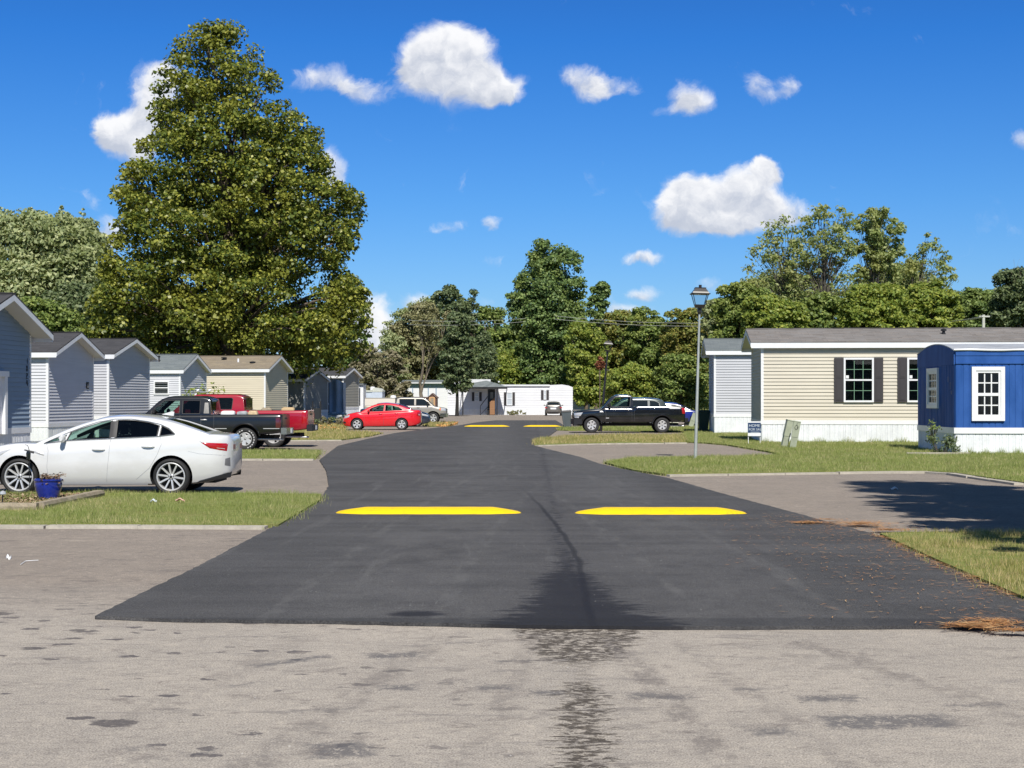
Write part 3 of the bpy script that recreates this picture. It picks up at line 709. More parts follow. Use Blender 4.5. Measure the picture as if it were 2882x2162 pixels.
def mobile_home(name, label, cat, X, D, rot, s, L, W, z_skirt, z_eave, z_ridge, wall_m, roof_m, oh=0.4, ohf=0.16, skirt_m=None, trim_m=None, fascia=0.19, course=0.12, group=None, band=0.16, ends=True, skirt_dark=None):
    """corner nearest camera and street at (X, D); s=+1 the long side runs to +x, s=-1 to -x. W = width away from the camera."""
    z_ridge -= .09
    skirt_m = skirt_m or m_whitedirty; trim_m = trim_m or m_white
    root = thing(name, label, cat, (X, D, 0), R(rot), group)
    x0, x1 = (0, L) if s > 0 else (-L, 0)
    e = 0 if s > 0 else 0
    xe = 0.0; xf = s*L                       # street end, far end
    zb = z_skirt + band
    sl = (z_ridge - z_eave) / (W/2 + ohf)
    # walls
    mb = MB()
    siding_plane(mb, (x0, 0), (x1, 0), zb, z_eave, course); siding_plane(mb, (x1, W), (x0, W), zb, z_eave, course)
    zt = z_ridge - 0.02
    def clipf(z):
        if z <= z_eave + .0: return (0, 1)
        k = (z - z_eave) / sl - ohf; k = max(0, k) / W
        return (k, 1-k) if k < 0.5 else (0.5, 0.5)
    siding_plane(mb, (x0, W), (x0, 0), zb, zt, course, clip=clipf); siding_plane(mb, (x1, 0), (x1, W), zb, zt, course, clip=clipf)
    mb.box(x0+.03, x1-.03, .03, W-.03, 0.02, z_eave)         # sheathing behind the laps
    mb.prism_x([(0.03, z_eave), (W-.03, z_eave), (W/2, z_ridge-.05)], x0+.03, x1-.03)
    wall = mb.build('wall', wall_m, root)
    # corner posts
    for cx in (x0, x1):
        for cy in (0, W):
            mb = MB(); a, q = (cx-.028 if cx == x0 else cx-.075), (cy-.028 if cy == 0 else cy-.075)
            mb.box(a, a+.103, q, q+.103, zb, z_eave-.002); mb.build('corner_trim', trim_m, root)
    # skirting
    mb = MB()
    for a, q in (((x0,0),(x1,0)), ((x1,0),(x1,W)), ((x1,W),(x0,W)), ((x0,W),(x0,0))): ribbed_plane(mb, a, q, 0, z_skirt)
    mb.build('skirting', skirt_m, root)
    mb = MB(); mb.box(x0-.035, x1+.035, -.035, W+.035, z_skirt, zb); mb.build('skirt_band', trim_m, root)
    # roof
    ox0 = x0 - oh; ox1 = x1 + oh
    def slab(y_in, y_out, z_in, z_out, th, mb, xa, xb, dz=0.0):
        mb.add([(xa,y_out,z_out+dz),(xb,y_out,z_out+dz),(xb,y_in,z_in+dz),(xa,y_in,z_in+dz),(xa,y_out,z_out+dz+th),(xb,y_out,z_out+dz+th),(xb,y_in,z_in+dz+th),(xa,y_in,z_in+dz+th)],
               [(0,3,2,1),(4,5,6,7),(0,1,5,4),(1,2,6,5),(2,3,7,6),(3,0,4,7)])
    mb = MB()
    slab(W/2, -ohf-.03, z_ridge, z_eave-.01, .045, mb, ox0-.02, ox1+.02, .02); slab(W/2, W+ohf+.03, z_ridge, z_eave-.01, .045, mb, ox0-.02, ox1+.02, .02)
    mb.box(ox0-.02, ox1+.02, W/2-.13, W/2+.13, z_ridge+.045, z_ridge+.075)
    roof = fixn(mb.build('roof', roof_m, root))
    for yy in (-ohf, W+ohf):
        mb = MB(); q = (yy-.02, yy+.0) if yy < 0 else (yy, yy+.02)
        mb.box(ox0, ox1, q[0], q[1], z_eave-fascia, z_eave+.008); mb.build('fascia', trim_m, root)
    for xa in (ox0, ox1):
        q = (xa-.022, xa-.002) if xa == ox0 else (xa+.002, xa+.022)
        for yo in (-ohf-.02, W+ohf+.02):
            mb = MB(); zo = z_eave
            mb.prism_x([(yo, zo-fascia*.75), (W/2, z_ridge-fascia*.75), (W/2, z_ridge+.016), (yo, zo+.010)], q[0], q[1]); fixn(mb.build('rake_board', trim_m, root))
        xi = x0 if xa == ox0 else x1
        a, b_ = sorted((xa, xi))
        mb = MB()
        for yo in (-ohf, W+ohf): slab(W/2, yo, z_ridge-.02, z_eave-.02, .012, mb, a+.003, b_-.003, -.06)
        fixn(mb.build('soffit', m_soffit, root))
    mb = MB(); mb.box(x0, x1, -ohf+.002, -.03, z_eave-.10, z_eave-.085); mb.build('soffit', m_soffit, root)
    root['W'] = W
    return root, dict(x0=x0, x1=x1, W=W, zb=zb, sl=sl, z_ridge=z_ridge, z_eave=z_eave)

def roof_vent(root, x, y, z, h=0.25, r=0.05, cap=True, mat=None):
    mb = MB(); mb.lathe([(0, h), (r, h), (r, 0.02), (r*2.2, -.04), (r*2.2, -.10)], 12, c=(x, y, z))
    if cap: mb.lathe([(0, h+.10), (r*1.9, h+.07), (r*1.9, h+.01), (0, h+.0)], 12, c=(x, y, z))
    return mb.build('roof_vent', mat or m_black, root, smooth=40)

sd_beige = siding_mat('beige_siding', (0.62, 0.575, 0.475)); sd_cream = siding_mat('cream_siding', (0.67, 0.605, 0.47))
sd_grey = siding_mat('grey_siding', (0.52, 0.53, 0.56)); sd_ltgrey = siding_mat('light_grey_siding', (0.62, 0.63, 0.66))
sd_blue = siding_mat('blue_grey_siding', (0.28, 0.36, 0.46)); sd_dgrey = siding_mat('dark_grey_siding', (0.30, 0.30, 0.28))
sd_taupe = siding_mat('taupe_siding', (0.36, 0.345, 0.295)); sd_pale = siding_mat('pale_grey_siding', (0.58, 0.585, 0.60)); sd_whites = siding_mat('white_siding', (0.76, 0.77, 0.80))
sh_brown = shingle_mat('brown_shingle', (0.15, 0.138, 0.13), (0.245, 0.222, 0.205), (0.20, 0.193, 0.19))
sh_char = shingle_mat('charcoal_shingle', (0.050, 0.050, 0.055), (0.082, 0.082, 0.088), (0.065, 0.063, 0.066))
sh_grey = shingle_mat('grey_shingle', (0.13, 0.15, 0.16), (0.19, 0.21, 0.215), (0.16, 0.18, 0.18))
sh_tan = shingle_mat('tan_shingle', (0.22, 0.18, 0.13), (0.30, 0.25, 0.18), (0.20, 0.17, 0.135))

g_l = 'homes end-on to the street on the left'
# -- left row
h1, p1 = mobile_home('mobile_home', 'blue grey sided mobile home, nearest on the left, black number on its end wall', 'mobile home', -14.3, 39.4, -5, -1, 16, 4.9, .75, 3.55, 4.62, sd_blue, sh_char, oh=.55, ohf=.30, course=.13)
h2, p2 = mobile_home('mobile_home', 'pale grey mobile home with dark roof between the blue grey home and a lookalike', 'mobile home', -18.1, 60.0, -5, -1, 18, 4.9, .62, 3.53, 4.47, sd_ltgrey, sh_char, oh=.42, ohf=.2, course=.125)
h3, p3 = mobile_home('mobile_home', 'third grey mobile home on the left, dark roof and no number plaque', 'mobile home', -18.15, 69.2, -8, -1, 18, 4.9, .8, 3.72, 4.58, sd_grey, sh_char, oh=.35, ohf=.2, course=.125)
h4, p4 = mobile_home('mobile_home', 'low light grey mobile home with a small two pane window behind the pickups', 'mobile home', -18.55, 86, -9, -1, 16, 4.1, .6, 3.35, 4.33, sd_ltgrey, sh_grey, oh=.25, ohf=.15, course=.125)
h5, p5 = mobile_home('mobile_home', 'cream mobile home with brown roof under the big tree', 'mobile home', -15.4, 96, -8, -1, 18, 4.9, .7, 3.6, 4.55, sd_cream, sh_tan, oh=.32, ohf=.2, course=.13)
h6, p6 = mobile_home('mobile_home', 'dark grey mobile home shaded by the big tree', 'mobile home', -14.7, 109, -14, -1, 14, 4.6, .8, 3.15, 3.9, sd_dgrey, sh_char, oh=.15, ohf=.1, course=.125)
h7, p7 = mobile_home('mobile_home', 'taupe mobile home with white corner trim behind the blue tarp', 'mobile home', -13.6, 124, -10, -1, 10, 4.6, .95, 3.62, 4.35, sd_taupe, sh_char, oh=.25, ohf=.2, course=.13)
# H1: address numerals running down the corner, door casing at the frame's edge
def numeral(mb, ch, cx, cz, h, y0, y1, ax='end', x=0.0):
    seg = {'0':'abcdef','1':'bc','2':'abged','3':'abgcd','4':'fgbc','5':'afgcd','6':'afgedc','7':'abc','8':'abcdefg','9':'abcdfg'}[ch]
    w = h*.5; t_ = h*.14
    S = {'a':(-w/2,w/2,h-t_,h),'d':(-w/2,w/2,0,t_),'g':(-w/2,w/2,h/2-t_/2,h/2+t_/2),'b':(w/2-t_,w/2,h/2,h),'c':(w/2-t_,w/2,0,h/2),'e':(-w/2,-w/2+t_,0,h/2),'f':(-w/2,-w/2+t_,h/2,h)}
    for k in seg:
        a0, a1, c0, c1 = S[k]
        mb.box(y0, y1, cx+a0, cx+a1, cz+c0, cz+c1)
mb = MB()
for i, ch in enumerate('1024'): numeral(mb, ch, 4.62, 2.74-.21*i-.02, .16, .022, .034)
mb.build('house_number', m_black, h1)
mb = MB(); mb.box(.03, .16, 2.82, 2.98, .75, 2.33); mb.box(.03, .18, 1.7, 3.04, 2.33, 2.48); mb.build('door_frame', m_white, h1)
mb = MB(); mb.box(.032, .07, 1.85, 2.82, .75, 2.33); mb.build('door', m_pale if 'm_pale' in globals() else m_white, h1)
# H2 plaque
mb = MB(); mb.box(.02, .045, 4.05, 4.33, 2.15, 2.43); pq = mb.build('number_plaque', m_black, h2)
mb = MB(); 
for i, ch in enumerate('18'): numeral(mb, ch, 4.12+.14*i, 2.2, .17, .046, .050)
mb.build('numerals', plain('plaque_grey', (.35,.36,.38), .5), pq)
roof_vent(h2, -2.1, 1.0, 3.88, .32, .07)
roof_vent(h4, -2.9, 1.6, 4.05, .12, .13, mat=m_white); roof_vent(h4, -1.6, 0.9, 3.8, .3, .04)
window_part(h4, -1.53, 0, 1.98, .90, .77, cols=1, rows=1, muntin=False, shutters=False, blinds=False)
roof_vent(h5, -2.1, 1.1, 4.05, .25, .06, cap=False, mat=m_white); roof_vent(h5, -1.1, 0.9, 3.9, .12, .10); roof_vent(h5, -3.2, 1.6, 4.2, .12, .10)
# H6 number
mb = MB()
for i, ch in enumerate('26'): 
    w_ = .16; 
    for k in range(1): pass
mb.box(-1.95, -1.75, -.03, -.022, 1.92, 2.05); mb.box(-1.70, -1.58, -.03, -.022, 1.92, 2.05); mb.box(-1.53, -1.42, -.03, -.022, 1.92, 2.05)
mb.build('number_plaque', plain('old_white', (.5,.5,.5), .6), h6)

# -- right row
h8, p8 = mobile_home('mobile_home', 'tan sided mobile home with brown shutters and brown shingle roof on the right', 'mobile home', 9.72, 59.9, -4.5, 1, 22, 4.9, .74, 3.90, 4.60, sd_beige, sh_brown, oh=.42, ohf=.18, course=.134, fascia=.2)
kx = 1/math.cos(R(4.5))
for k_, wx in enumerate((3.13*kx, 5.54*kx)):
    fr = window_part(h8, wx, -.02, 1.60, 1.15, 1.72, mun=m_muntingreen)
    mb = MB(); mb.box(wx+.09, wx+.20, -.062, -.058, 2.52, 2.64); mb.build('sticker', m_white, fr)
roof_vent(h8, 7.2, 1.25, 4.30, .10, .06)
h9, p9 = mobile_home('mobile_home', 'light grey mobile home seen between the lamp post and the tan home', 'mobile home', 10.0, 76.0, -4.5, 1, 18, 4.9, .84, 4.10, 4.84, sd_grey, sh_grey, oh=.42, ohf=.18, course=.128)

# -- blue home: vertical panels, bowed metal roof
m_bluewall, t, b = newmat('blue_panel_paint')
o_ = t.coord('Object'); n = t.noise(t.vmath('MULTIPLY', o_, (1, 1, .35)), 1.8, 5, .6)
t.put(b.inputs['Base Color'], t.mix(t.maprange(n, .35, .65), (0.020, 0.078, 0.275), (0.034, 0.108, 0.355))); b.inputs['Roughness'].default_value = .65; b.inputs['Specular IOR Level'].default_value = .15
m_metalroof = plain('galvanised_roof', (0.42, 0.44, 0.47), 0.6, 0.2, var=.2, scale=1)
bl = thing('mobile_home', 'bright blue mobile home with a bowed metal roof and a white six over six window', 'mobile home', (13.6, 47.2, 0), R(-2.5))
W_, L_ = 5.1, 16
mb = MB()
mb.box(0.02, L_, .02, W_, .82, 3.0); 
def fine_rib(mb, p0, p1, z0, z1, pitch=.2, deep=.012):
    p0 = Vector((*p0, 0)); p1 = Vector((*p1, 0)); d = p1-p0; L = d.length; d /= L; nr = Vector((d.y, -d.x, 0)); n = round(L/pitch); w = L/n; rr = random.Random(3)
    vs = []; pts = []
    for i in range(n):
        q0 = rr.choice((.1, .1, .3)); pts += [(i*w, 0), (i*w+w*q0*.5, 0), (i*w+w*(q0*.5+.06), deep), (i*w+w*.92, deep), (i*w+w*.97, 0)]
    for a, q in pts:
        c_ = p0 + d*a + nr*(.02+q); vs += [(c_.x, c_.y, z0), (c_.x, c_.y, z1)]
    mb.add(vs, [(2*i, 2*i+2, 2*i+3, 2*i+1) for i in range(len(pts)-1)])
fine_rib(mb, (0, 0), (L_, 0), .84, 2.78); fine_rib(mb, (0, W_), (0, 0), .84, 2.78); fine_rib(mb, (L_, 0), (L_, W_), .84, 2.78)
mb.build('wall', m_bluewall, bl)
mb = MB()
arc = [(y, 3.20 + .26*(1-((y-W_/2)/(W_/2+.02))**2)) for y in [W_*k/16 for k in range(17)]]
mb.prism_x([(W_, 2.78)] + arc[::-1] + [(0, 2.78)], -.045, .02); fixn(mb.build('gable_panel', m_bluewall, bl))
mb = MB(); mb.box(.0, L_, -.045, .02, 2.78, 3.19); mb.box(.0, L_, -.065, -.045, 2.80, 2.86); mb.box(.0, L_, -.06, -.045, 3.05, 3.19); mb.build('eave_panel', m_bluewall, bl)
mb = MB()
arc2 = [(y, z+.03) for y, z in arc]
mb.prism_x([(W_+.03, 3.2)] + arc2[::-1] + [(-.06, 3.22), (-.06, 3.195)], .03, L_); mb.prism_x([(y, z+.004) for y, z in arc] + arc2[::-1], -.06, .029); fixn(mb.build('roof', m_metalroof, bl, smooth=30))
mb = MB(); mb.tube([(-.06+.5*k, -.075+.008*math.sin(k*2.1), 3.222+.012*math.sin(k*1.7)) for k in range(34)], .036, 6); mb.build('roof_edge_sealant', m_white, bl, smooth=60)
mb = MB()
for a, q in (((0,0),(L_,0)), ((0,W_),(0,0)), ((L_,0),(L_,W_)), ((L_,W_),(0,W_))): ribbed_plane(mb, a, q, 0, .66, .2, .015)
mb.build('skirting', m_whitedirty, bl)
mb = MB(); mb.box(-.05, L_, -.05, W_, .66, .84); mb.build('skirt_band', m_white, bl)
def deep_window(root, a0, z0, w, h, face):
    # thick stepped white casing
    def bx(mb, p0, p1, d0, d1, c0, c1):
        if face == 'front': mb.box(p0, p1, -d1, -d0, c0, c1)
        else: mb.box(-d1, -d0, p0, p1, c0, c1)
    mb = MB(); k = .12
    for p0, p1, c0, c1 in ((a0, a0+k, z0, z0+h), (a0+w-k, a0+w, z0, z0+h), (a0+k, a0+w-k, z0+h-k, z0+h), (a0+k, a0+w-k, z0, z0+k)): bx(mb, p0, p1, .02, .10, c0, c1)
    k2 = .19
    for p0, p1, c0, c1 in ((a0+k, a0+k2, z0+k, z0+h-k), (a0+w-k2, a0+w-k, z0+k, z0+h-k), (a0+k2, a0+w-k2, z0+h-k2, z0+h-k), (a0+k2, a0+w-k2, z0+k, z0+k2)): bx(mb, p0, p1, .02, .075, c0, c1)
    zm = z0+h*.5-.02; bx(mb, a0+k2, a0+w-k2, .02, .065, zm-.045, zm+.045)
    fr = mb.build('window', m_white, root)
    mb = MB(); i0, i1 = a0+k2, a0+w-k2
    cols = 3
    for q0, q1 in ((z0+k2, zm-.045), (zm+.045, z0+h-k2)):
        for c_ in range(1, cols): a = i0+(i1-i0)*c_/cols; bx(mb, a-.018, a+.018, .026, .045, q0, q1)
        z = (q0+q1)/2; bx(mb, i0, i1, .027, .043, z-.018, z+.018)
    mb.build('muntin', m_white, fr)
    mb = MB(); bx(mb, i0, i1, .036, .038, z0+k2, z0+h-k2); mb.build('glass_pane', m_winglass, fr)
    mb = MB(); bx(mb, i0, i1, .012, .0225, z0+k2, z0+h-k2); mb.build('dark_interior', m_dark, fr)
    # a pale curtain hung in the lower sash
    mb = MB(); n = 28
    for i in range(n):
        a = i0+(i1-i0)*i/n; b2 = i0+(i1-i0)*(i+1)/n; zt = zm-.06
        zl = z0+k2 + .28*math.sin(math.pi*(i+.5)/n)**2 * (1 if i % 3 else .7)
        bx(mb, a, b2, .0235, .025+.004*(i % 2), zl, zt)
    mb.build('curtain', plain('curtain_cloth', (.50, .48, .46), .9), fr)
deep_window(bl, .48, 1.05, 1.0, 1.66, 'front')
deep_window(bl, 2.0, 1.42, 1.5, 1.30, 'end')
mb = MB(); mb.box(-.034, -.03, .75, .82, 2.25, 2.42); mb.box(-.034, -.03, .48, .55, 2.02, 2.24); mb.box(-.034, -.03, .34, .42, 1.86, 1.98); mb.build('old_number', plain('faded_grey', (.12,.15,.24), .7), bl)
mb = MB(); mb.box(-1.5, .4, -.55, -.43, .05, .11); tag(mb.build('timber_board', m_concrete, None, loc=(13.4, 46.9, 0)), 'pale board lying in the grass at the corner of the blue home', 'board')

# -- far homes at the end of the street
D = 171.0
def fx(x): return PX(x, D)
def fz(y): return PZ(y, D)
wh = thing('mobile_home', 'white mobile home with black shutters and a porch at the end of the street', 'mobile home', (0, D, 0))
mb = MB(); zb = .7
siding_plane(mb, (fx(1260), 0), (fx(1546), 0), zb, fz(1086)+.0, .18); siding_plane(mb, (fx(1546), -.04), (fx(1612), -.04), zb, fz(1090), .18)
siding_plane(mb, (fx(1612), 0), (fx(1612), 4.5), zb, fz(1090), .18)
mb.box(fx(1260), fx(1612)-.03, .02, 4.5, 0, fz(1090)-.02)
mb.build('wall', sd_whites, wh)
mb = MB(); mb.prism_y([(fx(1546), fz(1091)), (fx(1612), fz(1091)), (fx(1612), fz(1090)), (fx(1600), fz(1085.5)), (fx(1582), fz(1082.5)), (fx(1546), fz(1084))], -.05, 4.5); fixn(mb.build('rounded_gable', sd_whites, wh))
mb = MB(); mb.prism_x([(-.18, fz(1087)), (4.7, fz(1087)), (2.2, fz(1082))], fx(1258), fx(1548)); fixn(mb.build('roof', m_white, wh))
mb = MB(); mb.prism_x([(-.2, fz(1088)), (4.7, fz(1088)), (2.2, fz(1067))], fx(1262), fx(1380)); fixn(mb.build('raised_roof', plain('pale_roof', (.55,.56,.57), .6, var=.2), wh))
mb = MB(); ribbed_plane(mb, (fx(1260), -.03), (fx(1612), -.06), 0, zb, .3, .02); mb.build('skirting', m_whitedirty, wh)
for x0, w_, y0, y1, kk in ((1335.5, 13, 1104, 1129, 1), (1425.5, 16.5, 1104, 1141, 1), (1530, 7.5, 1098, 1125, 1)):
    a = fx(x0)
    window_part(wh, a, -.04, fz(y1), w_/k_ if False else w_*D/F, fz(y0)-fz(y1), cols=1, rows=1, muntin=False, blinds=False, shw=7*D/F, pane=m_palepane)
mb = MB(); mb.box(fx(1373), fx(1393), -.06, -.02, fz(1150), fz(1096)); dr = mb.build('door', plain('door_black', (.015,.02,.022), .4), wh)
mb = MB(); mb.box(fx(1380), fx(1388), -.075, -.06, fz(1122), fz(1104)); mb.build('door_window', m_glassdark, dr)
# porch: roof, posts, steps, rails
P_y = -2.6
mb = MB()
a0, a1 = fx(1302)-.05, fx(1428)
mb.add([(a0, P_y, fz(1091)+.05), (a1, P_y, fz(1091)+.05), (a1-1.2, 0, fz(1079)), (a0+1.0, 0, fz(1079)), ((a0+a1)/2+.2, -1.2, fz(1071.5))],
       [(0,1,4), (1,2,4), (2,3,4), (3,0,4), (0,3,2,1)])
fixn(mb.build('porch_roof', sh_grey, wh))
mb = MB(); mb.box(a0, a1, P_y-.03, P_y+.06, fz(1093)-.08, fz(1091)+.045); mb.box(a0, a0+.08, P_y+.06, 0, fz(1093)-.05, fz(1091)+.04); mb.box(a1-.08, a1, P_y+.06, 0, fz(1093)-.05, fz(1091)+.04); mb.build('porch_beam', m_black, wh)
for xx in (1303, 1398): mb = MB(); mb.box(fx(xx), fx(xx)+.12, P_y, P_y+.12, 0, fz(1093)-.06); mb.build('porch_post', m_black, wh)
mb = MB()
for i in range(4): mb.box(fx(1372), fx(1394), -1.4+.28*i, -.05, .17*i, .17*(i+1)-.001)
mb.build('porch_steps', m_black, wh)
mb = MB(); mb.tube([(fx(1353), -1.5, 1.0), (fx(1373), -.2, 2.05)], .04, 6); mb.tube([(fx(1353), -1.5, 0), (fx(1353), -1.5, 1.0)], .04, 6); mb.tube([(fx(1356), -1.5, .15), (fx(1373), -.2, .9)], .03, 6); mb.build('handrail', m_black, wh)
mb = MB(); mb.tube([(fx(1379), -1.5, 1.35), (fx(1394), -1.3, 1.95)], .035, 6)
for k in range(7): x_ = fx(1380+2*k); mb.box(x_-.03, x_+.03, -1.47, -1.40, 0.05, 1.35+.085*k)
mb.build('baluster_rail', plain('cedar_rail', (.38,.20,.10), .8), wh)
mb = MB(); mb.box(fx(1402), fx(1407), -.3, -.1, fz(1075)-.05, fz(1074)+.05); mb.build('chimney_cap', m_white, wh)

D2 = 186.0
bh = thing('mobile_home', 'long pale blue and white home half hidden by trees at the end of the street', 'mobile home', (0, D2, 0), 0)
mb = MB(); mb.box(PX(1136, D2), PX(1330, D2), 0, 4.5, 0, PZ(1092, D2)); mb.build('wall', sd_whites, bh)
mb = MB(); mb.box(PX(1136, D2), PX(1330, D2), -.03, 4.5, PZ(1092, D2), PZ(1078, D2)); mb.build('upper_wall', plain('blue_grey_board', (.26,.36,.42), .6, var=.1), bh)
mb = MB(); mb.box(PX(1126, D2), PX(1332, D2), -.5, 5, PZ(1079.5, D2), PZ(1076.8, D2)); mb.build('eave_board', m_white, bh)
mb = MB(); mb.prism_x([(-.5, PZ(1076.5, D2)), (5, PZ(1076.5, D2)), (2.2, PZ(1069, D2))], PX(1130, D2), PX(1332, D2)); fixn(mb.build('roof', sh_grey, bh))
for k in range(4):
    mb = MB(); mb.box(PX(1160+22*k, D2), PX(1163+22*k, D2), -.06, 0, 1.0, PZ(1092, D2)); mb.build('panel_trim', sd_blue, bh)
sheds = [('shed', 'weathered brown board shed with a pale timber door frame at the far left', 1166, 1228, 1109, 1150, 148, plain('brown_boards', (.17,.10,.075), .9, var=.3, scale=3), True),
         ('shed', 'small white gabled shed at the right end of the white home', 1612, 1660, 1110, 1152, 182, sd_whites, False)]
for nme, lab, xa, xb, yt, yb_, Dd, mt, door in sheds:
    sh = thing(nme, lab, 'shed', (0, Dd, 0)); a, b2 = PX(xa, Dd), PX(xb, Dd); z = PZ(yt, Dd)
    gx = a if not door else PX(1205, Dd)
    mb = MB(); hgt = z-.4
    if door: mb.box(a, b2, 0, 3, 0, hgt); mb.prism_y([(gx, hgt), (b2, hgt), ((gx+b2)/2, z)], -.02, 3)
    else: mb.box(a, b2, 0, 3, 0, hgt); mb.prism_y([(a, hgt-.0), (b2, hgt-.0), ((a+b2)/2+.05, z)], 0, 3)
    fixn(mb.build('wall', mt, sh))
    mb = MB(); c_ = (gx+b2)/2+(.05 if not door else 0)
    mb.prism_y([(gx-.1, hgt-.02), (c_, z+.0), (b2+.1, hgt-.02), (b2+.1, hgt+.06), (c_, z+.09), (gx-.1, hgt+.06)], -.12, 3.1)
    if door: mb.box(a, gx-.11, -.1, 3.1, hgt+.002, hgt+.12)
    fixn(mb.build('roof', m_shedroof if False else (sh_char if not door else plain('rusty_tin', (.16,.11,.09), .8, var=.3)), sh))
    if door:
        mb = MB(); x0 = PX(1208, Dd); x1_ = PX(1224, Dd)
        mb.box(x0, x0+.12, -.08, -.02, 0, 1.95); mb.box(x1_-.12, x1_, -.08, -.02, 0, 1.95); mb.box(x0+.12, x1_-.12, -.08, -.02, 1.83, 1.95); mb.build('door_frame', plain('fresh_pine', (.55,.33,.15), .7), sh)
        mb = MB(); mb.box(x0+.12, x1_-.12, -.06, -.02, 0, 1.83); mb.build('door', m_wood, sh)
# small travel trailer and white lean-to at the far left
Dd = 150.0
tr = thing('trailer_home', 'small pale trailer with a rounded roof beyond the taupe home', 'trailer', (0, Dd, 0))
a, b2 = PX(1000, Dd), PX(1076, Dd)
mb = MB(); mb.box(a, b2, 0, 3, 0, PZ(1103, Dd)); mb.build('wall', plain('pale_metal', (.50,.56,.66), .5, var=.12), tr)
zz = PZ(1103, Dd); mb = MB(); mb.prism_y([(PX(1048, Dd), zz), (b2+.02, zz), (b2+.0, PZ(1099, Dd)), (PX(1068, Dd), PZ(1093, Dd)), (PX(1055, Dd), PZ(1091, Dd)), (PX(1048, Dd), PZ(1093, Dd))], -.03, 3); mb.box(a, PX(1048, Dd)-.01, -.08, 3, zz, PZ(1099, Dd)); fixn(mb.build('roof', plain('chalky_roof', (.55,.57,.52), .7, var=.15), tr))
mb = MB(); mb.lathe([(0, .35), (.22, .32), (.25, 0), (0, 0)], 10, c=(PX(1046, Dd), 1, PZ(1098, Dd))); mb.build('roof_vent', m_white, tr)
Dd = 133.0
lt = thing('porch_addition', 'bright white lean-to porch at the right end of the taupe home', 'porch', (0, Dd, 0))
mb = MB(); mb.box(PX(1008, Dd), PX(1022.5, Dd), 0, 2.5, 0, PZ(1083, Dd)); mb.build('wall', m_white, lt)
mb = MB(); mb.box(PX(1009.5, Dd), PX(1014, Dd), -.04, 0, 1.2, PZ(1092, Dd)); mb.build('window', m_glassdark, lt)
mb = MB(); mb.box(PX(1005, Dd), PX(1024, Dd), -.2, 2.6, PZ(1083, Dd)+.002, PZ(1083, Dd)+.1); mb.build('roof', sh_grey, lt)
# grey-blue tarp tent standing before the taupe home
Dd = 115.0
tp = thing('tarp_shelter', 'grey blue tarpaulin shelter with an arched top in front of the taupe home', 'shelter', (0, Dd, 0))
def q_(x, y): return (PX(x, Dd), PZ(y, Dd))
z0 = PZ(1164, Dd)
mb = MB(); pts = [q_(927, 1164), q_(965, 1164), q_(966, 1080), q_(960, 1073), q_(950, 1069), q_(940, 1068), q_(931, 1071), q_(928, 1077)]
def tarp(a, c):
    x = PX(927, Dd) + (PX(966, Dd)-PX(927, Dd))*a; top = PZ(1077, Dd) + (PZ(1068, Dd)-PZ(1077, Dd))*math.sin(math.pi*min(1, a*1.02)**.9)
    return (x, .10*math.sin(a*9)+.12*math.sin(c*3+a*2), z0 + (top-z0)*c)
mb.grid(tarp, 24, 12); mb.add([tarp(0,0), (tarp(0,0)[0], 1.8, z0), (tarp(0,1)[0], 1.8, tarp(0,1)[2]), tarp(0,1), tarp(1,0), (tarp(1,0)[0], 1.8, z0), (tarp(1,1)[0], 1.8, tarp(1,1)[2]), tarp(1,1)], [(0,3,2,1),(4,5,6,7),(1,2,6,5)])
mb.build('canopy', plain('tarp_cloth', (.33,.41,.50), .6, var=.12, scale=1), tp, smooth=40)
def tarp2(a, c):
    x = PX(909.5, Dd) + (PX(926.8, Dd)-PX(909.5, Dd))*a; return (x, .15+.12*math.sin(a*7+1), z0 + .05 + (PZ(1075, Dd)-z0)*c)
mb = MB(); mb.grid(tarp2, 10, 8); mb.add([tarp2(0,0), (tarp2(0,0)[0], 1.8, z0), (tarp2(0,0)[0], 1.8, tarp2(0,1)[2]), tarp2(0,1)], [(0,3,2,1)]); mb.build('side_curtain', plain('tarp_dark', (.075,.12,.16), .6, var=.2), tp, smooth=40)
mb = MB(); cx, cz = q_(920, 1137); mb.prism_y([(cx-.16, cz), (cx, cz-.27), (cx+.16, cz), (cx, cz+.27)], -.05, -.01); fixn(mb.build('window_diamond', m_white, tp))
for xx, ww in ((934, .3), (910, .12), (963, .12)): mb = MB(); mb.box(PX(xx, Dd), PX(xx, Dd)+ww, -.1, .1, 0, PZ(1161, Dd)); mb.build('leg', m_whitedirty, tp)
mb = MB(); mb.box(PX(905, Dd), PX(968, Dd), -.2, 1.9, z0-.12, z0); mb.build('deck', plain('deck_grey', (.26,.34,.38), .8, var=.2), tp)
# dark steel ramp frame by the dark home
Dd = 103.0
rp = thing('loading_ramp', 'black steel loading ramp standing on end beside the dark grey home', 'ramp', (PX(891, Dd), Dd, 0), R(0))
for sx in (-.26, .26): mb = MB(); mb.box(sx-.045, sx+.045, -.05, .05, 0, 1.58); mb.build('side_rail', m_black, rp)
mb = MB(); mb.box(-.215, .215, -.03, .03, .02, 1.13); mb.build('panel', plain('steel_black', (.02,.022,.025), .5), rp)
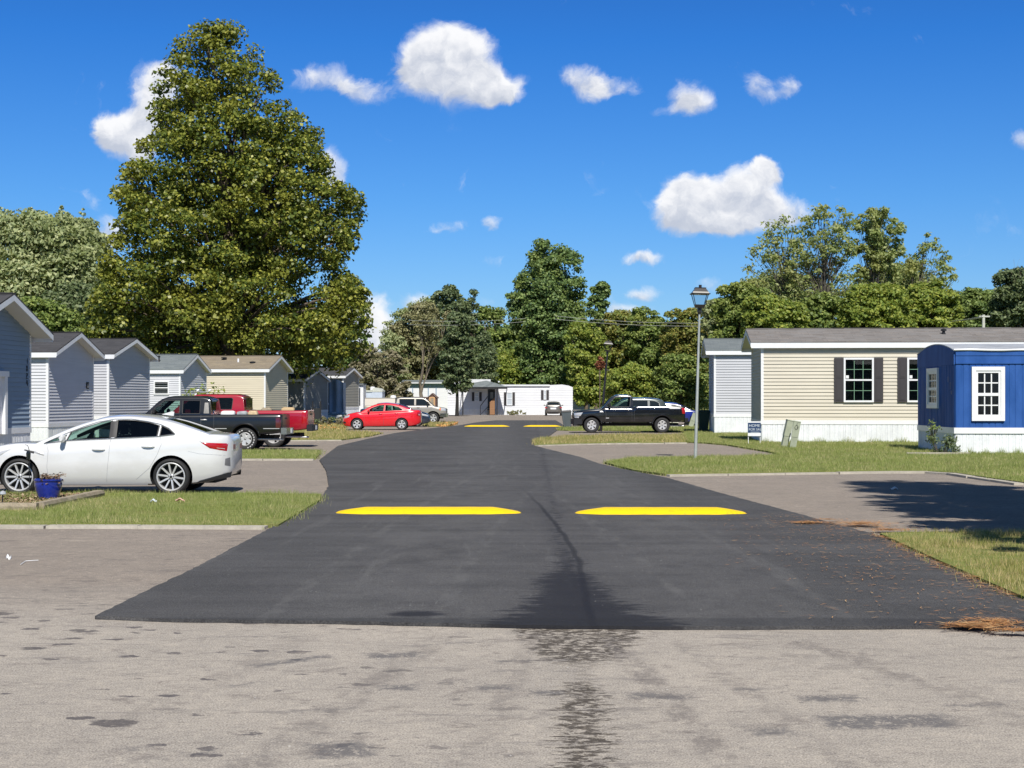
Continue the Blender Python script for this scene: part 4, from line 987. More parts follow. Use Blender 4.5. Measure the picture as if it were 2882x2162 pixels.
# ------------------------------------------------------------------ vehicles
def paint(name, col, rough=0.32, metal=0.0, coat=1.0, dust=0.06):
    m, t, b = newmat(name)
    o = t.coord('Object'); n = t.noise(t.vmath('MULTIPLY', o, (1, 1, 2)), 2.5, 5, .6)
    z = t.sep(o)[2]
    d = t.maprange(n + t.maprange(z, .9, .15, 0, .35), .45, .85, 0, dust*4)
    t.put(b.inputs['Base Color'], t.mix(d, col, (.30, .27, .23)))
    b.inputs['Roughness'].default_value = rough; b.inputs['Metallic'].default_value = metal
    b.inputs['Coat Weight'].default_value = coat; b.inputs['Coat Roughness'].default_value = .06
    return m
def apply_bool(o, cutters):
    par = o.parent; o.parent = None
    for c in cutters:
        md = o.modifiers.new('b', 'BOOLEAN'); md.operation = 'DIFFERENCE'; md.solver = 'EXACT'; md.object = c
    bpy.context.view_layer.update()
    dg = bpy.context.evaluated_depsgraph_get()
    me = bpy.data.meshes.new_from_object(o.evaluated_get(dg)); o.modifiers.clear(); old = o.data; o.data = me; me.name = o.name
    for c in cutters: bpy.data.objects.remove(c, do_unlink=True)
    o.parent = par
    return o
def smooth(o, ang=35):
    me = o.data; me.polygons.foreach_set('use_smooth', [True]*len(me.polygons)); me.set_sharp_from_angle(angle=R(ang)); return o

def loft(sections, mi=0):
    """sections: list of closed half-outline lists [(y>=0, z)...] bottom centre to top centre; mirrored, capped."""
    mb = MB(); n = len(sections[0][1]); ring = 2*n - 2
    for x, sec in sections:
        for (y, z) in sec: mb.v.append((x, y, z))
        for (y, z) in sec[-2:0:-1]: mb.v.append((x, -y, z))
    for i in range(len(sections)-1):
        for k in range(ring):
            a, b_ = i*ring+k, i*ring+(k+1) % ring
            mb.f.append((a, b_, b_+ring, a+ring)); mb.m.append(mi)
    mb.f.append(tuple(range(ring-1, -1, -1))); mb.m.append(mi)
    L = (len(sections)-1)*ring; mb.f.append(tuple(range(L, L+ring))); mb.m.append(mi)
    return mb

def make_wheel(root, x, y, side, r, rim, w, style, m_rim, hub_m=None, rot=0.0, lettering=False):
    """side=-1: outer face towards -y"""
    wh = empty_part('wheel', root, (x, y, r))
    s = side
    mb = MB(); hw = w/2
    prof = [(rim*.97, -hw*.72), (rim+.012, -hw*.86), (rim+(r-rim)*.45, -hw*1.0), (r-.028, -hw*.93), (r-.008, -hw*.80), (r, -hw*.55), (r, 0), (r, hw*.55), (r-.008, hw*.80), (r-.028, hw*.93), (rim+(r-rim)*.45, hw), (rim+.012, hw*.86), (rim*.97, hw*.72)]
    mb.lathe(prof, 40, 'y'); fixn(mb.build('tyre', m_rubber, wh, smooth=40))
    mb = MB()
    fo = s*hw      # outer face plane
    def yy(d): return s*(hw - d)
    mb.lathe([(rim, yy(hw*.2)), (rim, yy(.012)), (rim-.012, yy(.008)), (rim-.024, yy(.02)), (rim-.034, yy(hw*1.2))], 40, 'y')
    ns = {'ten': 10, 'five': 5, 'six': 6, 'disc': 5, 'multi': 9}[style]
    hubr = rim*.22
    for k in range(ns):
        a = 2*math.pi*k/ns + rot
        if style == 'ten': w0, w1, d0, d1 = rim*.15, rim*.085*1.6, .045, .02
        elif style in ('six', 'five'): w0, w1, d0, d1 = rim*.34, rim*.62, .035, .018
        elif style == 'disc': w0, w1, d0, d1 = rim*.55, rim*.80, .03, .02
        else: w0, w1, d0, d1 = rim*.2, rim*.2, .04, .02
        ca, sa = math.cos(a), math.sin(a)
        def pt(rr, tt, d): return (ca*rr - sa*tt, yy(d), sa*rr + ca*tt)
        r0, r1 = hubr*.7, rim-.02
        lo = [pt(r0, -w0/2, d0+.02), pt(r1, -w1/2, d1+.03), pt(r1, w1/2, d1+.03), pt(r0, w0/2, d0+.02)]
        hi = [pt(r0, -w0/2*.7, d0), pt(r1, -w1/2*.72, d1), pt(r1, w1/2*.72, d1), pt(r0, w0/2*.7, d0)]
        mb.hexa(lo, hi)
    mb.lathe([(0, yy(.030)), (hubr*.55, yy(.030)), (hubr*.8, yy(.036)), (hubr*1.05, yy(.06)), (hubr*1.05, yy(.1))], 20, 'y')
    fixn(mb.build('rim', m_rim, wh, smooth=35))
    mb = MB(); mb.lathe([(0, yy(hw*.95)), (rim-.03, yy(hw*.95)), (rim-.03, yy(hw*1.3)), (0, yy(hw*1.3))], 24, 'y'); fixn(mb.build('brake_disc', m_dark, wh))
    mb = MB(); mb.lathe([(0, yy(.024)), (hubr*.42, yy(.026)), (hubr*.45, yy(.034))], 14, 'y')
    for k in range(5):
        a = 2*math.pi*k/5 + .3; mb.lathe([(0, yy(.026)), (.009, yy(.027)), (.011, yy(.04))], 6, 'y', c=(hubr*.75*math.cos(a), 0, hubr*.75*math.sin(a)))
    fixn(mb.build('hub_cap', hub_m or m_rubber, wh))
    return wh

class Car:
    def __init__(s, name, label, cat, X, Y, heading, sp, group=None):
        """heading: world angle of the nose. sp: spec dict, local x forward from the rear axle (x=0), z up."""
        s.sp = sp; s.root = thing(name, label, cat, (X, Y, 0), R(heading), group)
    def zb(s, x): return lerp_pts(s.sp['bottom'], x)
    def zd(s, x): return smooth_pts(s.sp['deck'], x)
    def zr(s, x): return smooth_pts(s.sp['roof'], x)
    def plan(s, x): return smooth_pts(s.sp['plan'], x)
    def Y(s, x, z):
        """half width of the body shell at x, z"""
        P = s.plan(x); b, d = s.zb(x), s.zd(x)
        if z <= d:
            q = (z - b)/max(.05, d-b); q = max(0, min(1, q)); k = (q-.5)/.5
            c = s.sp.get('tum_low', .05) if k > 0 else s.sp.get('tuck', .07)
            y = P*(1 - c*k*k)
            sh = s.sp.get('shoulder')          # a crease line
            if sh: y += sh*math.exp(-((z-(d-.16))/.06)**2)
            return y
        yb = P*(1 - s.sp.get('tum_low', .05))
        return yb - s.sp.get('inset', .02) - s.sp.get('tumble', .42)*(z-d)
    def body(s, mat):
        sp = s.sp; x0, x1 = sp['plan'][0][0], sp['plan'][-1][0]
        xs = set([x0, x1]); n = 64
        for i in range(n+1): xs.add(x0 + (x1-x0)*i/n)
        for e, sg in ((x0, 1), (x1, -1)):
            for d in (.015, .035, .06, .1, .15): xs.add(e + sg*d)
        secs = []
        for x in sorted(xs):
            b, d = s.zb(x), s.zd(x); sec = [(0, b), (s.Y(x, b)*.86, b)]
            m_ = 12; top = d - .035
            for k in range(m_+1):
                z = b + .03 + (top-b-.03)*k/m_; sec.append((s.Y(x, z)*(1 if k else .985), z))
            yd = s.Y(x, d); cr = sp.get('crown', .035)
            sec += [(yd-.018, d-.010), (yd*.94, d+.004), (yd*.75, d+cr*.45), (yd*.4, d+cr*.85), (0, d+cr)]
            secs.append((x, sec))
        mb = loft(secs); o = fixn(mb.build('body', [mat, m_dark], s.root))
        cut = []
        r = sp['r']
        for wx in (0, sp['wb']):
            rr = r + sp.get('gap', .05)
            for sg in (-1, 1):
                mb = MB(); n = 36
                ya, yb = sorted((sg*(sp['track']-.16), sg*1.3))
                mb.prism_y([(wx+rr*math.cos(a), r+.01+rr*math.sin(a)) for a in [2*math.pi*k/n for k in range(n)]], ya, yb)
                c = fixn(mb.build('c', [mat, m_dark])); c.data.polygons.foreach_set('material_index', [1]*len(c.data.polygons)); cut.append(c)
        for (xa, xb, hw, za, zb_) in sp.get('cavities', []):
            mb = MB(); mb.box(xa, xb, -hw, hw, za, zb_); c = fixn(mb.build('c', [mat, m_dark])); c.data.polygons.foreach_set('material_index', [1]*len(c.data.polygons)); cut.append(c)
        apply_bool(o, cut)
        # put the shell in the parent's frame again and shade it
        smooth(o, 38); s.b = o; return o
    def cabin(s, mat):
        sp = s.sp; rp = sp['roof']; x0, x1 = rp[0][0], rp[-1][0]
        def secs(inset, lower, xa, xb, n=40):
            out = []; xs = [xa + (xb-xa)*i/n for i in range(n+1)]
            for x in xs:
                d = s.zd(x); z1 = max(s.zr(x) - inset, d - .02 + .004); zl = d - .045 - lower
                h = max(z1 - d, .0); Yr = s.Y(x, z1) - inset; 
                rr = min(sp.get('redge', .09), h*.6 + .004)
                sec = [(0, zl), (s.Y(x, d+.001) - inset - .002, zl)]
                for k in range(7):
                    z = d - .03 + (z1 - rr - d + .03)*k/6 if h > .01 else zl + .002*(k+1)
                    sec.append((s.Y(x, max(z, d+.001)) - inset, z))
                cr = sp.get('rcrown', .05)*min(1, h/.3+.15)
                base = s.Y(x, max(z1-rr, d+.001)) - inset
                for k in (1, 2, 3):
                    a = k*math.pi/6; sec.append((base - rr*1.1*(1-math.cos(a)), z1 - rr + rr*math.sin(a) + (0 if k < 3 else 0)))
                yt = sec[-1][0]
                sec += [(yt*.7, z1 + cr*.5), (yt*.35, z1 + cr*.85), (0, z1 + cr)]
                out.append((x, sec))
            return out
        o = fixn(loft(secs(0, 0, x0, x1)).build('cabin', [mat, m_dark], s.root))
        cut = []
        xa, xb = sp.get('inner', (x0+.22, x1-.22))
        c = fixn(loft(secs(.045, .12, xa, xb)).build('c', [mat, m_dark])); c.data.polygons.foreach_set('material_index', [1]*len(c.data.polygons)); cut.append(c)
        for poly in sp['windows']:
            mb = MB(); mb.prism_y(poly, -1.4, 1.4); cut.append(fixn(mb.build('c', [mat, m_dark])))
        for key in ('ws', 'rg'):
            if key in sp:
                (xa, xb, ma, mb_) = sp[key]
                m2 = MB(); za = min(s.zd(xa), s.zd(xb)) + .03
                m2.prism_z(ccw([(xa, -ma), (xb, -mb_), (xb, mb_), (xa, ma)]), za, 3.0); cut.append(fixn(m2.build('c', [mat, m_dark])))
        apply_bool(o, cut); smooth(o, 38); s.c = o
        g = sp.get('glass', [m_glass]*9)
        for i, poly in enumerate(sp['windows']):
            for sg in (-1, 1):
                cx = sum(p[0] for p in poly)/len(poly); cz = sum(p[1] for p in poly)/len(poly)
                pp = [(cx+(x-cx)*1.04, cz+(z-cz)*1.04) for x, z in poly]
                m2 = MB(); vs = [(x, sg*(s.Y(x, z)-.018), z) for x, z in pp]; m2.add(vs + [(cx, sg*(s.Y(cx, cz)-.018), cz)], [(k, (k+1) % len(pp), len(pp)) for k in range(len(pp))])
                m2.build('side_window', g[min(i, len(g)-1)], s.root)
                # rubber/chrome surround
                tw = sp.get('trimw', .022); m3 = MB(); n = len(pp); vo = []; 
                for x, z in poly: vo.append((x, sg*(s.Y(x, z)+.004), z))
                for x, z in poly:
                    dx_, dz_ = x-cx, z-cz; L = math.hypot(dx_, dz_); x2, z2 = x+dx_/L*tw, z+dz_/L*tw
                    vo.append((x2, sg*(s.Y(x2, z2)+.005), z2))
                for x, z in poly: vo.append((x, sg*(s.Y(x, z)-.03), z))
                fs = [(k, (k+1) % n, n+(k+1) % n, n+k) for k in range(n)] + [(k, 2*n+k, 2*n+(k+1) % n, (k+1) % n) for k in range(n)]
                m3.add(vo, fs); fixn(m3.build('window_surround', sp.get('trim', m_trimblack), s.root))
        for key, nm in (('ws', 'windscreen'), ('rg', 'rear_window')):
            if key in sp:
                (xa, xb, ma, mb_) = sp[key]
                def fn(a, q, xa=xa, xb=xb, ma=ma, mb_=mb_):
                    x = xa - .03*(1 if xb > xa else -1) + (xb-xa+.06*(1 if xb > xa else -1))*a; hw = (ma + (mb_-ma)*a)+.02; y = -hw + 2*hw*q
                    Yr = max(.3, s.Y(x, max(s.zr(x), s.zd(x)+.001))); cr = sp.get('rcrown', .05)
                    return (x, y, s.zr(x) - .02 + cr*(1-(y/Yr)**2)*.9*min(1, (s.zr(x)-s.zd(x))/.3+.15))
                m2 = MB(); m2.grid(fn, 10, 10); m2.build(nm, sp.get(key+'_glass', g[-1]), s.root, smooth=179)
    def patch(s, name, mat, corners, off=.006, n=(8, 4), sides=(-1, 1), parent=None, thick=None):
        """corners: 4 (x,z) bilinear patch laid on the body side"""
        (a, b_, c, d) = corners; res = None
        for sg in sides:
            def fn(u, v):
                x = (a[0]*(1-u)+b_[0]*u)*(1-v) + (d[0]*(1-u)+c[0]*u)*v; z = (a[1]*(1-u)+b_[1]*u)*(1-v) + (d[1]*(1-u)+c[1]*u)*v
                e = off*(1 if 0 < u < 1 and 0 < v < 1 else .15)
                return (x, sg*(s.Y(x, z)+e), z)
            mb = MB(); mb.grid(fn, *n); res = fixn(mb.build(name, mat, parent or s.root, smooth=60))
        return res
    def line(s, name, mat, pts, rad=.005, sides=(-1, 1), off=.0, sub=6):
        for sg in sides:
            q = []
            for (x0, z0), (x1, z1) in zip(pts, pts[1:]):
                for k in range(sub): x, z = x0+(x1-x0)*k/sub, z0+(z1-z0)*k/sub; q.append((x, sg*(s.Y(x, z)+off), z))
            x, z = pts[-1]; q.append((x, sg*(s.Y(x, z)+off), z))
            mb = MB(); mb.tube(q, rad, 5); mb.build(name, mat, s.root)
    def handles(s, spots, mat, w=.20, h=.026):
        for x, z in spots:
            for sg in (-1, 1):
                y = s.Y(x, z); mb = MB()
                n = 8; q = [(x - w/2 + w*k/n, sg*(y + .004 + .030*math.sin(math.pi*k/n)**.5), z) for k in range(n+1)]
                mb.tube(q, h/2, 6); mb.build('door_handle', mat, s.root, smooth=60)
    def mirrors(s, x, z, mat, size=(.12, .20, .14), glassm=m_chrome):
        for sg in (-1, 1):
            y = s.Y(x, z-.06); w, d, h = size; mb = MB()
            secs = []
            yc0 = y - .01; 
            for k, (dy, sc) in enumerate(((0.0, .25), (.05, .30), (.07, .9), (.12, 1.0), (.07+d*.8, .95), (.07+d, .6))):
                secs.append((dy, sc))
            vs = []; fs = []; n = 10
            for dy, sc in secs:
                for k in range(n):
                    a = 2*math.pi*k/n; vs.append((x + w/2*sc*math.cos(a) - (0.02 if sc > .5 else 0), sg*(yc0+dy), z + (h/2*sc*math.sin(a) if sc > .5 else -.05+.03*math.sin(a))))
            for i in range(len(secs)-1):
                for k in range(n): a, b_ = i*n+k, i*n+(k+1) % n; fs.append((a, b_, b_+n, a+n))
            fs += [tuple(range(n)), tuple(range(len(vs)-1, len(vs)-1-n, -1))]
            mb.add(vs, fs); fixn(mb.build('wing_mirror', mat, s.root, smooth=50))
    def interior(s, seats, wheel=None, zf=.35):
        for x, zt in seats:
            for yc in (-.36, .36):
                mb = MB(); d = s.zd(x)
                mb.prism_y([(x-.20, .45), (x-.05, .45), (x+.02, zt-.18), (x-.10, zt-.16)], yc-.23, yc+.23); mb.prism_y([(x-.05, .45), (x+.45, .50), (x+.47, .62), (x-.05, .62)], yc-.23, yc+.23)
                st = fixn(mb.build('seat', m_seat, s.root))
                mb = MB(); mb.prism_y([(x-.10, zt-.15), (x-.02, zt-.15), (x-.02, zt-.01), (x-.05, zt+.02), (x-.10, zt)], yc-.12, yc+.12); fixn(mb.build('headrest', m_seat, st))
        if wheel:
            x, z = wheel; mb = MB(); n = 20; q = []
            for k in range(n+1):
                a = 2*math.pi*k/n; q.append((x - .19*math.sin(a)*.42, (.36)+.19*math.cos(a), z + .19*math.sin(a)*.9))
            mb.tube(q, .015, 6, cap=False); mb.tube([(x, .36, z), (x+.25, .36, z-.15)], .03, 6); mb.box(x-.012, x+.012, .19, .53, z-.02, z+.02)
            mb.build('steering_wheel', m_trimblack, s.root)
            mb = MB(); xw = x + .22; hw = .62; mb.prism_y([(xw, .5), (xw+.55, .5), (xw+.60, s.zd(xw+.6)-.03), (xw+.1, z+.03), (xw, z-.04)], -hw, hw); fixn(mb.build('dashboard', m_trimblack, s.root))
    def wheels(s, style, rim, mat, w=.22, rot=(0, .2), hub=None):
        sp = s.sp
        for i, wx in enumerate((0, sp['wb'])):
            for sg in (-1, 1): make_wheel(s.root, wx, sg*sp['track'], sg, sp['r'], rim, w, style, mat, hub, rot[i])
        # underbody pan
        mb = MB(); x0, x1 = sp['plan'][0][0]+.3, sp['plan'][-1][0]-.25
        mb.box(x0, x1, -.55, .55, sp.get('pan', .20), .5); mb.build('underbody', m_dark, s.root)
    def plate(s, x, z, face=-1, mat=None):
        mb = MB(); mb.box(x-.006, x+.006, -.155, .155, z, z+.15); mb.build('licence_plate', mat or m_whitedirty, s.root)

def sedan_spec(L_front, L_rear, wb, w, deck, roof, bottom, r, track, windows, **k):
    x0, x1 = -L_rear, wb + L_front; h = w/2
    plan = [(x0, h*.50), (x0+.03, h*.62), (x0+.09, h*.73), (x0+.20, h*.83), (x0+.40, h*.915), (x0+.75, h*.965), (x0+1.6, h), (x1-1.5, h), (x1-.8, h*.985), (x1-.45, h*.93), (x1-.2, h*.80), (x1-.07, h*.64), (x1, h*.48)]
    d = dict(plan=plan, deck=deck, roof=roof, bottom=bottom, r=r, track=track, wb=wb, windows=windows); d.update(k); return d

def K(y): return (y-1125)/CH
# ---- white sedan (front left of the picture, nose to the left)
p_white = paint('white_paint', (0.68, 0.685, 0.69), .3, dust=.04)
SPW = sedan_spec(.93, 1.03, 2.705, 1.84,
    deck=[(-1.03,.90),(-1.00,1.005),(-.95,1.045),(-.60,1.07),(-.1,1.04),(.3,1.01),(1.0,.975),(1.8,.935),(2.3,.905),(2.7,.915),(3.0,.885),(3.3,.80),(3.5,.70),(3.635,.55)],
    roof=[(-.66,1.075),(-.3,1.20),(.1,1.315),(.45,1.375),(.85,1.40),(1.15,1.385),(1.45,1.32),(1.8,1.205),(2.1,1.075),(2.42,.915)],
    bottom=[(-1.03,.42),(-.98,.34),(-.7,.24),(-.4,.19),(.4,.17),(2.3,.165),(3.1,.17),(3.5,.20),(3.635,.28)],
    r=.325, track=.80,
    windows=[[(1.10,1.015),(1.10,1.325),(1.30,1.285),(1.6,1.19),(1.80,1.115),(1.86,.985)],
             [(.27,1.05),(.245,1.235),(.42,1.285),(.70,1.325),(1.00,1.330),(1.00,1.020)],
             [(.205,1.06),(-.03,1.092),(.06,1.165),(.185,1.225)],
             [(1.93,.985),(1.89,1.07),(2.22,.945),(2.24,.935)]],
    ws=(2.36, 1.42, .66, .52), rg=(-.56, .18, .56, .50), inner=(-.35, 2.1), tum_low=.055, tuck=.10, shoulder=.012, inset=.012, tumble=.46, trim=m_trimblack, glass=[m_glass, m_glassprivacy, m_glassprivacy, m_glass], ws_glass=m_glass, rg_glass=m_glassprivacy,
    cavities=[(-.15, 2.0, .62, .32, 1.6)], rcrown=.045, crown=.03)
kW = 157.5; DW = F/kW
wc = Car('parked_car', 'white four door sedan with ten spoke alloy wheels, nearest vehicle on the left', 'car', (484-1441)/kW, DW+.80, 180, SPW, None)
wc.body(p_white); wc.cabin(p_white); wc.wheels('ten', .255, m_alloy, .225, (.15, .0))
wc.interior([(1.02, 1.22), (.12, 1.18)], (1.62, .93))
seam = plain('panel_gap', (.10,.10,.105), .8); seamW = plain('panel_gap_white', (.30,.31,.33), .8)
wc.line('door_seam', seamW, [(1.08,.99),(1.10,.70),(1.15,.24)], .0035, sub=8)
wc.line('door_seam', seamW, [(.20,1.03),(.17,.90),(.25,.70),(.38,.48),(.62,.28)], .0035, sub=8)
wc.line('door_seam', seamW, [(2.22,.92),(2.18,.78),(2.20,.50),(2.17,.22)], .0035, sub=8)
wc.line('window_sill_trim', m_chrome, [(2.27,.920),(1.86,.968),(1.05,1.008),(.24,1.043),(-.06,1.078)], .008, off=.010, sub=10)
wc.patch('centre_pillar', m_trimblack, [(.985,1.03),(1.115,1.02),(1.115,1.325),(.985,1.325)], .006, (3, 6))
wc.line('roof_trim', m_chrome, [(-.06,1.085),(.06,1.19),(.22,1.262),(.45,1.313),(.75,1.352),(1.05,1.352),(1.35,1.298),(1.6,1.217),(1.9,1.095),(2.25,.935)], .006, off=.010, sub=4)
wc.line('body_crease', seamW, [(-.93,.70),(-.5,.735),(-.3,.78)], .003, off=-.001)
wc.line('boot_gap', seamW, [(-.50,.955),(-.56,.93),(-.70,.835)], .0035)
wc.patch('rocker_shade', plain('rocker_shadow_grey', (.36,.36,.37), .5), [(.42,.175),(2.24,.175),(2.24,.215),(.42,.215)], .006, (10, 2))  # grey strip: the shade low along the sill, put into the colour
wc.handles([(1.28,.815),(.40,.865)], p_white, .22, .034)
wc.mirrors(1.93, 1.01, p_white, (.10, .16, .15))
wc.patch('rear_lamp', m_redlamp, [(-.955,.775),(-.68,.83),(-.53,.935),(-.975,.915)], .010, (14, 6))
wc.patch('lamp_lower_lens', m_clearlamp, [(-.94,.80),(-.80,.825),(-.77,.85),(-.95,.83)], .016, (6, 2))
mb = MB(); mb.grid(lambda u, v: (-1.035, -.44+.20*u, .80+.09*v), 3, 2); mb.grid(lambda u, v: (-1.035, .24+.20*u, .80+.09*v), 3, 2); mb.build('rear_lamp_strip', m_redlamp, wc.root)
wc.patch('lower_bumper', m_trimblack, [(-1.0,.30),(-.42,.205),(-.50,.255),(-1.015,.40)], .008, (10, 3))
wc.patch('licence_recess', plain('bumper_grey', (.16,.16,.17), .6), [(-1.0,.50),(-.92,.52),(-.93,.64),(-1.0,.66)], .006, (4, 3))
wc.patch('headlamp', m_clearlamp, [(3.05,.70),(3.50,.58),(3.50,.66),(2.85,.82)], .01, (12, 4))
wc.patch('side_indicator', m_trimblack, [(2.44,.74),(2.62,.80),(2.60,.815),(2.40,.775)], .006, (5, 2))
wc.patch('fender_badge', m_alloy, [(2.25,.70),(2.44,.76),(2.40,.80),(2.26,.75)], .010, (5, 3))
mb = MB(); mb.prism_y([(.36, 1.43), (.14, 1.40), (.13, 1.475), (.17, 1.485)], -.022, .022); fixn(mb.build('roof_antenna', p_white, wc.root))
mb = MB(); mb.box(-.95, 3.3, -.80, .80, .155, .20); mb.build('side_skirt', m_trimblack, wc.root) if False else None

# ---- pickup builder
def pickup_spec(wb, fo, ro, w, r, bed_x, cab_x0, ws0, ws1, ws_base, hood, rail, belt, roofz, sill, windows, **k):
    x0, x1 = -ro, wb+fo; h = w/2
    plan = [(x0, h*.93), (x0+.03, h*.965), (x0+.2, h*.985), (x0+.8, h), (x1-1.2, h), (x1-.5, h*.97), (x1-.2, h*.90), (x1-.05, h*.78), (x1, h*.70)]
    deck = [(x0, rail), (bed_x-.01, rail+.0), (bed_x+.05, belt), (ws_base-.3, belt), (ws_base, belt+.02), (ws_base+.15, hood+.02), (x1-.7, hood-.03), (x1-.2, hood-.10), (x1-.03, hood-.17), (x1, hood-.26)]
    roof = [(cab_x0, belt+.05), (cab_x0+.02, roofz-.16), (cab_x0+.10, roofz-.05), (cab_x0+.35, roofz), (ws1-.25, roofz), (ws1, roofz-.05), (ws0, belt+.06), (ws0+.06, belt-.0)]
    d = dict(plan=plan, deck=deck, roof=roof, bottom=[(x0, sill+.10), (x0+.35, sill+.05), (.5, sill), (wb-.5, sill), (x1-.3, sill+.0), (x1, sill+.06)], r=r, track=w/2-.19, wb=wb, windows=windows, tum_low=.035, tuck=.05, inset=.03, tumble=.26, redge=.07, gap=.10, pan=.36,
             cavities=[(x0+.07, bed_x-.08, h*.86, rail-.30, rail+.5), (cab_x0+.15, ws1+.1, h*.72, .6, roofz)], crown=.02, rcrown=.03, inner=(cab_x0+.08, ws0-.12))
    d.update(k); return d
def pickup_common(c, paintm, sp, seams, handles, mirror, rims, rim, tail, bumper_m, head=True, tailp=None, wt=.26):
    c.body(paintm); c.cabin(paintm); c.wheels(rims, rim, m_alloy, wt)
    for sline in seams: c.line('door_seam', seam, sline, .006, sub=5)
    c.handles(handles, sp.get('handle_m', m_trimblack), .20, .035)
    c.mirrors(*mirror)
    x0 = sp['plan'][0][0]; x1 = sp['plan'][-1][0]; h = sp['plan'][3][1]
    mb = MB(); rl = sp['deck'][0][1]
    # rear bumper, tailgate seam, front bumper
    zc = .52 + sp.get('bump_dz', 0)
    mb.prism_z(ccw([(x0-.16, -h*.88), (x0-.20, -h*.4), (x0-.20, h*.4), (x0-.16, h*.88), (x0+.02, h*.96), (x0+.02, -h*.96)]), zc, zc+.22); fixn(mb.build('rear_bumper', bumper_m, c.root))
    mb = MB(); mb.box(x0-.012, x0+.02, -h*.80, h*.80, rl-.50, rl-.02); mb.build('tailgate', paintm, c.root)
    mb = MB(); mb.box(x0-.035, x0-.012, -.14, .14, rl-.17, rl-.10); mb.build('tailgate_handle', m_trimblack, c.root)
    c.plate(x0-.208, zc+.04)
    mb = MB(); mb.prism_z(ccw([(x1+.10, -h*.62), (x1-.02, -h*.88), (x1-.42, -h*.985), (x1-.42, h*.985), (x1-.02, h*.88), (x1+.10, h*.62)]), zc-.10, zc+.17); fixn(mb.build('front_bumper', sp.get('fbump', bumper_m), c.root))
    mb = MB(); hd = sp['hoodz']; mb.box(x1-.02, x1+.025, -h*.52, h*.52, zc+.20, hd-.20); mb.build('grille', m_trimblack, c.root)
    for k in range(3): mb = MB(); z = zc+.26+.10*k; mb.box(x1+.025, x1+.035, -h*.5, h*.5, z, z+.03); mb.build('grille_bar', sp.get('grille_m', m_chrome), c.root)
    mb = MB(); mb.box(sp['cavities'][0][0], sp['cavities'][0][1], -h*.85, h*.85, rl-.295, rl-.27); mb.build('bed_floor', m_trimblack, c.root)
    mb = MB(); mb.tube([(.6, .3, .40), (-.2, .62, .38), (x0-.02, .66, .36)], .035, 8); mb.build('exhaust_pipe', m_alloy, c.root)
    mb = MB(); mb.tube([(0, -.7, sp['r']), (0, .7, sp['r'])], .06, 8); mb.lathe([(0,-.17),(.17,-.10),(.19,0),(.17,.10),(0,.17)], 12, 'y', c=(0, 0, sp['r'])); mb.tube([(sp['wb'], -.7, sp['r']), (sp['wb'], .7, sp['r'])], .05, 8); mb.build('axle', m_dark, c.root)

# ---- black extended cab pickup, left
p_black = paint('black_paint_gloss', (0.006, 0.007, 0.010), .18, dust=.012)
p_blackold = paint('black_paint_worn', (0.007, 0.008, 0.011), .28, coat=.45, dust=.008)
wbx = 3.95
SP1 = pickup_spec(wbx, .95, 1.22, 2.02, .385, 1.06, 1.14, 3.32, 2.72, 3.25, 1.14, 1.20, 1.19, 1.80, .50,
    [[(2.20,1.24),(2.20,1.66),(2.70,1.665),(3.10,1.33),(3.12,1.24)], [(1.52,1.24),(1.52,1.66),(2.08,1.665),(2.08,1.24)]],
    ws=(3.27, 2.76, .76, .66), rg=(1.15, 1.22, .55, .52), hoodz=1.14, glass=[m_glass, m_glassprivacy], handle_m=m_alloy, shoulder=.006, bump_dz=.02)
k1 = 84.5; D1 = F/k1
t1 = Car('pickup_truck', 'black extended cab pickup with a faded cab corner parked behind the white sedan', 'pickup', (689.5-1441)/k1, D1+.95, 180, SP1, None)
pickup_common(t1, p_blackold, SP1, [[(2.16,1.19),(2.16,.55)], [(1.46,1.19),(1.46,.6)], [(1.03,1.19),(1.03,.58)], [(3.35,1.17),(3.30,.95),(3.32,.55)]], [(2.36,1.03),(1.36,1.03)], (3.02, 1.30, m_trimblack, (.12,.18,.20)), 'disc', .22, None, m_chrome)
t1.patch('tail_lamp', plain('dim_red_lens', (.10,.02,.025), .2, coat=1), [(-1.21,.76),(-1.03,.76),(-1.03,1.10),(-1.21,1.10)], .010, (5, 4))
t1.line('side_moulding', m_alloy, [(-1.15,.735),(-.62,.735)], .014, off=.006); t1.line('side_moulding', m_alloy, [(.60,.735),(1.0,.735)], .014, off=.006); t1.line('side_moulding', m_alloy, [(1.08,.735),(2.10,.735)], .010, off=.006)
for wx in (0, wbx):
    q = [(wx+.50*math.cos(a), .40+.50*math.sin(a)) for a in [math.pi*(.06+.88*k/14) for k in range(15)]]
    t1.line('wheel_arch_lip', p_blackold, q, .028, off=.012, sub=1)
t1.patch('faded_corner', plain('faded_grey_paint', (.26,.25,.24), .6, var=.3), [(1.20,1.24),(1.38,1.24),(1.36,1.60),(1.24,1.60)], .008, (3, 6))
for sg in (-1, 1): pass
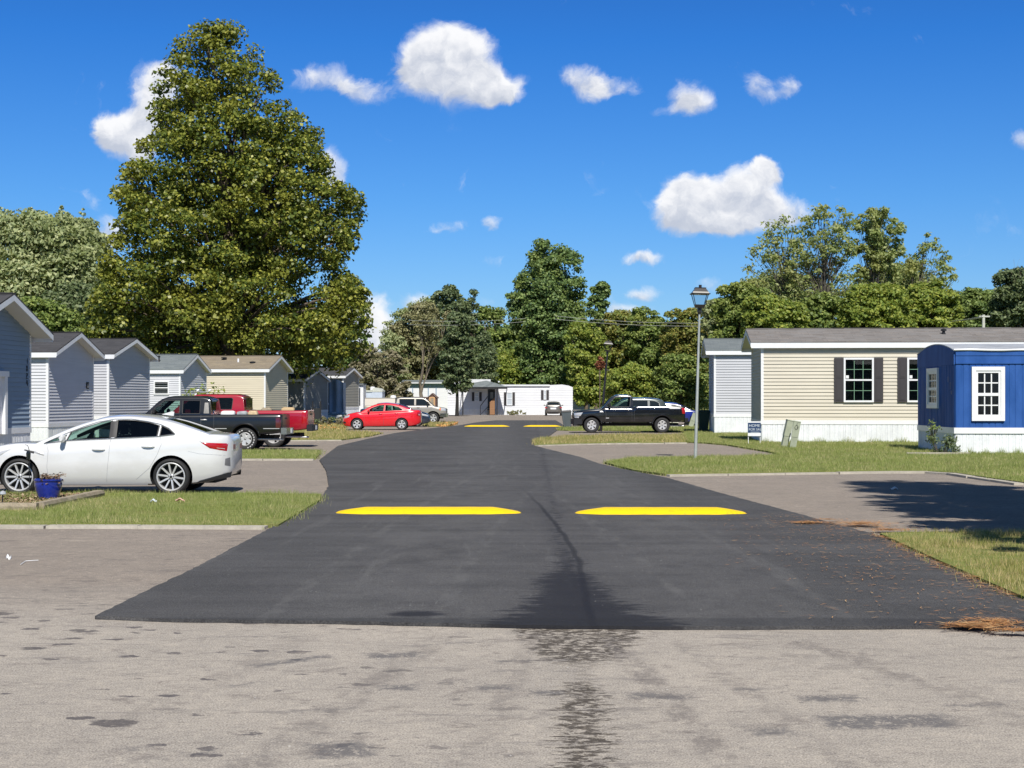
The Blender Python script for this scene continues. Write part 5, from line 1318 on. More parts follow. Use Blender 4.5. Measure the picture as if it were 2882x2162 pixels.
# white raised letters on the tyre reduce to a thin ring
for wh_ in [o for o in t1.root.children if o.name.startswith('wheel') and not o.name.startswith('wheel_arch')]:
    sg = -1 if wh_.location.y < 0 else 1
    mb = MB()
    for k in range(22):
        if k in (5, 6, 16, 17): continue
        a0 = 2*math.pi*k/22; a1 = a0 + .17
        q = [(rr*math.cos(a), sg*(.1305 + (.0 if rr < .3 else .0)), rr*math.sin(a)) for rr, a in ((.285, a0), (.285, a1), (.318, a1), (.318, a0))]
        mb.add(q, [(0,1,2,3)])
    mb.build('tyre_lettering', plain('letter_white', (.5,.5,.5), .7), wh_)
def cargo(root_c, items): 
    for nm, lab, cat, x, y, z, s, m_ in items:
        mb = MB(); rr = random.Random(nm+str(x)); sx, sy, sz = s
        n = 14
        ring = []
        for zz, f in ((0, .92), (.1, 1), (.75, .97), (.92, .9), (1, .72)):
            for k in range(n):
                a = 2*math.pi*k/n; ca, sa = math.cos(a), math.sin(a); e = .35
                px = math.copysign(abs(ca)**e, ca)*sx/2*f*(1+rr.uniform(-.06,.06)); py = math.copysign(abs(sa)**e, sa)*sy/2*f*(1+rr.uniform(-.06,.06))
                ring.append((px, py, zz*sz*(1+rr.uniform(-.04,.04))))
        fs = [(i*n+k, i*n+(k+1) % n, (i+1)*n+(k+1) % n, (i+1)*n+k) for i in range(4) for k in range(n)] + [tuple(range(n-1,-1,-1)), tuple(range(4*n, 5*n))]
        mb.add(ring, fs); o = mb.build(nm, m_, None, smooth=50, loc=(x, y, z)); tag(o, lab, cat)
xr = (689.5-1441)/k1
def wx1(x): return xr - x       # local forward x of a left-facing truck to world X
bz = 1.20-.27+.005
cargo(None, [('cooler', 'white cooler lying in the black pickup bed beside the cab', 'cooler', wx1(.70), D1+.75, bz, (.50,.40,.38), m_whitedirty),
             ('tool_bag', 'grey tool bag in the middle of the black pickup bed', 'bag', wx1(.22), D1+.8, bz, (.36,.34,.37), plain('bag_grey', (.30,.32,.34), .8, var=.4, scale=9)),
             ('paper_sack', 'tan sack in the black pickup bed nearest the tailgate', 'sack', wx1(-.14), D1+.8, bz, (.34,.32,.38), plain('sack_tan', (.55,.42,.26), .9, var=.3, scale=8))])
# ---- red quad cab pickup behind it
p_dkred = paint('dark_red_paint', (0.36, 0.006, 0.022), .26, dust=.02)
SP2 = pickup_spec(3.57, .98, 1.20, 2.02, .40, .98, 1.04, 3.52, 2.92, 3.45, 1.20, 1.31, 1.30, 1.88, .55,
    [[(2.42,1.36),(2.42,1.76),(2.9,1.76),(3.28,1.42),(3.30,1.36)], [(1.50,1.36),(1.47,1.72),(1.52,1.76),(2.30,1.76),(2.30,1.36)]],
    ws=(3.47, 2.96, .76, .66), hoodz=1.20, glass=[m_glassprivacy, m_glassprivacy], shoulder=.01, bump_dz=.06)
k2 = 79.5; D2_ = F/k2
t2 = Car('pickup_truck', 'dark red crew cab pickup standing just behind the black one', 'pickup', (766-1441)/k2, D2_+.95+.3, 180, SP2, None)
pickup_common(t2, p_dkred, SP2, [[(2.36,1.30),(2.36,.6)], [(1.38,1.30),(1.40,.9),(1.55,.62)], [(1.01,1.28),(1.01,.62)]], [(2.55,1.16),(1.62,1.16)], (3.2, 1.46, m_trimblack, (.12,.2,.22)), 'disc', .26, None, m_trimblack)
t2.patch('tail_lamp', m_redlamp, [(-1.19,.86),(-1.0,.84),(-1.02,1.26),(-1.16,1.26)], .012, (5, 5))
mb = MB(); mb.box(1.015, 1.03, -.66, .66, 1.42, 1.76); mb.build('rear_window', m_glassdark, t2.root)
xr2 = (766-1441)/k2
cargo(None, [('cardboard_box', 'tan carton showing over the bed rail of the dark red pickup', 'box', xr2+.42, D2_+1.0, 1.31-.27+.01, (.5,.4,.37), plain('carton_tan', (.50,.36,.20), .9)),
             ('firewood_bundle', 'brown bundle beside the cab in the dark red pickup bed', 'bundle', xr2-.35, D2_+1.0, 1.31-.27+.01, (.4,.4,.36), m_wood)])
# ---- silver crew cab with a topper, nose to the right
p_silver = paint('silver_paint', (0.38, 0.35, 0.30), .35, .3, dust=.05)
k4 = 40.0; D4 = F/k4
SP4 = pickup_spec(3.65, .92, 1.20, 2.03, .40, .98, 1.04, 3.62, 3.02, 3.55, 1.22, 1.28, 1.26, 1.84, .55,
    [[(2.46,1.30),(2.46,1.74),(3.0,1.72),(3.40,1.38),(3.42,1.30)], [(1.30,1.30),(1.28,1.74),(2.30,1.74),(2.30,1.30)]],
    ws=(3.58, 3.06, .76, .66), hoodz=1.22, glass=[m_glassdark, m_glassdark], ws_glass=m_glassdark, shoulder=.01, bump_dz=.04, fbump=m_chrome)
x4 = (1219-1441)/k4 - 3.65
t4 = Car('pickup_truck', 'silver crew cab pickup with a matching topper, nose pointing right', 'pickup', x4, D4+.95, 0, SP4, None)
pickup_common(t4, p_silver, SP4, [[(2.38,1.26),(2.38,.6)], [(1.2,1.26),(1.2,.62)], [(1.01,1.28),(1.01,.62)], [(3.5,1.2),(3.5,.65)]], [(2.6,1.14),(1.5,1.14)], (3.3, 1.44, m_trimblack, (.14,.22,.26)), 'five', .25, None, m_chrome)
t4.patch('headlamp', m_clearlamp, [(4.18,.92),(4.53,.90),(4.52,1.10),(4.22,1.14)], .012, (6, 4)); t4.patch('indicator', m_amber, [(4.08,.96),(4.20,.94),(4.20,1.12),(4.10,1.12)], .014, (3, 3))
mb = MB(); h_ = .95
mb.prism_x([(-h_, 1.28), (h_, 1.28), (h_-.14, 1.76), (h_-.24, 1.83), (-h_+.24, 1.83), (-h_+.14, 1.76)], -1.16, .97)
tp_ = fixn(mb.build('topper', p_silver, t4.root, smooth=30))
mb = MB()
for sg in (-1, 1):
    for xa, xb in ((-.95, -.1), (-.03, .82)):
        yb_, yt_ = sg*(h_-.035+.004), sg*(h_-.115+.004); mb.add([(xa, yb_, 1.38), (xb, yb_, 1.38), (xb-.02, yt_, 1.66), (xa+.08, yt_, 1.66)], [(0,1,2,3)])
mb.build('topper_window', m_glassdark, tp_)
mb = MB(); mb.lathe([(0, .18), (.18, .16), (.23, .02), (.23, 0), (0, 0)], 14, c=(.75, .2, 1.835)); tag(mb.build('roof_vent', m_white, t4.root, smooth=50), None)
# ---- black regular cab long bed on the right, nose to the left
k3 = 55.2; D3 = F/k3
SP3 = pickup_spec(3.60, .92, 1.17, 2.03, .395, 1.40, 1.46, 3.02, 2.42, 2.95, 1.21, 1.36, 1.26, 1.94, .53,
    [[(1.66,1.34),(1.62,1.80),(2.40,1.80),(2.78,1.44),(2.84,1.36)]],
    ws=(2.98, 2.48, .78, .68), hoodz=1.21, glass=[m_glass], ws_glass=m_glass, shoulder=.008, bump_dz=.02, fbump=m_trimblack, grille_m=m_trimblack)
x3 = (1864-1441)/k3
t3 = Car('pickup_truck', 'glossy black single cab long bed pickup alone on the right driveway', 'pickup', x3, D3+.95, 180, SP3, None)
pickup_common(t3, p_black, SP3, [[(1.55,1.30),(1.55,.60)], [(2.92,1.24),(2.86,.9),(2.9,.62)], [(1.43,1.30),(1.43,.60)]], [(1.80,1.17)], (2.70, 1.42, m_black, (.13,.2,.24)), 'six', .235, None, m_trimblack, wt=.25)
t3.patch('tail_lamp', m_redlamp, [(-1.16,.98),(-1.02,.98),(-.98,1.28),(-1.15,1.28)], .012, (5, 5))
t3.patch('headlamp', m_clearlamp, [(4.18,.86),(4.48,.86),(4.49,1.02),(4.05,1.05)], .012, (6, 4)); t3.patch('lower_lamp', m_clearlamp, [(4.26,.76),(4.46,.76),(4.47,.84),(4.24,.84)], .012, (4, 3))
t3.line('side_moulding', m_black, [(.62,.72),(2.85,.72)], .012, off=.004); t3.line('belt_highlight', m_chrome, [(1.70,1.315),(2.70,1.30)], .010, off=.008)
t3.patch('fender_badge', m_alloy, [(2.98,1.05),(3.20,1.05),(3.18,1.12),(3.04,1.12)], .01, (3, 2)); t3.patch('side_badge', m_alloy, [(2.72,.74),(2.88,.74),(2.88,.785),(2.72,.785)], .01, (2, 1))
t3.patch('bedside_badge', m_alloy, [(-.95,1.235),(-.38,1.235),(-.34,1.275),(-.90,1.275)], .008, (6, 1))
for wx in (0, 3.60):
    q = [(wx+.515*math.cos(a), .405+.515*math.sin(a)) for a in [math.pi*(.04+.92*k/14) for k in range(15)]]
    t3.line('wheel_arch_lip', p_black, q, .030, off=.010, sub=1)
mb = MB(); 
for sg in (-1, 1): mb.prism_y([(1.50, 1.30), (1.60, 1.30), (1.57, 1.80), (1.51, 1.80)], sg*.96 if sg < 0 else .80, -.80 if sg < 0 else .96)

# ---- red compact sedan, nose to the left
p_red = paint('bright_red_paint', (0.72, 0.010, 0.020), .25, dust=.01)
k5 = 50.3; D5 = F/k5
SP5 = sedan_spec(.84, 1.06, 2.50, 1.73,
    deck=[(-1.06,.95),(-1.03,1.06),(-.9,1.10),(-.55,1.09),(0,1.04),(.8,1.0),(1.6,.96),(2.2,.94),(2.45,.98),(2.8,.92),(3.1,.82),(3.25,.72),(3.34,.58)],
    roof=[(-.62,1.10),(-.3,1.22),(.1,1.37),(.5,1.46),(.9,1.49),(1.3,1.46),(1.6,1.38),(2.0,1.19),(2.35,.97)],
    bottom=[(-1.06,.40),(-.9,.30),(-.5,.22),(2.9,.18),(3.2,.22),(3.34,.32)],
    r=.32, track=.755, windows=[[(1.04,1.06),(1.0,1.40),(1.25,1.38),(1.7,1.22),(1.95,1.03)], [(.92,1.065),(.90,1.40),(.55,1.37),(.20,1.28),(-.02,1.16),(.02,1.11)]],
    ws=(2.28, 1.42, .62, .50), rg=(-.50, .25, .55, .48), inner=(-.25, 2.05), tum_low=.05, tuck=.09, shoulder=.014, inset=.012, tumble=.44, glass=[m_glass, m_glass], cavities=[(-.05, 1.95, .60, .35, 1.7)], rcrown=.05)
c5 = Car('parked_car', 'bright red compact sedan in the middle distance', 'car', (1130.6-1441)/k5, D5+.76, 180, SP5, None)
c5.body(p_red); c5.cabin(p_red); c5.wheels('five', .215, m_alloy, .20, (.3, .9)); c5.interior([(1.0, 1.28), (.15, 1.24)], (1.6, .98))
c5.line('door_seam', seam, [(.98,1.02),(1.0,.6),(1.02,.28)], .006); c5.line('door_seam', seam, [(2.12,.92),(2.1,.6),(2.08,.28)], .006); c5.line('door_seam', seam, [(0.0,1.06),(.12,.75),(.42,.40),(.5,.28)], .006)
c5.handles([(1.18,.90),(.30,.93)], p_red, .2, .035); c5.mirrors(1.86, 1.08, p_red, (.12,.16,.15))
c5.patch('tail_lamp', m_redlamp, [(-1.03,.74),(-.84,.80),(-.86,1.0),(-1.03,1.02)], .012, (6, 4)); c5.patch('lamp_lens', m_clearlamp, [(-1.02,.80),(-.92,.82),(-.92,.90),(-1.02,.90)], .018, (4, 3))
c5.patch('headlamp', m_clearlamp, [(2.95,.72),(3.22,.64),(3.20,.78),(2.90,.84)], .012, (6, 4)); c5.patch('lower_grille', m_trimblack, [(3.12,.36),(3.30,.36),(3.30,.48),(3.14,.46)], .008, (4, 3))
# ---- dark blue car, nose to the right, beyond the red one
p_navy = paint('navy_paint', (0.010, 0.022, 0.05), .25, dust=.03)
SP6 = dict(SP5); k6 = 45.0; D6 = F/k6
c6 = Car('parked_car', 'dark navy sedan, only its nose showing past the red sedan', 'car', (1210-1441)/k6 - 3.34, D6+.76, 0, SP6, None)
SP6['roof'] = [(x, min(z, 1.42) if z > 1.3 else z) for x, z in SP5['roof']]
c6.body(p_navy); c6.cabin(p_navy); c6.wheels('multi', .215, m_alloy, .20)
c6.patch('headlamp', m_clearlamp, [(2.78,.72),(3.24,.64),(3.22,.74),(2.72,.86)], .014, (6, 4)); c6.mirrors(1.86, 1.08, p_navy, (.12,.16,.15))
# ---- grey hatchback seen from behind at the end of the street
p_grey = paint('warm_grey_paint', (0.20, 0.185, 0.17), .3, .4, dust=.05)
k7 = 26.8; D7 = F/k7
SP7 = sedan_spec(.85, .75, 2.6, 1.80,
    deck=[(-.75,.90),(-.72,1.0),(-.5,1.04),(0,1.03),(.8,1.0),(1.6,.96),(2.4,.97),(2.9,.90),(3.2,.80),(3.45,.6)],
    roof=[(-.66,1.02),(-.55,1.22),(-.3,1.38),(.2,1.47),(.8,1.49),(1.3,1.45),(1.6,1.37),(2.0,1.19),(2.4,.98)],
    bottom=[(-.75,.36),(-.5,.25),(2.9,.2),(3.45,.32)], r=.33, track=.78,
    windows=[[(1.04,1.06),(1.0,1.38),(1.25,1.36),(1.7,1.2),(1.95,1.03)], [(.92,1.06),(.90,1.39),(.2,1.36),(-.1,1.25),(-.2,1.1)]],
    ws=(2.3, 1.45, .62, .5), rg=(-.62, -.28, .60, .52), inner=(-.45, 2.05), tum_low=.05, tumble=.44, inset=.012, glass=[m_glassdark]*2, rg_glass=m_glassdark, cavities=[(-.2, 1.9, .6, .4, 1.6)])
c7 = Car('parked_car', 'warm grey hatchback seen from behind before the white home', 'car', (1558-1441)/k7, D7+.75, 88, SP7, None)
c7.body(p_grey); c7.cabin(p_grey); c7.wheels('five', .22, m_alloy, .21); c7.mirrors(1.86, 1.10, p_grey, (.12,.18,.15))
mb = MB(); mb.box(-.775, -.74, -.30, .30, .68, .86); mb.build('tailgate_recess', m_white, c7.root)
for sg in (-1, 1): mb = MB(); mb.box(-.765, -.60, sg*.78-.13, sg*.78+.10, .80, .92); mb.build('tail_lamp', m_redlamp, c7.root)
mb = MB(); mb.box(-.77, -.73, -.66, .66, .34, .44); mb.build('rear_bumper_trim', m_trimblack, c7.root)
# ---- dark wagon behind the right pickup and blue car beyond it
p_dkgreen = paint('dark_green_grey_paint', (0.075, 0.09, 0.085), .25, .3, dust=.05)
k8 = 46.5; D8 = F/k8
SP8 = sedan_spec(.85, .95, 2.8, 1.88,
    deck=[(-.95,.95),(-.9,1.08),(0,1.10),(1,1.08),(2.3,1.05),(2.9,1.04),(3.3,.95),(3.65,.7)],
    roof=[(-.93,1.12),(-.86,1.35),(-.6,1.62),(-.2,1.74),(.6,1.79),(1.4,1.78),(1.9,1.66),(2.3,1.40),(2.75,1.08)],
    bottom=[(-.95,.40),(-.5,.28),(3.2,.25),(3.65,.35)], r=.35, track=.80,
    windows=[[(1.36,1.16),(1.36,1.62),(1.75,1.58),(2.2,1.30),(2.3,1.16)], [(.32,1.18),(.32,1.64),(1.24,1.65),(1.24,1.16)], [(-.42,1.20),(-.35,1.50),(-.1,1.62),(.22,1.64),(.22,1.18)]],
    ws=(2.68, 1.95, .66, .55), rg=(-.88, -.62, .6, .55), inner=(-.7, 2.4), tum_low=.05, tumble=.30, inset=.012, glass=[m_glassdark]*3, trim=m_alloy, trimw=.012, cavities=[(-.5, 2.2, .62, .5, 1.6)])
c8 = Car('parked_car', 'dark green grey wagon, roof and windows showing over the black pickup bed', 'car', (1881-1441)/k8-.9, D8+.9, 180, SP8, None)
c8.body(p_dkgreen); c8.cabin(p_dkgreen); c8.wheels('five', .24, m_alloy, .22)
p_blue = paint('deep_blue_paint', (0.012, 0.020, 0.20), .22, dust=.02)
k9 = 42.0; D9 = F/k9
SP9 = dict(SP7); SP9['glass'] = [m_glassdark]*2; SP9['ws_glass'] = m_glass
c9 = Car('parked_car', 'deep blue hatchback nose right, behind the tilted utility boxes', 'car', (1992-1441)/k9 - 3.45, D9+.75, 0, SP9, None)
c9.body(p_blue); c9.cabin(p_blue); c9.wheels('five', .23, m_alloy, .21); c9.mirrors(1.86, 1.10, p_blue, (.12,.18,.15))
c9.patch('headlamp', m_clearlamp, [(2.95,.72),(3.32,.64),(3.30,.76),(2.90,.84)], .014, (6, 4))
mb = MB(); mb.grid(lambda u, v: (1.62+.62*u, -.5+1.0*v, 1.39-.40*u), 3, 3); mb.build('sun_shade', m_white, c9.root)
# ------------------------------------------------------------------ street furniture and small things
m_yellow, t, b = newmat('yellow_marking_paint')
o_ = t.coord('Object'); n = t.noise(o_, 9, 5, .65); n2 = t.noise(t.vmath('MULTIPLY', o_, (1, 5, 1)), 3, 4, .6)
t.put(b.inputs['Base Color'], t.mix(t.maprange(t.noise(t.vmath('MULTIPLY', o_, (2.2, 1, 1)), 2.6, 6, .78), .58, .70, 0, .55), t.mix(t.maprange(n*.5+n2*.5, .5, .66, 0, .5), (0.92, 0.62, 0.002), (0.66, 0.42, 0.01)), (.22, .17, .05))); b.inputs['Roughness'].default_value = .5
bn = t.n.new('ShaderNodeBump'); bn.inputs['Strength'].default_value = .5; bn.inputs['Distance'].default_value = .01; t.put(bn.inputs['Height'], t.noise(o_, 60, 3, .6)); t.l.new(bn.outputs[0], b.inputs['Normal'])
def hump(xa, xb, y, label, depth=.62, h=.085):
    D = GD(y); a, q = PX(xa, D), PX(xb, D); L = q - a
    mb = MB()
    def fn(u, v):
        e = min(u, 1-u)*L; r = min(1, (e/.42))**.6 if e > 0 else 0
        wv = .5 + (v-.5)*(.30+.70*r) ; x = a + L*u + .012*math.sin(v*9+u*20)
        return (x, D + depth*wv + .01*math.sin(u*37), .029 + h*r*math.sin(math.pi*v)**.65)
    mb.grid(fn, 60, 14); o = mb.build('speed_hump', m_yellow, None, smooth=60); tag(o, label, 'speed hump', 'yellow speed humps across the street')
hump(940, 1465, 1453, 'near left yellow painted speed hump, the longest in view')
hump(1622, 2107, 1454, 'near right yellow painted speed hump, across from the longest one')
hump(1306, 1434, 1202, 'far left yellow speed hump near the end of the street')
hump(1473, 1580, 1202, 'far right yellow speed hump near the end of the street')

m_pole = plain('galvanised_pole', (0.50, 0.52, 0.50), 0.5, 0.45, var=.15, scale=2)
m_lamp = plain('lantern_bronze', (0.020, 0.016, 0.016), 0.4, coat=.3)
m_lampglass = tinted_glass('lantern_glass', (0.93, 0.96, 0.98), 0.90, .5)
def street_lamp(x0, y0, xt, label, polem, H=4.96, scale=1.0, fat=1.0):
    D = GD(y0); X0 = PX(x0, D); lean = (xt-x0)/F*D
    root = thing('street_lamp', label, 'lamp post', (X0, D, 0), 0, 'lantern lamp posts along the street')
    zt = H - .80
    tx = math.atan2(lean, H); 
    def P(z): return (lean*z/H, 0, z)
    mb = MB(); mb.tube([P(0), P(zt*.5), P(zt)], [.048*fat, .039*fat, .028*fat], 14); mb.build('pole', polem, root, smooth=40)
    mb = MB(); mb.lathe([(.075, 0), (.075, .05), (.058, .07)], 16); mb.build('base_collar', polem, root)
    hd = empty_part('lantern', root, P(zt)); hd.rotation_euler = (0, tx, 0)
    def sq(r, z): return [(-r, -r, z), (r, -r, z), (r, r, z), (-r, r, z)]
    mb = MB(); mb.lathe([(.045, -.05), (.06, 0), (.062, .12), (.05, .13)], 14); mb.hexa(sq(.12, .12), sq(.145, .21)); mb.build('cup', m_lamp, hd)
    mb = MB()
    for sx in (-1, 1):
        for sy in (-1, 1):
            mb.tube([(sx*.135, sy*.135, .20), (sx*.215, sy*.215, .50)], .011, 5)
    mb.build('frame_bars', m_lamp, hd)
    mb = MB()
    b0, b1 = sq(.132, .212), sq(.208, .498)
    mb.add(b0 + b1, [(0,1,5,4), (1,2,6,5), (2,3,7,6), (3,0,4,7)]); mb.build('glass', m_lampglass, hd)
    mb = MB(); mb.hexa(sq(.26, .50), sq(.265, .525)); mb.hexa(sq(.235, .526), sq(.215, .57)); mb.hexa(sq(.212, .571), sq(.145, .67)); mb.hexa(sq(.155, .671), sq(.155, .69)); mb.lathe([(.0, .77), (.043, .77), (.043, .69)], 10)
    mb.build('hood', m_lamp, hd)
    return root
street_lamp(1957, 1295, 1971, 'tall lantern street lamp on a silver pole at the right lawn', m_pole)
street_lamp(1691, 1214, 1713, 'farther lantern street lamp on a black pole beyond the black pickup', m_lamp, fat=1.6)

def bin_(x, y0, k, label, col, lidc, tilt=0.0, h=1.07, name='wheelie_bin'):
    D = GD(y0); root = thing(name, label, 'bin', (PX(x, D), D, .0), 0); root.rotation_euler = (0, R(tilt), 0)
    mb = MB(); w0, w1 = .21, .29
    def sq(rx, ry, z): return [(-rx, -ry, z), (rx, -ry, z), (rx, ry, z), (-rx, ry, z)]
    mb.hexa(sq(w0, w0+.03, .04), sq(w1*.97, w1, h-.14)); mb.hexa(sq(w1*.99, w1*1.02, h-.139), sq(w1*1.03, w1*1.06, h-.09)); 
    mb.hexa(sq(w0*.45, w0+.045, .12), sq(w1*.5, w1+.015, h-.30)); mb.build('bin_body', plain('bin_plastic_'+label[:5], col, .6, var=.1), root)
    mb = MB(); mb.hexa(sq(w1*1.08, w1*1.1, h-.088), sq(w1*.9, w1*.9, h-.0)); mb.build('lid', plain('lid_'+label[:5], lidc, .5), root)
    for sx in (-1, 1): mb = MB(); xx = sorted((sx*.17, sx*.25)); mb.lathe([(0, xx[0]), (.10, xx[0]), (.10, xx[1]), (0, xx[1])], 12, 'y'); 
    mb = MB(); mb.tube([(-.25, .27, .10), (.25, .27, .10)], .02, 6); mb.build('axle', m_black, root)
    for sx in (-.24, .24): mb = MB(); mb.prism_x([(.27+.10*math.cos(a), .10+.10*math.sin(a)) for a in [2*math.pi*k_/12 for k_ in range(12)]], sx-.025, sx+.025); fixn(mb.build('wheel', m_rubber, root))
    return root
bin_(1597, 1206, 0, 'grey wheeled bin with a black lid in front of the black pickup on the right', (.085,.10,.11), (.015,.015,.017), -4)
bin_(1624, 1200, 0, 'black wheeled bin hidden behind the nose of the black pickup on the right', (.02,.02,.022), (.02,.02,.022), 0)
bin_(1979, 1217, 0, 'dark green wheeled bin against the skirting of the light grey right home', (.018,.05,.035), (.016,.04,.03), 2, h=1.15)

def pedestal(x, y0, w, h, tilt, label, group, yaw=0, mark=False, split=.45):
    D = GD(y0); root = thing('utility_pedestal', label, 'utility box', (PX(x, D), D, -.03), R(yaw), group); root.rotation_euler = (0, R(tilt), R(yaw))
    mb = MB(); mb.box(-w/2, w/2, -.10, .10, 0, h*split); mb.build('post', m_greenbox, root)
    mb = MB(); mb.box(-w/2-.012, w/2+.012, -.112, .112, h*split+.004, h); mb.build('cover', m_greenbox, root)
    mb = MB(); mb.prism_x([(-.125, h+.001), (.125, h+.001), (.10, h+.03), (-.10, h+.03)], -w/2-.02, w/2+.02); fixn(mb.build('cap', m_greenbox, root))
    if mark:
        mb = MB(); n = 20; q = [(.0+.055*math.cos(2*math.pi*k/n), -.118, h*.80+.07*math.sin(2*math.pi*k/n)) for k in range(n+1)]; mb.tube(q, .007, 4); mb.tube([(0, -.118, h*.86), (0, -.118, h*.95)], .008, 4); mb.tube([(.03, -.118, h*.77), (.035, -.118, h*.83)], .008, 4); mb.build('lock_ring', m_black, root)
gp = 'leaning utility pedestals'
pedestal(2205, 1262, .20, 1.02, 13, 'leaning plain utility pedestal before the tan home, left of its twin', gp, 6)
pedestal(2230, 1263.5, .215, .98, 10, 'leaning utility pedestal with a black ring before the tan home', gp, -8, True)
pedestal(1932, 1196, .36, .85, 26, 'sharply tilted green pedestal nearest the black pickup tailgate', gp, 12)
pedestal(1944, 1199, .30, .88, 20, 'tilted green pedestal beside the lamp post pole', gp, -8)
pedestal(36, 1262, .26, 1.02, -1, 'pale pedestal behind the white sedan, left one of the pair', gp, 0)
pedestal(60, 1262, .24, 1.02, 1, 'pale pedestal behind the white sedan, right one of the pair', gp, 0)
# small tote on the lawn behind the pickup
D = GD(1205); o = MB(); o.box(-.23, .23, -.15, .15, 0, .24); o.box(-.25, .25, -.17, .17, .241, .29); tag(o.build('storage_tote', plain('tote_white', (.66,.68,.52), .6), None, loc=(PX(1897, D), D, .05)), 'pale tote lying in the grass behind the pickup tailgate', 'tote')

# home for sale board
D = 57.2
X = PX(2123, D); root = thing('sale_sign', 'navy board reading HOME FOR SALE at the corner of the tan home', 'sign', (X, D, 0), R(-6))
wS = 36/F*D; z0, z1 = PZ(1218.5, D), PZ(1190, D)
mb = MB(); mb.box(-wS/2, wS/2, -.012, .012, z0, z1); bd = mb.build('board', plain('navy_board', (.006,.035,.115), .5), root)
mb = MB(); mb.box(-wS/2, wS/2, -.013, .013, PZ(1227.5, D), z0-.002); mb.build('white_strip', m_whitedirty, root)
mb = MB(); mb.box(-wS/2, wS/2, -.013, .013, z1+.002, z1+.05); mb.build('top_rail', m_white, root)
for sx in (-wS/2+.02, wS/2-.02): mb = MB(); mb.box(sx-.012, sx+.012, .014, .034, 0, z1); mb.build('stake', m_whitedirty, root)
def text(txt, size, x, z, mat, parent, y=-.014, align='LEFT'):
    cu = bpy.data.curves.new('lettering', 'FONT'); cu.body = txt; cu.size = size; cu.extrude = .001; cu.align_x = align
    ob = bpy.data.objects.new('lettering', cu); COL.objects.link(ob); bpy.context.view_layer.update()
    me = bpy.data.meshes.new_from_object(ob.evaluated_get(bpy.context.evaluated_depsgraph_get())); bpy.data.objects.remove(ob, do_unlink=True)
    me.materials.clear(); me.materials.append(mat); o2 = bpy.data.objects.new('lettering', me); COL.objects.link(o2); o2.parent = parent; o2.location = (x, y, z); o2.rotation_euler = (R(90), 0, 0); return o2
m_let = plain('letter_pale', (.60,.66,.70), .6)
text('HOME', .145, -wS/2+.035, z1-.155, m_let, bd); text('FOR SALE', .125, -wS/2+.03, z1-.29, m_let, bd)
mb = MB(); mb.box(-wS/2+.1, wS/2-.04, -.0135, -.012, z0+.02, z0+.035); mb.build('underline', m_let, bd)

# blue planter with dead plant, on the near left verge
D = GD(1414); pl_ = thing('flower_pot', 'glossy cobalt blue plant pot with a dead plant on the near left verge', 'plant pot', (PX(136, D), D, .05))
m_cobalt = plain('cobalt_glaze', (0.008, 0.025, 0.26), .12, var=.25, scale=6, coat=1)
mb = MB(); mb.lathe([(0, .02), (.14, .02), (.145, 0), (.15, .02), (.165, .09), (.195, .19), (.205, .28), (.205, .335), (.222, .345), (.225, .375), (.205, .38), (.195, .345), (.19, .30), (0, .29)], 36); fixn(mb.build('pot', m_cobalt, pl_, smooth=50)); pl_.scale = (1.08, 1.08, .90)
m_deadplant = lit_mat('dead_plant', (.20,.12,.07), (.30,.20,.13), (.14,.09,.05))
rr = random.Random(4); mb = MB()
for i in range(70):
    a = rr.uniform(0, 6.28); r0 = rr.uniform(0, .16); r1 = r0 + rr.uniform(.0, .10); z = rr.uniform(.34, .47); mb.tube([(r0*math.cos(a), r0*math.sin(a), .29), (r0*1.1*math.cos(a), r0*1.1*math.sin(a), z-.02), (r1*math.cos(a+.3), r1*math.sin(a+.3), z+rr.uniform(-.04,.03))], .0045, 4)
    for _ in range(2):
        cx, cy, cz = r1*math.cos(a+.3)+rr.uniform(-.02,.02), r1*math.sin(a+.3)+rr.uniform(-.02,.02), z+rr.uniform(-.05,.02); s_ = .022
        mb.add([(cx-s_, cy, cz), (cx, cy-s_, cz+rr.uniform(-.02,.02)), (cx+s_, cy, cz+rr.uniform(-.02,.02)), (cx, cy+s_, cz)], [(0,1,2,3)])
mb.build('dead_plant', m_deadplant, pl_)
# shepherd style bird/solar light and its stake at the frame edge
D = GD(1440); sg_ = thing('garden_light', 'small black stake light at the far left of the near verge', 'garden light', (PX(6, D), D, .05))
mb = MB(); mb.tube([(0,0,0), (.01,0,.21)], .010, 6); mb.build('stake', m_black, sg_)
mb = MB(); mb.lathe([(0,.27),(.045,.25),(.05,.215),(.02,.20),(0,.20)], 10, c=(.01,0,0)); mb.build('lamp_head', m_alloy, sg_)
D = GD(1392); fd = thing('hanging_light', 'small dark glass light on a curved hook before the white sedan', 'garden light', (PX(100, D)+.0, D-.35, .03))
D = D-.35
mb = MB(); q = [(0.0,0,0),(.0,0,.60),(-.005,0,.78),(-.03,0,.86),(-.075,0,.87)]; mb.tube(q, .006, 6); mb.build('hook_stake', m_black, fd)
mb = MB(); mb.lathe([(0,.14),(.03,.14),(.042,.10),(.035,.0),(.02,-.02),(0,-.02)], 12, c=(-.01, -.02, .62)); mb.build('lamp_jar', m_glassdark, fd)
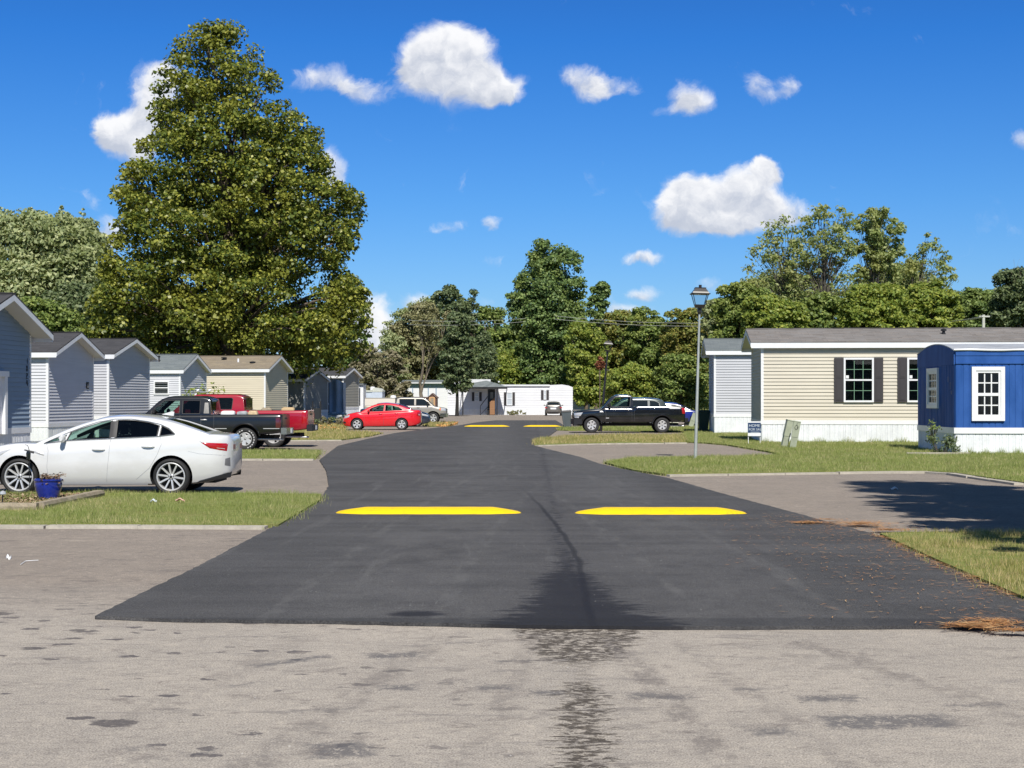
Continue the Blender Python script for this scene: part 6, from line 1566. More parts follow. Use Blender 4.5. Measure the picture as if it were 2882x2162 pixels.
# landscape timbers round the bed
def timber(a, q, label, r=.075):
    A = Vector((*G(*a), .05+.055)); B = Vector((*G(*q), .05+.05)); mb = MB(); d = (B-A).normalized(); n = Vector((-d.y, d.x, 0)); pr = [(-r, -.055), (r, -.055), (r*1.08, 0), (r*.8, .05), (-r*.8, .05), (-r*1.08, 0)]
    N = 14; vs = []; rr = random.Random(a[0])
    for i in range(N+1):
        c_ = A + (B-A)*(i/N); 
        for u_, w_ in pr: vs.append(tuple(c_ + n*(u_+rr.uniform(-.004,.004)) + Vector((0,0,w_+rr.uniform(-.004,.004)))))
    k = len(pr); fs = [(i*k+j, i*k+(j+1) % k, (i+1)*k+(j+1) % k, (i+1)*k+j) for i in range(N) for j in range(k)] + [tuple(range(k-1,-1,-1)), tuple(range(N*k, N*k+k))]
    mb.add(vs, fs); tag(fixn(mb.build('landscape_timber', m_wood)), label, 'timber')
timber((-140,1444), (106,1444), 'weathered round edged timber lying along the near left verge, front piece')
timber((110,1443), (282,1404), 'weathered timber running back towards the white sedan, side piece')
rng = np.random.default_rng(12)
bed = ccw([G(-60,1436),G(100,1438),G(262,1402),G(-60,1400)])
flakes('mulch', pts_in(bed, 2600, rng), 0.055, .045, lit_mat('mulch_brown', (.16,.09,.05), (.30,.20,.12), (.40,.31,.20)), 'brown mulch and dead leaves in the timber edged bed', 8, .7)
# bits of litter
def scrap(x, y, label, mat, s=.09, z=.075):
    X, D = G(x, y); mb = MB(); rr = random.Random(x); n = 5
    mb.grid(lambda u, v: ((u-.5)*s, (v-.5)*s*.8, .02+.018*math.sin(u*7+x)+.018*math.cos(v*6+y)), n, n); tag(mb.build('litter', mat, None, smooth=50, loc=(X, D, z)), label, 'litter')
scrap(507, 1425, 'orange and white wrapper on the near left verge', plain('wrapper', (.75,.45,.36), .5), .13, .085); scrap(432, 1428, 'crumpled clear plastic on the near left verge', plain('plastic_clear', (.55,.60,.62), .2), .10, .085)
scrap(2517, 1378, 'white paper cup scrap on the right driveway', m_white, .13, .005); scrap(25, 1574, 'flat white paper scrap on the left asphalt', m_white, .05, .003)
mb = MB(); A = G(58, 1592); B = G(72, 1582); Cc = G(108, 1580); mb.tube([(A[0], A[1], .012), (B[0], B[1], .012), (Cc[0], Cc[1], .012)], .0035, 5); tag(mb.build('zip_strap', m_white), 'bent white plastic strap on the left asphalt', 'strap')
# small twigs/clods seen on the lawn
# shrubs
# ------------------------------------------------------------------ trees
def leaf_mat(name, cols, trans=.35, patch=None, pscale=.25, rough=.5):
    m, t, b = newmat(name); r = t.island(); o = t.coord('Object')
    c = t.ramp(r, [(i/(len(cols)-1), q) for i, q in enumerate(cols)])
    n = t.noise(o, pscale, 3, .6)
    if patch: c = t.mix(t.maprange(n, .48, .70, 0, .75), c, patch)
    t.put(b.inputs['Base Color'], c); b.inputs['Roughness'].default_value = rough; b.inputs['Specular IOR Level'].default_value = .35
    tl = t.n.new('ShaderNodeBsdfTranslucent'); t.put(tl.inputs[0], t.mix(.5, c, t.mix(1.0, c, (1.0, 1.0, .35), 'MULTIPLY')))
    mx = t.n.new('ShaderNodeMixShader'); mx.inputs[0].default_value = trans
    out = [q for q in t.n if q.type == 'OUTPUT_MATERIAL'][0]
    t.l.new(b.outputs[0], mx.inputs[1]); t.l.new(tl.outputs[0], mx.inputs[2]); t.l.new(mx.outputs[0], out.inputs[0])
    return m
L_syc = leaf_mat('sycamore_leaf', [(.047,.074,.016), (.101,.142,.027), (.162,.202,.035), (.270,.290,.049), (.50,.49,.10)], .34, (.297,.297,.047), .22, .40)
L_will = leaf_mat('willow_leaf', [(.20,.25,.11), (.36,.41,.20), (.54,.56,.30)], .35, (.230,.276,.080), .15)
L_mid = leaf_mat('green_leaf', [(.095,.15,.04), (.19,.265,.065), (.36,.42,.12)], .35, (.37,.39,.09), .2)
L_oak = leaf_mat('oak_leaf', [(.068,.122,.040), (.155,.235,.075), (.31,.40,.13)], .32, (.256,.297,.068), .2)
L_dark = leaf_mat('dark_leaf', [(.070,.105,.049), (.126,.175,.077), (.252,.294,.140)], .28, (.168,.210,.084), .2)
L_yel = leaf_mat('yellowing_leaf', [(.14,.205,.04), (.27,.345,.065), (.47,.48,.10)], .4, (.18,.235,.05), .3)
L_orange = leaf_mat('turning_leaf', [(.13,.18,.045), (.24,.28,.065), (.40,.34,.09)], .33, (.34,.27,.08), .25)
L_olive = leaf_mat('olive_leaf', [(.169,.169,.078), (.260,.254,.117), (.351,.338,.169)], .25, (.221,.182,.104), .25)
L_brown = leaf_mat('dull_brown_leaf', [(.20,.18,.11), (.29,.26,.17), (.24,.24,.11)], .25, (.26,.22,.14), .3)
L_heaven = leaf_mat('compound_leaf', [(.187,.253,.077), (.330,.396,.143), (.484,.506,.220)], .45, (.418,.396,.132), .25)

def leaf_cloud(name, centers, radii, counts, size, mat, parent, rng, flat=1.0, droop=.3, upb=.6, elong=1.5, shell=.5):
    C_ = np.repeat(centers, counts, 0); Rr = np.repeat(radii, counts, 0); n = len(C_)
    d = rng.normal(size=(n, 3)); d /= np.linalg.norm(d, axis=1)[:, None]; fl = rng.uniform(size=n) < upb; d[fl, 2] = np.abs(d[fl, 2])
    rad = rng.uniform(0, 1, n)**(shell)
    p = C_ + d*(rad[:, None])*Rr
    nrm = d*0.55 + rng.normal(size=(n, 3))*.55 + np.array([0, -.12, .42]); nrm /= np.linalg.norm(nrm, axis=1)[:, None]
    up = rng.normal(size=(n, 3)); up[:, 2] -= droop
    u_ = np.cross(nrm, up); u_ /= np.linalg.norm(u_, axis=1)[:, None] + 1e-9; w_ = np.cross(nrm, u_)
    s_ = size*rng.uniform(.6, 1.35, n)[:, None]
    a = w_*s_*elong*.5; b_ = u_*s_*.5; fold = nrm*s_*.16
    v = np.stack([p - a, p - b_*.95 - a*.1 + fold, p + a, p + b_*.95 - a*.1 + fold], 1).reshape(-1, 3)
    f = np.arange(4*n).reshape(-1, 4)
    return mesh_np(name, v, f, mat, parent)

def grow(root, base, targets, rng, r0, mat, trunk_pts=None, branch_from=(.25, .95), maxr=None, nm='trunk', seg=7, twig=.02, wob=.06):
    """trunk plus limbs that reach out to the foliage clumps"""
    mb = MB(); tp = [Vector(p) for p in trunk_pts]
    H = tp[-1].z - tp[0].z
    rad = [r0*(1 - .85*(i/(len(tp)-1)))+.02 for i in range(len(tp))]; rad[0] *= 1.25
    mb.tube(tp, rad, 10)
    for T in targets:
        T = Vector(T); zr = (T.z - tp[0].z)/H
        k = max(branch_from[0], min(branch_from[1], zr*.80 - rng.uniform(.02, .16))); fi = k*(len(tp)-1); i = min(int(fi), len(tp)-2); S = tp[i].lerp(tp[i+1], fi-i)
        rr = max(twig*1.3, rad[i]*.38)
        mid = S.lerp(T, .5) + Vector((rng.normal()*wob, rng.normal()*wob, -.04*(T-S).length + .10*(T-S).length*(1 if zr > .5 else .3)))*1.0
        q1 = S.lerp(mid, .5) + Vector(rng.normal(size=3)*wob*.4); q2 = mid.lerp(T, .5) + Vector(rng.normal(size=3)*wob*.4) + Vector((0, 0, .02*(T-S).length))
        mb.tube([S, q1, mid, q2, T], [rr, rr*.8, rr*.6, rr*.42, twig], 5, cap=False)
    return mb.build(nm, mat, root, smooth=60)

def profile_tree(name, label, D, prof, y_base, leaf, m_leaf, m_bark=m_bark, n_clump=160, per=220, depth=None, clump=.15, trunk_r=.3, trunk_px=None, seed=0, cat='tree', group=None, droop=.3, bias=.45, limbs=60, elong=1.4, shell=.5, lowtrunk=True, twigs=0, gap=0.0):
    """prof: [(y, xl, xr)...] photo-pixel outline from the top down; built at distance D with real depth."""
    rng = np.random.default_rng(seed)
    ys = [p[0] for p in prof]; yt, yb = ys[0], ys[-1]
    base_z = 0.0
    cx_all = sum((p[1]+p[2])/2 for p in prof)/len(prof)
    tx = PX(trunk_px if trunk_px is not None else cx_all, D)
    root = thing(name, label, cat, (tx, D, 0), 0, group)
    XL = [(p[0], PX(p[1], D)-tx) for p in prof]; XR = [(p[0], PX(p[2], D)-tx) for p in prof]
    wmax = max(b[1]-a[1] for a, b in zip(XL, XR))
    dr = depth or .85
    # heights sampled in proportion to width
    cand = np.linspace(yt, yb, 200); wd = np.array([lerp_pts(XR, y)-lerp_pts(XL, y) for y in cand]); cdf = np.cumsum(np.maximum(wd, .05)**1.5); cdf /= cdf[-1]
    cen = []; rad = []; tries = 0
    cr0 = clump*wmax
    while len(cen) < n_clump and tries < n_clump*20:
        tries += 1
        y = np.interp(rng.uniform(), cdf, cand); xl, xr = lerp_pts(XL, y), lerp_pts(XR, y); hw = (xr-xl)/2; cx = (xl+xr)/2
        if hw < .12: continue
        cr = min(cr0*rng.uniform(.6, 1.25), hw*.75)
        z = PZ(y, D)
        a = rng.uniform(0, 2*np.pi); rr = rng.uniform(0, 1)**bias
        if rng.uniform() < .30: a = rng.choice([0, np.pi]) + rng.normal()*.5; rr = 1.0; cr *= .75
        X = cx + math.cos(a)*rr*(hw-cr*.68); Yd = math.sin(a)*rr*(hw-cr*.68)*dr
        z = min(z, PZ(yt, D) - cr*.55) if z > PZ(yt, D) - cr*.55 else z
        cen.append((X, Yd, z)); rad.append((cr, cr, cr*rng.uniform(.55, .85)))
    cen = np.array(cen); rad = np.array(rad)
    vol = (rad[:, 0]/cr0)**2; cnt = np.maximum(12, (per*vol)).astype(int)
    if n_clump < 400 and leaf > .2: leaf *= .76; cnt = (cnt*1.6).astype(int)
    leaf_cloud('crown', cen, rad, cnt, leaf, m_leaf, root, rng, droop=droop, elong=elong, shell=shell)
    ztop = PZ(yt, D)
    k = 7; tp = []
    for i in range(k+1):
        f = i/k; y = yb + (yt-yb)*f; cxh = (lerp_pts(XL, y)+lerp_pts(XR, y))/2; z = base_z + (ztop*.93-base_z)*f
        blend = max(0, (z - ztop*.3)/(ztop*.7)); tp.append((cxh*blend*.8 + rng.normal()*.05*wmax*.1, rng.normal()*.02*wmax, z))
    tp[0] = (0, 0, -.1)
    idx = rng.permutation(len(cen))[:limbs]
    grow(root, None, [tuple(cen[i]) for i in idx], rng, trunk_r, m_bark, tp, wob=wmax*.02, twig=max(.012, leaf*.08))
    return root

# -- the big sycamore
syc = [(72,532,595),(92,528,690),(120,488,738),(175,474,745),(215,440,778),(262,432,803),(322,424,842),(365,420,905),(412,388,920),(470,352,932),(515,336,942),(560,318,1020),(600,345,1030),(650,322,1005),(715,300,1008),(745,292,960),(785,286,995),(835,272,1040),(890,252,1044),(950,240,1045),(985,262,1040),(1010,330,985),(1040,560,975),(1062,800,950)]
profile_tree('sycamore_tree', 'giant yellow green sycamore towering over the left homes', 107, syc, 1190, .215, L_syc, n_clump=860, per=205, clump=.064, trunk_r=.55, trunk_px=640, seed=11, bias=.42, limbs=170, elong=1.15, shell=.42)
# -- trees at the far left
profile_tree('willow_tree', 'soft grey green tree at the left edge behind the homes', 150, [(600,20,120),(625,-60,210),(680,-120,268),(760,-140,295),(850,-140,300),(930,-120,290),(980,-100,260)], 1180, .34, L_will, n_clump=200, per=230, clump=.13, trunk_r=.4, trunk_px=80, seed=21, droop=1.2, elong=1.8)
profile_tree('willow_tree', 'grey green tree between the left edge tree and the sycamore', 158, [(592,215,240),(620,165,262),(680,150,300),(780,150,330),(900,160,360),(960,180,360)], 1180, .34, L_will, n_clump=120, per=220, clump=.16, trunk_r=.35, trunk_px=240, seed=22, droop=1.2, elong=1.8)
for i, (xa, yt_) in enumerate(((8,568),(52,582),(82,572),(126,582),(172,580),(232,588),(160,600))):
    profile_tree('poplar_tree', ['slim blue green poplar tip at the very left edge', 'second slim poplar tip from the left edge', 'tallest slim poplar tip near the left edge', 'slim poplar tip in the middle of the left group', 'slim poplar tip right of the middle of the left group', 'slim poplar tip nearest the sycamore', 'short poplar tip in the left group'][i], 190+i*2, [(yt_,xa-4,xa+5),(yt_+25,xa-14,xa+14),(yt_+90,xa-24,xa+24),(yt_+240,xa-30,xa+30)], 1180, .34, L_will, n_clump=46, per=60, clump=.35, trunk_r=.15, seed=30+i, group='slim poplars behind the left edge trees', limbs=16)
profile_tree('broadleaf_tree', 'low bright green tree over the roof of the nearest left home', 118, [(838,60,150),(870,20,210),(920,-20,245),(980,-30,250),(1040,-30,230)], 1180, .26, L_mid, n_clump=110, per=220, clump=.16, trunk_r=.22, seed=41)
profile_tree('broadleaf_tree', 'dark undergrowth tree filling the gap left of the sycamore', 135, [(800,180,300),(850,120,360),(930,90,400),(1040,80,420)], 1180, .30, L_dark, n_clump=120, per=230, clump=.15, trunk_r=.25, seed=42)
# -- centre
profile_tree('small_tree', 'thin leafed tree at the left of the centre group', 200, [(905,1075,1105),(940,1062,1130),(1000,1045,1150),(1080,1030,1160),(1140,1030,1160)], 1165, .30, L_will, n_clump=50, per=120, clump=.2, trunk_r=.15, seed=51, limbs=25)
profile_tree('brushy_tree', 'brown brushy thicket tree left of the pale trunk', 178, [(965,1010,1040),(990,990,1110),(1040,985,1150),(1100,1000,1160),(1160,1010,1160)], 1166, .26, L_brown, m_barkpale, n_clump=100, per=130, clump=.14, trunk_r=.14, seed=52, limbs=80, elong=2.2)
profile_tree('willow_tree', 'pale olive tree behind the pale trunk in the centre', 205, [(855,1175,1215),(880,1130,1240),(930,1100,1255),(990,1085,1260),(1070,1080,1260),(1130,1080,1260)], 1163, .34, L_olive, n_clump=120, per=190, clump=.15, trunk_r=.25, seed=53, elong=1.7)
profile_tree('cottonwood_tree', 'light blue green tree peeping over the olive one', 222, [(838,1205,1235),(860,1150,1250),(900,1090,1262),(960,1075,1262)], 1160, .32, L_will, n_clump=70, per=110, clump=.17, trunk_r=.2, seed=54)
# the sparse pale trunked tree
def bare_tree(label, x, ybase, D, top, spread, seed, mleaf, mbark, r0=.22, nt=260, leafn=10, leaf=.16, name='sparse_tree', fork=.18, lean=0):
    rng = np.random.default_rng(seed); root = thing(name, label, 'tree', (PX(x, D), D, 0)); H = PZ(top, D); mb = MB(); tips = []
    def br(p, d, L, r, lv):
        n = 4; pts = [p]; q = p.copy(); dd = d.copy()
        for i in range(n):
            dd = (dd + Vector(rng.normal(size=3))*.13 + Vector((0, 0, .10 if lv else .02))).normalized(); q = q + dd*(L/n); pts.append(q.copy())
        mb.tube(pts, [r*(1-.5*i/n) for i in range(n+1)], 7 if lv < 2 else 4, cap=False)
        if lv >= 4: tips.append(q); return
        for k in range(3 if lv < 3 else 3):
            a = rng.uniform(0, 6.28); sp = rng.uniform(.25, .55)*spread; nd = (dd + Vector((math.cos(a)*sp, math.sin(a)*sp, 0))).normalized()
            s_ = pts[rng.integers(2, n+1)]; br(Vector(s_), nd, L*rng.uniform(.58, .80), r*.52, lv+1)
        if lv > 1: tips.append(q)
    br(Vector((0, 0, -.1)), Vector((lean, 0, 1)).normalized(), H*.34, r0, 0)
    zt = max(t_.z for t_ in tips); sc = H/zt; 
    mb.v = [(x_*sc**.3, y_*sc**.3, z_*sc) for x_, y_, z_ in mb.v]
    mb.build('trunk', mbark, root, smooth=60)
    cen = np.array([(t_.x*sc**.3, t_.y*sc**.3, t_.z*sc) for t_ in tips]); rad = np.full((len(cen), 3), H*.045)
    leaf_cloud('crown', cen, rad, np.full(len(cen), leafn), leaf, mleaf, root, rng, elong=2.0, shell=.6); return root
bare_tree('thinning grey brown tree with a pale forked trunk in the centre', 1192, 1112, 165, 862, .85, 61, L_olive, m_barkpale, .24, leafn=26, leaf=.15)
profile_tree('dark_tree', 'dark blue green tree with a thin black trunk beside the porch', 158, [(842,1275,1292),(880,1262,1310),(930,1240,1328),(1000,1232,1340),(1060,1240,1340),(1110,1255,1325)], 1168, .28, L_dark, plain('dark_bark', (.02,.018,.016), .9), n_clump=90, per=120, clump=.17, trunk_r=.16, trunk_px=1286, seed=62, limbs=50)
profile_tree('dark_tree', 'dark ragged topped tree behind the thin black trunk', 196, [(795,1255,1262),(812,1228,1285),(832,1212,1300),(880,1210,1340),(960,1225,1345),(1080,1230,1345)], 1164, .32, L_dark, n_clump=130, per=210, clump=.15, trunk_r=.28, seed=63)
profile_tree('dark_tree', 'twiggy spire tree right of the ragged topped one', 200, [(800,1330,1348),(830,1312,1352),(880,1300,1350),(960,1295,1350)], 1164, .26, L_dark, n_clump=44, per=70, clump=.25, trunk_r=.15, seed=64, limbs=40)
profile_tree('broadleaf_tree', 'mid green rounded tree between the dark trees and the tall oak', 208, [(862,1355,1395),(885,1335,1425),(940,1325,1440),(1020,1320,1450),(1120,1320,1450)], 1162, .34, L_mid, n_clump=110, per=210, clump=.18, trunk_r=.25, seed=65)
profile_tree('blue_spruce', 'small grey green conifer low in the centre', 180, [(900,1362,1368),(960,1340,1392),(1030,1325,1405),(1090,1318,1415)], 1166, .22, L_dark, n_clump=60, per=130, clump=.2, trunk_r=.14, seed=66, limbs=30)
profile_tree('broadleaf_tree', 'bright yellow green low tree behind the porch roof', 186, [(985,1395,1440),(1005,1375,1470),(1050,1370,1500),(1120,1375,1510)], 1166, .28, L_yel, n_clump=70, per=160, clump=.2, trunk_r=.15, seed=67)
oak = [(676,1500,1545),(700,1488,1562),(720,1486,1640),(735,1480,1640),(790,1450,1645),(840,1422,1650),(880,1428,1650),(930,1440,1652),(1000,1440,1650),(1080,1440,1650),(1130,1450,1640)]
profile_tree('oak_tree', 'tall dark green oak above the white home at the end of the street', 186, oak, 1164, .36, L_oak, n_clump=330, per=160, clump=.14, trunk_r=.5, trunk_px=1540, seed=71, bias=.45, limbs=110, elong=1.2)
profile_tree('oak_tree', 'outlying limb shaped oak leaning right of the tall one', 190, [(792,1690,1712),(815,1662,1718),(850,1655,1718),(880,1640,1700),(930,1630,1690),(1010,1630,1690)], 1164, .34, L_oak, n_clump=60, per=120, clump=.24, trunk_r=.2, seed=72, limbs=25)
profile_tree('yellowing_tree', 'yellow green tree right of the tall oak', 178, [(910,1600,1670),(940,1590,1700),(1000,1590,1715),(1080,1600,1715),(1140,1610,1710)], 1164, .30, L_yel, n_clump=110, per=190, clump=.18, trunk_r=.2, seed=73)
profile_tree('turning_tree', 'orange tinged tree behind the far lamp post', 196, [(880,1700,1780),(905,1670,1830),(960,1670,1850),(1040,1680,1850),(1120,1680,1850)], 1162, .34, L_orange, n_clump=120, per=190, clump=.16, trunk_r=.22, seed=74)
profile_tree('broadleaf_tree', 'green tree with a dark top right of the far lamp post', 188, [(868,1775,1800),(890,1760,1860),(960,1755,1900),(1040,1760,1905),(1130,1760,1900)], 1163, .32, L_mid, n_clump=120, per=200, clump=.17, trunk_r=.22, seed=75)
profile_tree('turning_tree', 'brownish orange tree just left of the tall lamp post', 182, [(868,1900,1945),(885,1870,1975),(940,1860,1995),(1020,1865,1995),(1110,1870,1990)], 1164, .32, L_orange, n_clump=100, per=190, clump=.18, trunk_r=.2, seed=76)
profile_tree('bush', 'yellow green thicket behind the black pickup on the right', 148, [(1030,1760,1800),(1050,1715,1850),(1090,1700,1870),(1140,1700,1870)], 1170, .24, L_yel, n_clump=80, per=170, clump=.16, trunk_r=.08, seed=77, cat='bush', limbs=20)
profile_tree('bush', 'olive thicket behind the blue car', 146, [(1000,1860,1960),(1040,1840,1990),(1100,1840,2000),(1150,1840,2000)], 1170, .24, L_mid, n_clump=80, per=170, clump=.16, trunk_r=.08, seed=78, cat='bush', limbs=20)
profile_tree('small_tree', 'rust red leaved sapling left of the far lamp post', 150, [(1005,1682,1692),(1020,1676,1702),(1040,1678,1700)], 1172, .2, leaf_mat('rust_leaf', [(.30,.12,.07),(.38,.16,.09)], .3), n_clump=12, per=60, clump=.3, trunk_r=.05, seed=79, limbs=6)
# -- right
def airy(label, D, prof, seed, m=None, nc=70, per=46, tpx=None, cl=.12, **k):
    return profile_tree('tree_of_heaven', label, D, prof, 1180, .24, m or L_heaven, plain('grey_bark_%d' % seed, (.12,.105,.085), .9), n_clump=nc, per=int(per*.55), clump=cl, trunk_r=.16, trunk_px=tpx, seed=seed, bias=.5, limbs=nc, elong=1.9, shell=.6, droop=.8, **k)
airy('tall airy tree with showing limbs, tallest over the tan home roof', 140, [(576,2290,2350),(600,2262,2400),(640,2240,2408),(700,2215,2410),(780,2200,2410),(850,2200,2400),(900,2210,2390)], 81, nc=170, per=52, tpx=2320)
airy('airy tree left of the tallest one, leaning outward', 142, [(608,2190,2275),(640,2135,2290),(690,2110,2300),(760,2088,2310),(820,2085,2320),(900,2110,2320)], 82, nc=150, per=46, tpx=2230)
airy('denser round topped tree right of the tallest airy tree', 141, [(583,2430,2495),(600,2402,2525),(650,2398,2550),(700,2405,2552),(760,2400,2540),(840,2400,2540),(900,2400,2540)], 83, nc=150, per=130, tpx=2440, cl=.14)
airy('sparse one sided tree at the right of the airy group', 143, [(654,2602,2622),(690,2585,2655),(730,2550,2680),(790,2530,2695),(860,2520,2700),(910,2520,2700)], 84, nc=110, per=56, tpx=2560)
right = [('broadleaf_tree', 'wide soft green tree behind the airy group, left half', 156, [(770,2130,2250),(800,2080,2330),(860,2060,2370),(960,2060,2380)], L_heaven, 88),
 ('broadleaf_tree', 'wide soft green tree behind the airy group, right half', 158, [(740,2440,2560),(790,2390,2640),(860,2370,2700),(960,2370,2700)], L_heaven, 89),
 ('broadleaf_tree', 'soft green tree low behind the utility pole', 165, [(820,2700,2800),(860,2660,2860),(960,2650,2880)], L_mid, 90),
 ('broadleaf_tree', 'bright green tree behind the light grey right home', 132, [(800,2060,2110),(820,2020,2160),(870,2005,2190),(930,2000,2200),(990,2000,2200)], L_mid, 91),
 ('yellowing_tree', 'yellow green tree over the left end of the tan roof', 128, [(835,2110,2180),(860,2090,2260),(920,2090,2290),(980,2090,2290)], L_yel, 92),
 ('broadleaf_tree', 'olive green tree over the middle of the tan roof', 130, [(825,2280,2330),(860,2240,2390),(920,2230,2400),(980,2230,2400)], L_mid, 93),
 ('yellowing_tree', 'brightest yellow tree over the tan roof', 127, [(800,2420,2500),(840,2370,2560),(900,2360,2580),(980,2360,2580)], L_yel, 94),
 ('yellowing_tree', 'yellow green tree left of the utility pole', 129, [(790,2590,2640),(830,2540,2690),(890,2530,2710),(980,2530,2710)], L_yel, 95),
 ('broadleaf_tree', 'dull green tree behind the utility pole', 150, [(812,2720,2760),(835,2690,2830),(890,2680,2860),(980,2680,2860)], L_oak, 96),
 ('broadleaf_tree', 'dark olive tree at the right edge of the picture', 135, [(755,2820,2880),(785,2800,2960),(840,2790,3000),(960,2790,3000)], L_dark, 97),
 ('blue_spruce', 'pale blue green tree between the tall lamp and the grey home', 138, [(845,1990,2030),(880,1975,2060),(930,1970,2080),(1000,1970,2080)], L_will, 98)]
for nm, lab, D, prof, mt, sdv in right:
    profile_tree(nm, lab, D, prof, 1180, .27, mt, n_clump=120, per=190, clump=.14, trunk_r=.18, seed=sdv, limbs=40)
bare_tree('bare dead tree tip at the right edge', 2855, 1180, 136, 700, .5, 99, L_olive, m_barkpale, .10, leafn=0, leaf=.1, name='dead_tree')
# far wood: one mass behind everything
rng = np.random.default_rng(200)
cen = []; rad = []
for x in np.arange(-200, 3200, 9):
    base = 930 if x > 950 else 900
    if 1000 < x < 1150: base = 1010
    for k in range(3):
        y = rng.uniform(base, 1130); D = rng.uniform(230, 250); cen.append((PX(x+rng.uniform(-10, 10), D), D, PZ(y, D))); r = rng.uniform(1.6, 3.0); rad.append((r, r, r*.8))
o = leaf_cloud('woodland', np.array(cen), np.array(rad), np.full(len(cen), 70), .75, L_oak, None, rng); tag(o, 'far woodland closing the view behind the street', 'woodland', None, 'stuff')

# -- small greenery
def tuft(name, label, cat, X, D, z, w, h, mat, n, leaf, seed):
    rng = np.random.default_rng(seed); root = thing(name, label, cat, (X, D, z))
    cen = np.stack([rng.uniform(-w/2, w/2, 14), rng.uniform(-w/3, w/3, 14), rng.uniform(.15, .85, 14)*h], 1); rad = np.full((14, 3), h*.28)
    leaf_cloud('foliage', cen, rad, np.full(14, n), leaf, mat, root, rng, elong=1.8)
    mb = MB()
    for c_ in cen: mb.tube([(c_[0]*.2, c_[1]*.2, 0), (c_[0]*.7, c_[1]*.7, c_[2]*.6), tuple(c_)], .008, 4)
    mb.build('stem', m_bark, root); return root
D = 74; tuft('shrub', 'leafy yellow green shrub rising behind the pickups', 'shrub', PX(573, D), D, PZ(1122, D)-1.3, 1.35, 1.95, L_yel, 40, .09, 301)
for x, s_ in ((549, 1), (582, -1)):
    D = 73; mb = MB(); X = PX(x, D); z = PZ(1121, D); mb.tube([(0, 0, -1.7), (0, 0, 0), (.03, 0, .22), (.10, 0, .36), (.20, 0, .40)], [.05, .05, .06, .06, .04], 8); tag(mb.build('garden_ornament', m_white, None, smooth=60, loc=(X, D, z)), 'white hooked garden ornament beside the shrub, ' + ('left one' if s_ == 1 else 'right one'), 'ornament')
D = 46.6; tuft('weed', 'dark climbing weed against the blue home skirting', 'weed', PX(2650, D), D, 0, .8, .62, L_dark, 46, .05, 302)
tuft('weed', 'thin weed shoot rising up the blue home wall', 'weed', PX(2625, D), D, .45, .25, .62, L_mid, 8, .05, 303)
D = 170; tuft('weed', 'pale weeds at the foot of the white home', 'weed', PX(1462, D), D-.4, 0, 1.6, .55, L_olive, 30, .09, 304); tuft('weed', 'low weeds below the shuttered window of the white home', 'weed', PX(1438, D), D-.4, 0, .8, .45, L_olive, 24, .09, 305)
D = 98; tuft('weed', 'dark weeds before the tarp shelter', 'weed', PX(925, D), D, 0, 3.2, .75, L_dark, 60, .08, 306); tuft('weed', 'brown weeds beside the steel ramp', 'weed', PX(950, D), D, 0, 2.2, .6, L_brown, 50, .08, 307)
rng = np.random.default_rng(77)
# weeds and long grass along the home skirtings
def fringe(x0, y0, x1, y1, n, h, label, seed):
    a = Vector(G(x0, y0)+(0,)); b_ = Vector(G(x1, y1)+(0,)); rng = np.random.default_rng(seed); k = rng.uniform(0, 1, n); amp = np.clip(np.sin(k*37+seed)*.5+.6, .1, 1)
    q = np.stack([a.x+(b_.x-a.x)*k, a.y+(b_.y-a.y)*k + rng.normal(0, .06, n)], 1); hh = h*rng.uniform(.3, 1.2, n)*amp; an = rng.uniform(0, 6.28, n); w_ = .008
    base = np.stack([q[:,0], q[:,1], np.full(n, .03)], 1); sd_ = np.stack([np.cos(an)*w_, np.sin(an)*w_, np.zeros(n)], 1); tip = base + np.stack([np.cos(an)*hh*.3, np.sin(an)*hh*.3, hh], 1)
    o = mesh_np('grass', np.stack([base-sd_, base+sd_, tip], 1).reshape(-1, 3), np.arange(3*n).reshape(-1, 3), m_blade); tag(o, label, 'grass', None, 'stuff')
fringe(2145, 1250, 2600, 1249, 1500, .26, 'longer grass along the tan home skirting', 1); fringe(2690, 1283, 2950, 1283, 900, .24, 'longer grass along the blue home skirting', 2)

# -- pine outside the right edge whose shade falls across the driveway
L_pine = leaf_mat('pine_needle_green', [(.03,.06,.02),(.05,.085,.03),(.08,.11,.04)], .15)
rng = np.random.default_rng(400); X0, Y0 = 10.3, 14.6
root = thing('pine_tree', 'tall pine just outside the right edge shading the driveway', 'tree', (X0, Y0, 0))
cen = []; rad = []
for z in np.arange(3.2, 19, .5):
    R_ = 4.4*(1-(z-3)/17)**.7 + .3; nb = int(8 + R_*2.4)
    for k in range(nb):
        a = rng.uniform(0, 6.28); 
        for rr in np.arange(.5, R_, .5): cen.append((math.cos(a)*rr, math.sin(a)*rr, z - rr*.12 + rng.normal()*.08)); rad.append((.30, .30, .13))
cen = np.array(cen); leaf_cloud('crown', cen, np.array(rad), np.full(len(cen), 46), .08, L_pine, root, rng, elong=3.2)
grow(root, None, [tuple(c_) for c_ in cen[rng.permutation(len(cen))[:90]]], rng, .22, m_bark, [(0,0,-.1),(0.03,0,3),(0,.05,7),(0,0,12),(0,0,18.6)], wob=.05)

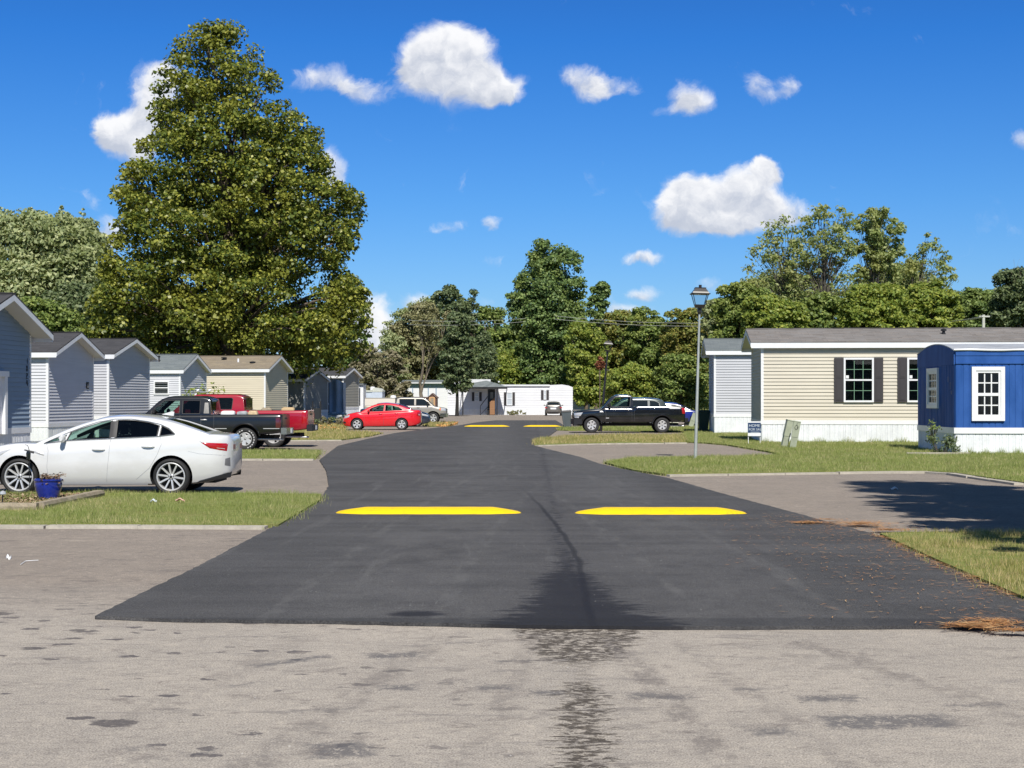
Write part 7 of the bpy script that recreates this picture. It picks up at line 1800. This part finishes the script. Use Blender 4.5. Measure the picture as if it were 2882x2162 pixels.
root2 = thing('pine_tree', 'second pine farther right outside the frame', 'tree', (15.6, 16.5, 0))
for ch in list(root.children): c2 = ch.copy(); COL.objects.link(c2); c2.parent = root2
root2.rotation_euler = (0, 0, 2.0)
# -- power lines
D = 118.0
pole = thing('utility_pole', 'pale utility pole with a crossarm behind the tan home roof', 'utility pole', (PX(2768, D), D, 0))
mb = MB(); mb.tube([(0, 0, 0), (0, 0, PZ(886, D))], [.16, .11], 10); mb.build('pole', plain('pole_pale', (.50,.50,.44), .8, var=.2), pole, smooth=50)
mb = MB(); mb.box(-.35, .45, -.12, .12, PZ(893, D), PZ(889, D)); mb.build('crossarm', plain('arm_pale', (.5,.5,.45), .8), pole)
m_wire = plain('wire_pale', (.42, .43, .38), .6)
def wire(a, b_, sag, label, r=.022):
    r *= .62
    A, B = Vector(a), Vector(b_); n = 24; mb = MB(); mb.tube([A.lerp(B, i/n) - Vector((0, 0, sag*4*(i/n)*(1-i/n))) for i in range(n+1)], r, 5, cap=False); tag(mb.build('power_line', m_wire), label, 'power line', 'overhead power lines')
wire((PX(2790, 117.8), 117.8, PZ(889, 117.8)), (PX(2560, 150), 150, PZ(904, 150)), .3, 'upper power line left of the utility pole', .05)
wire((PX(2762, 117.7), 117.7, PZ(892, 117.7)), (PX(2540, 150), 150, PZ(912, 150)), .2, 'lower power line left of the utility pole', .07)
wire((PX(1560, 170), 170, PZ(889, 170)), (PX(2060, 150), 150, PZ(909, 150)), .3, 'upper power line behind the tall lamp post', .035)
wire((PX(1560, 170), 170, PZ(898, 170)), (PX(2060, 150), 150, PZ(917, 150)), .3, 'lower power line behind the tall lamp post', .035)
wire((PX(1150, 150), 150, PZ(902, 150)), (PX(1480, 168), 168, PZ(896, 168)), .2, 'upper power line across the centre trees', .028)
wire((PX(1150, 150), 150, PZ(914, 150)), (PX(1480, 168), 168, PZ(905, 168)), .2, 'lower power line across the centre trees', .028)
wire((PX(1700, 160), 160, PZ(1041, 160)), (PX(2010, 150), 150, PZ(1054, 150)), .1, 'low cable behind the far lamp post', .025)
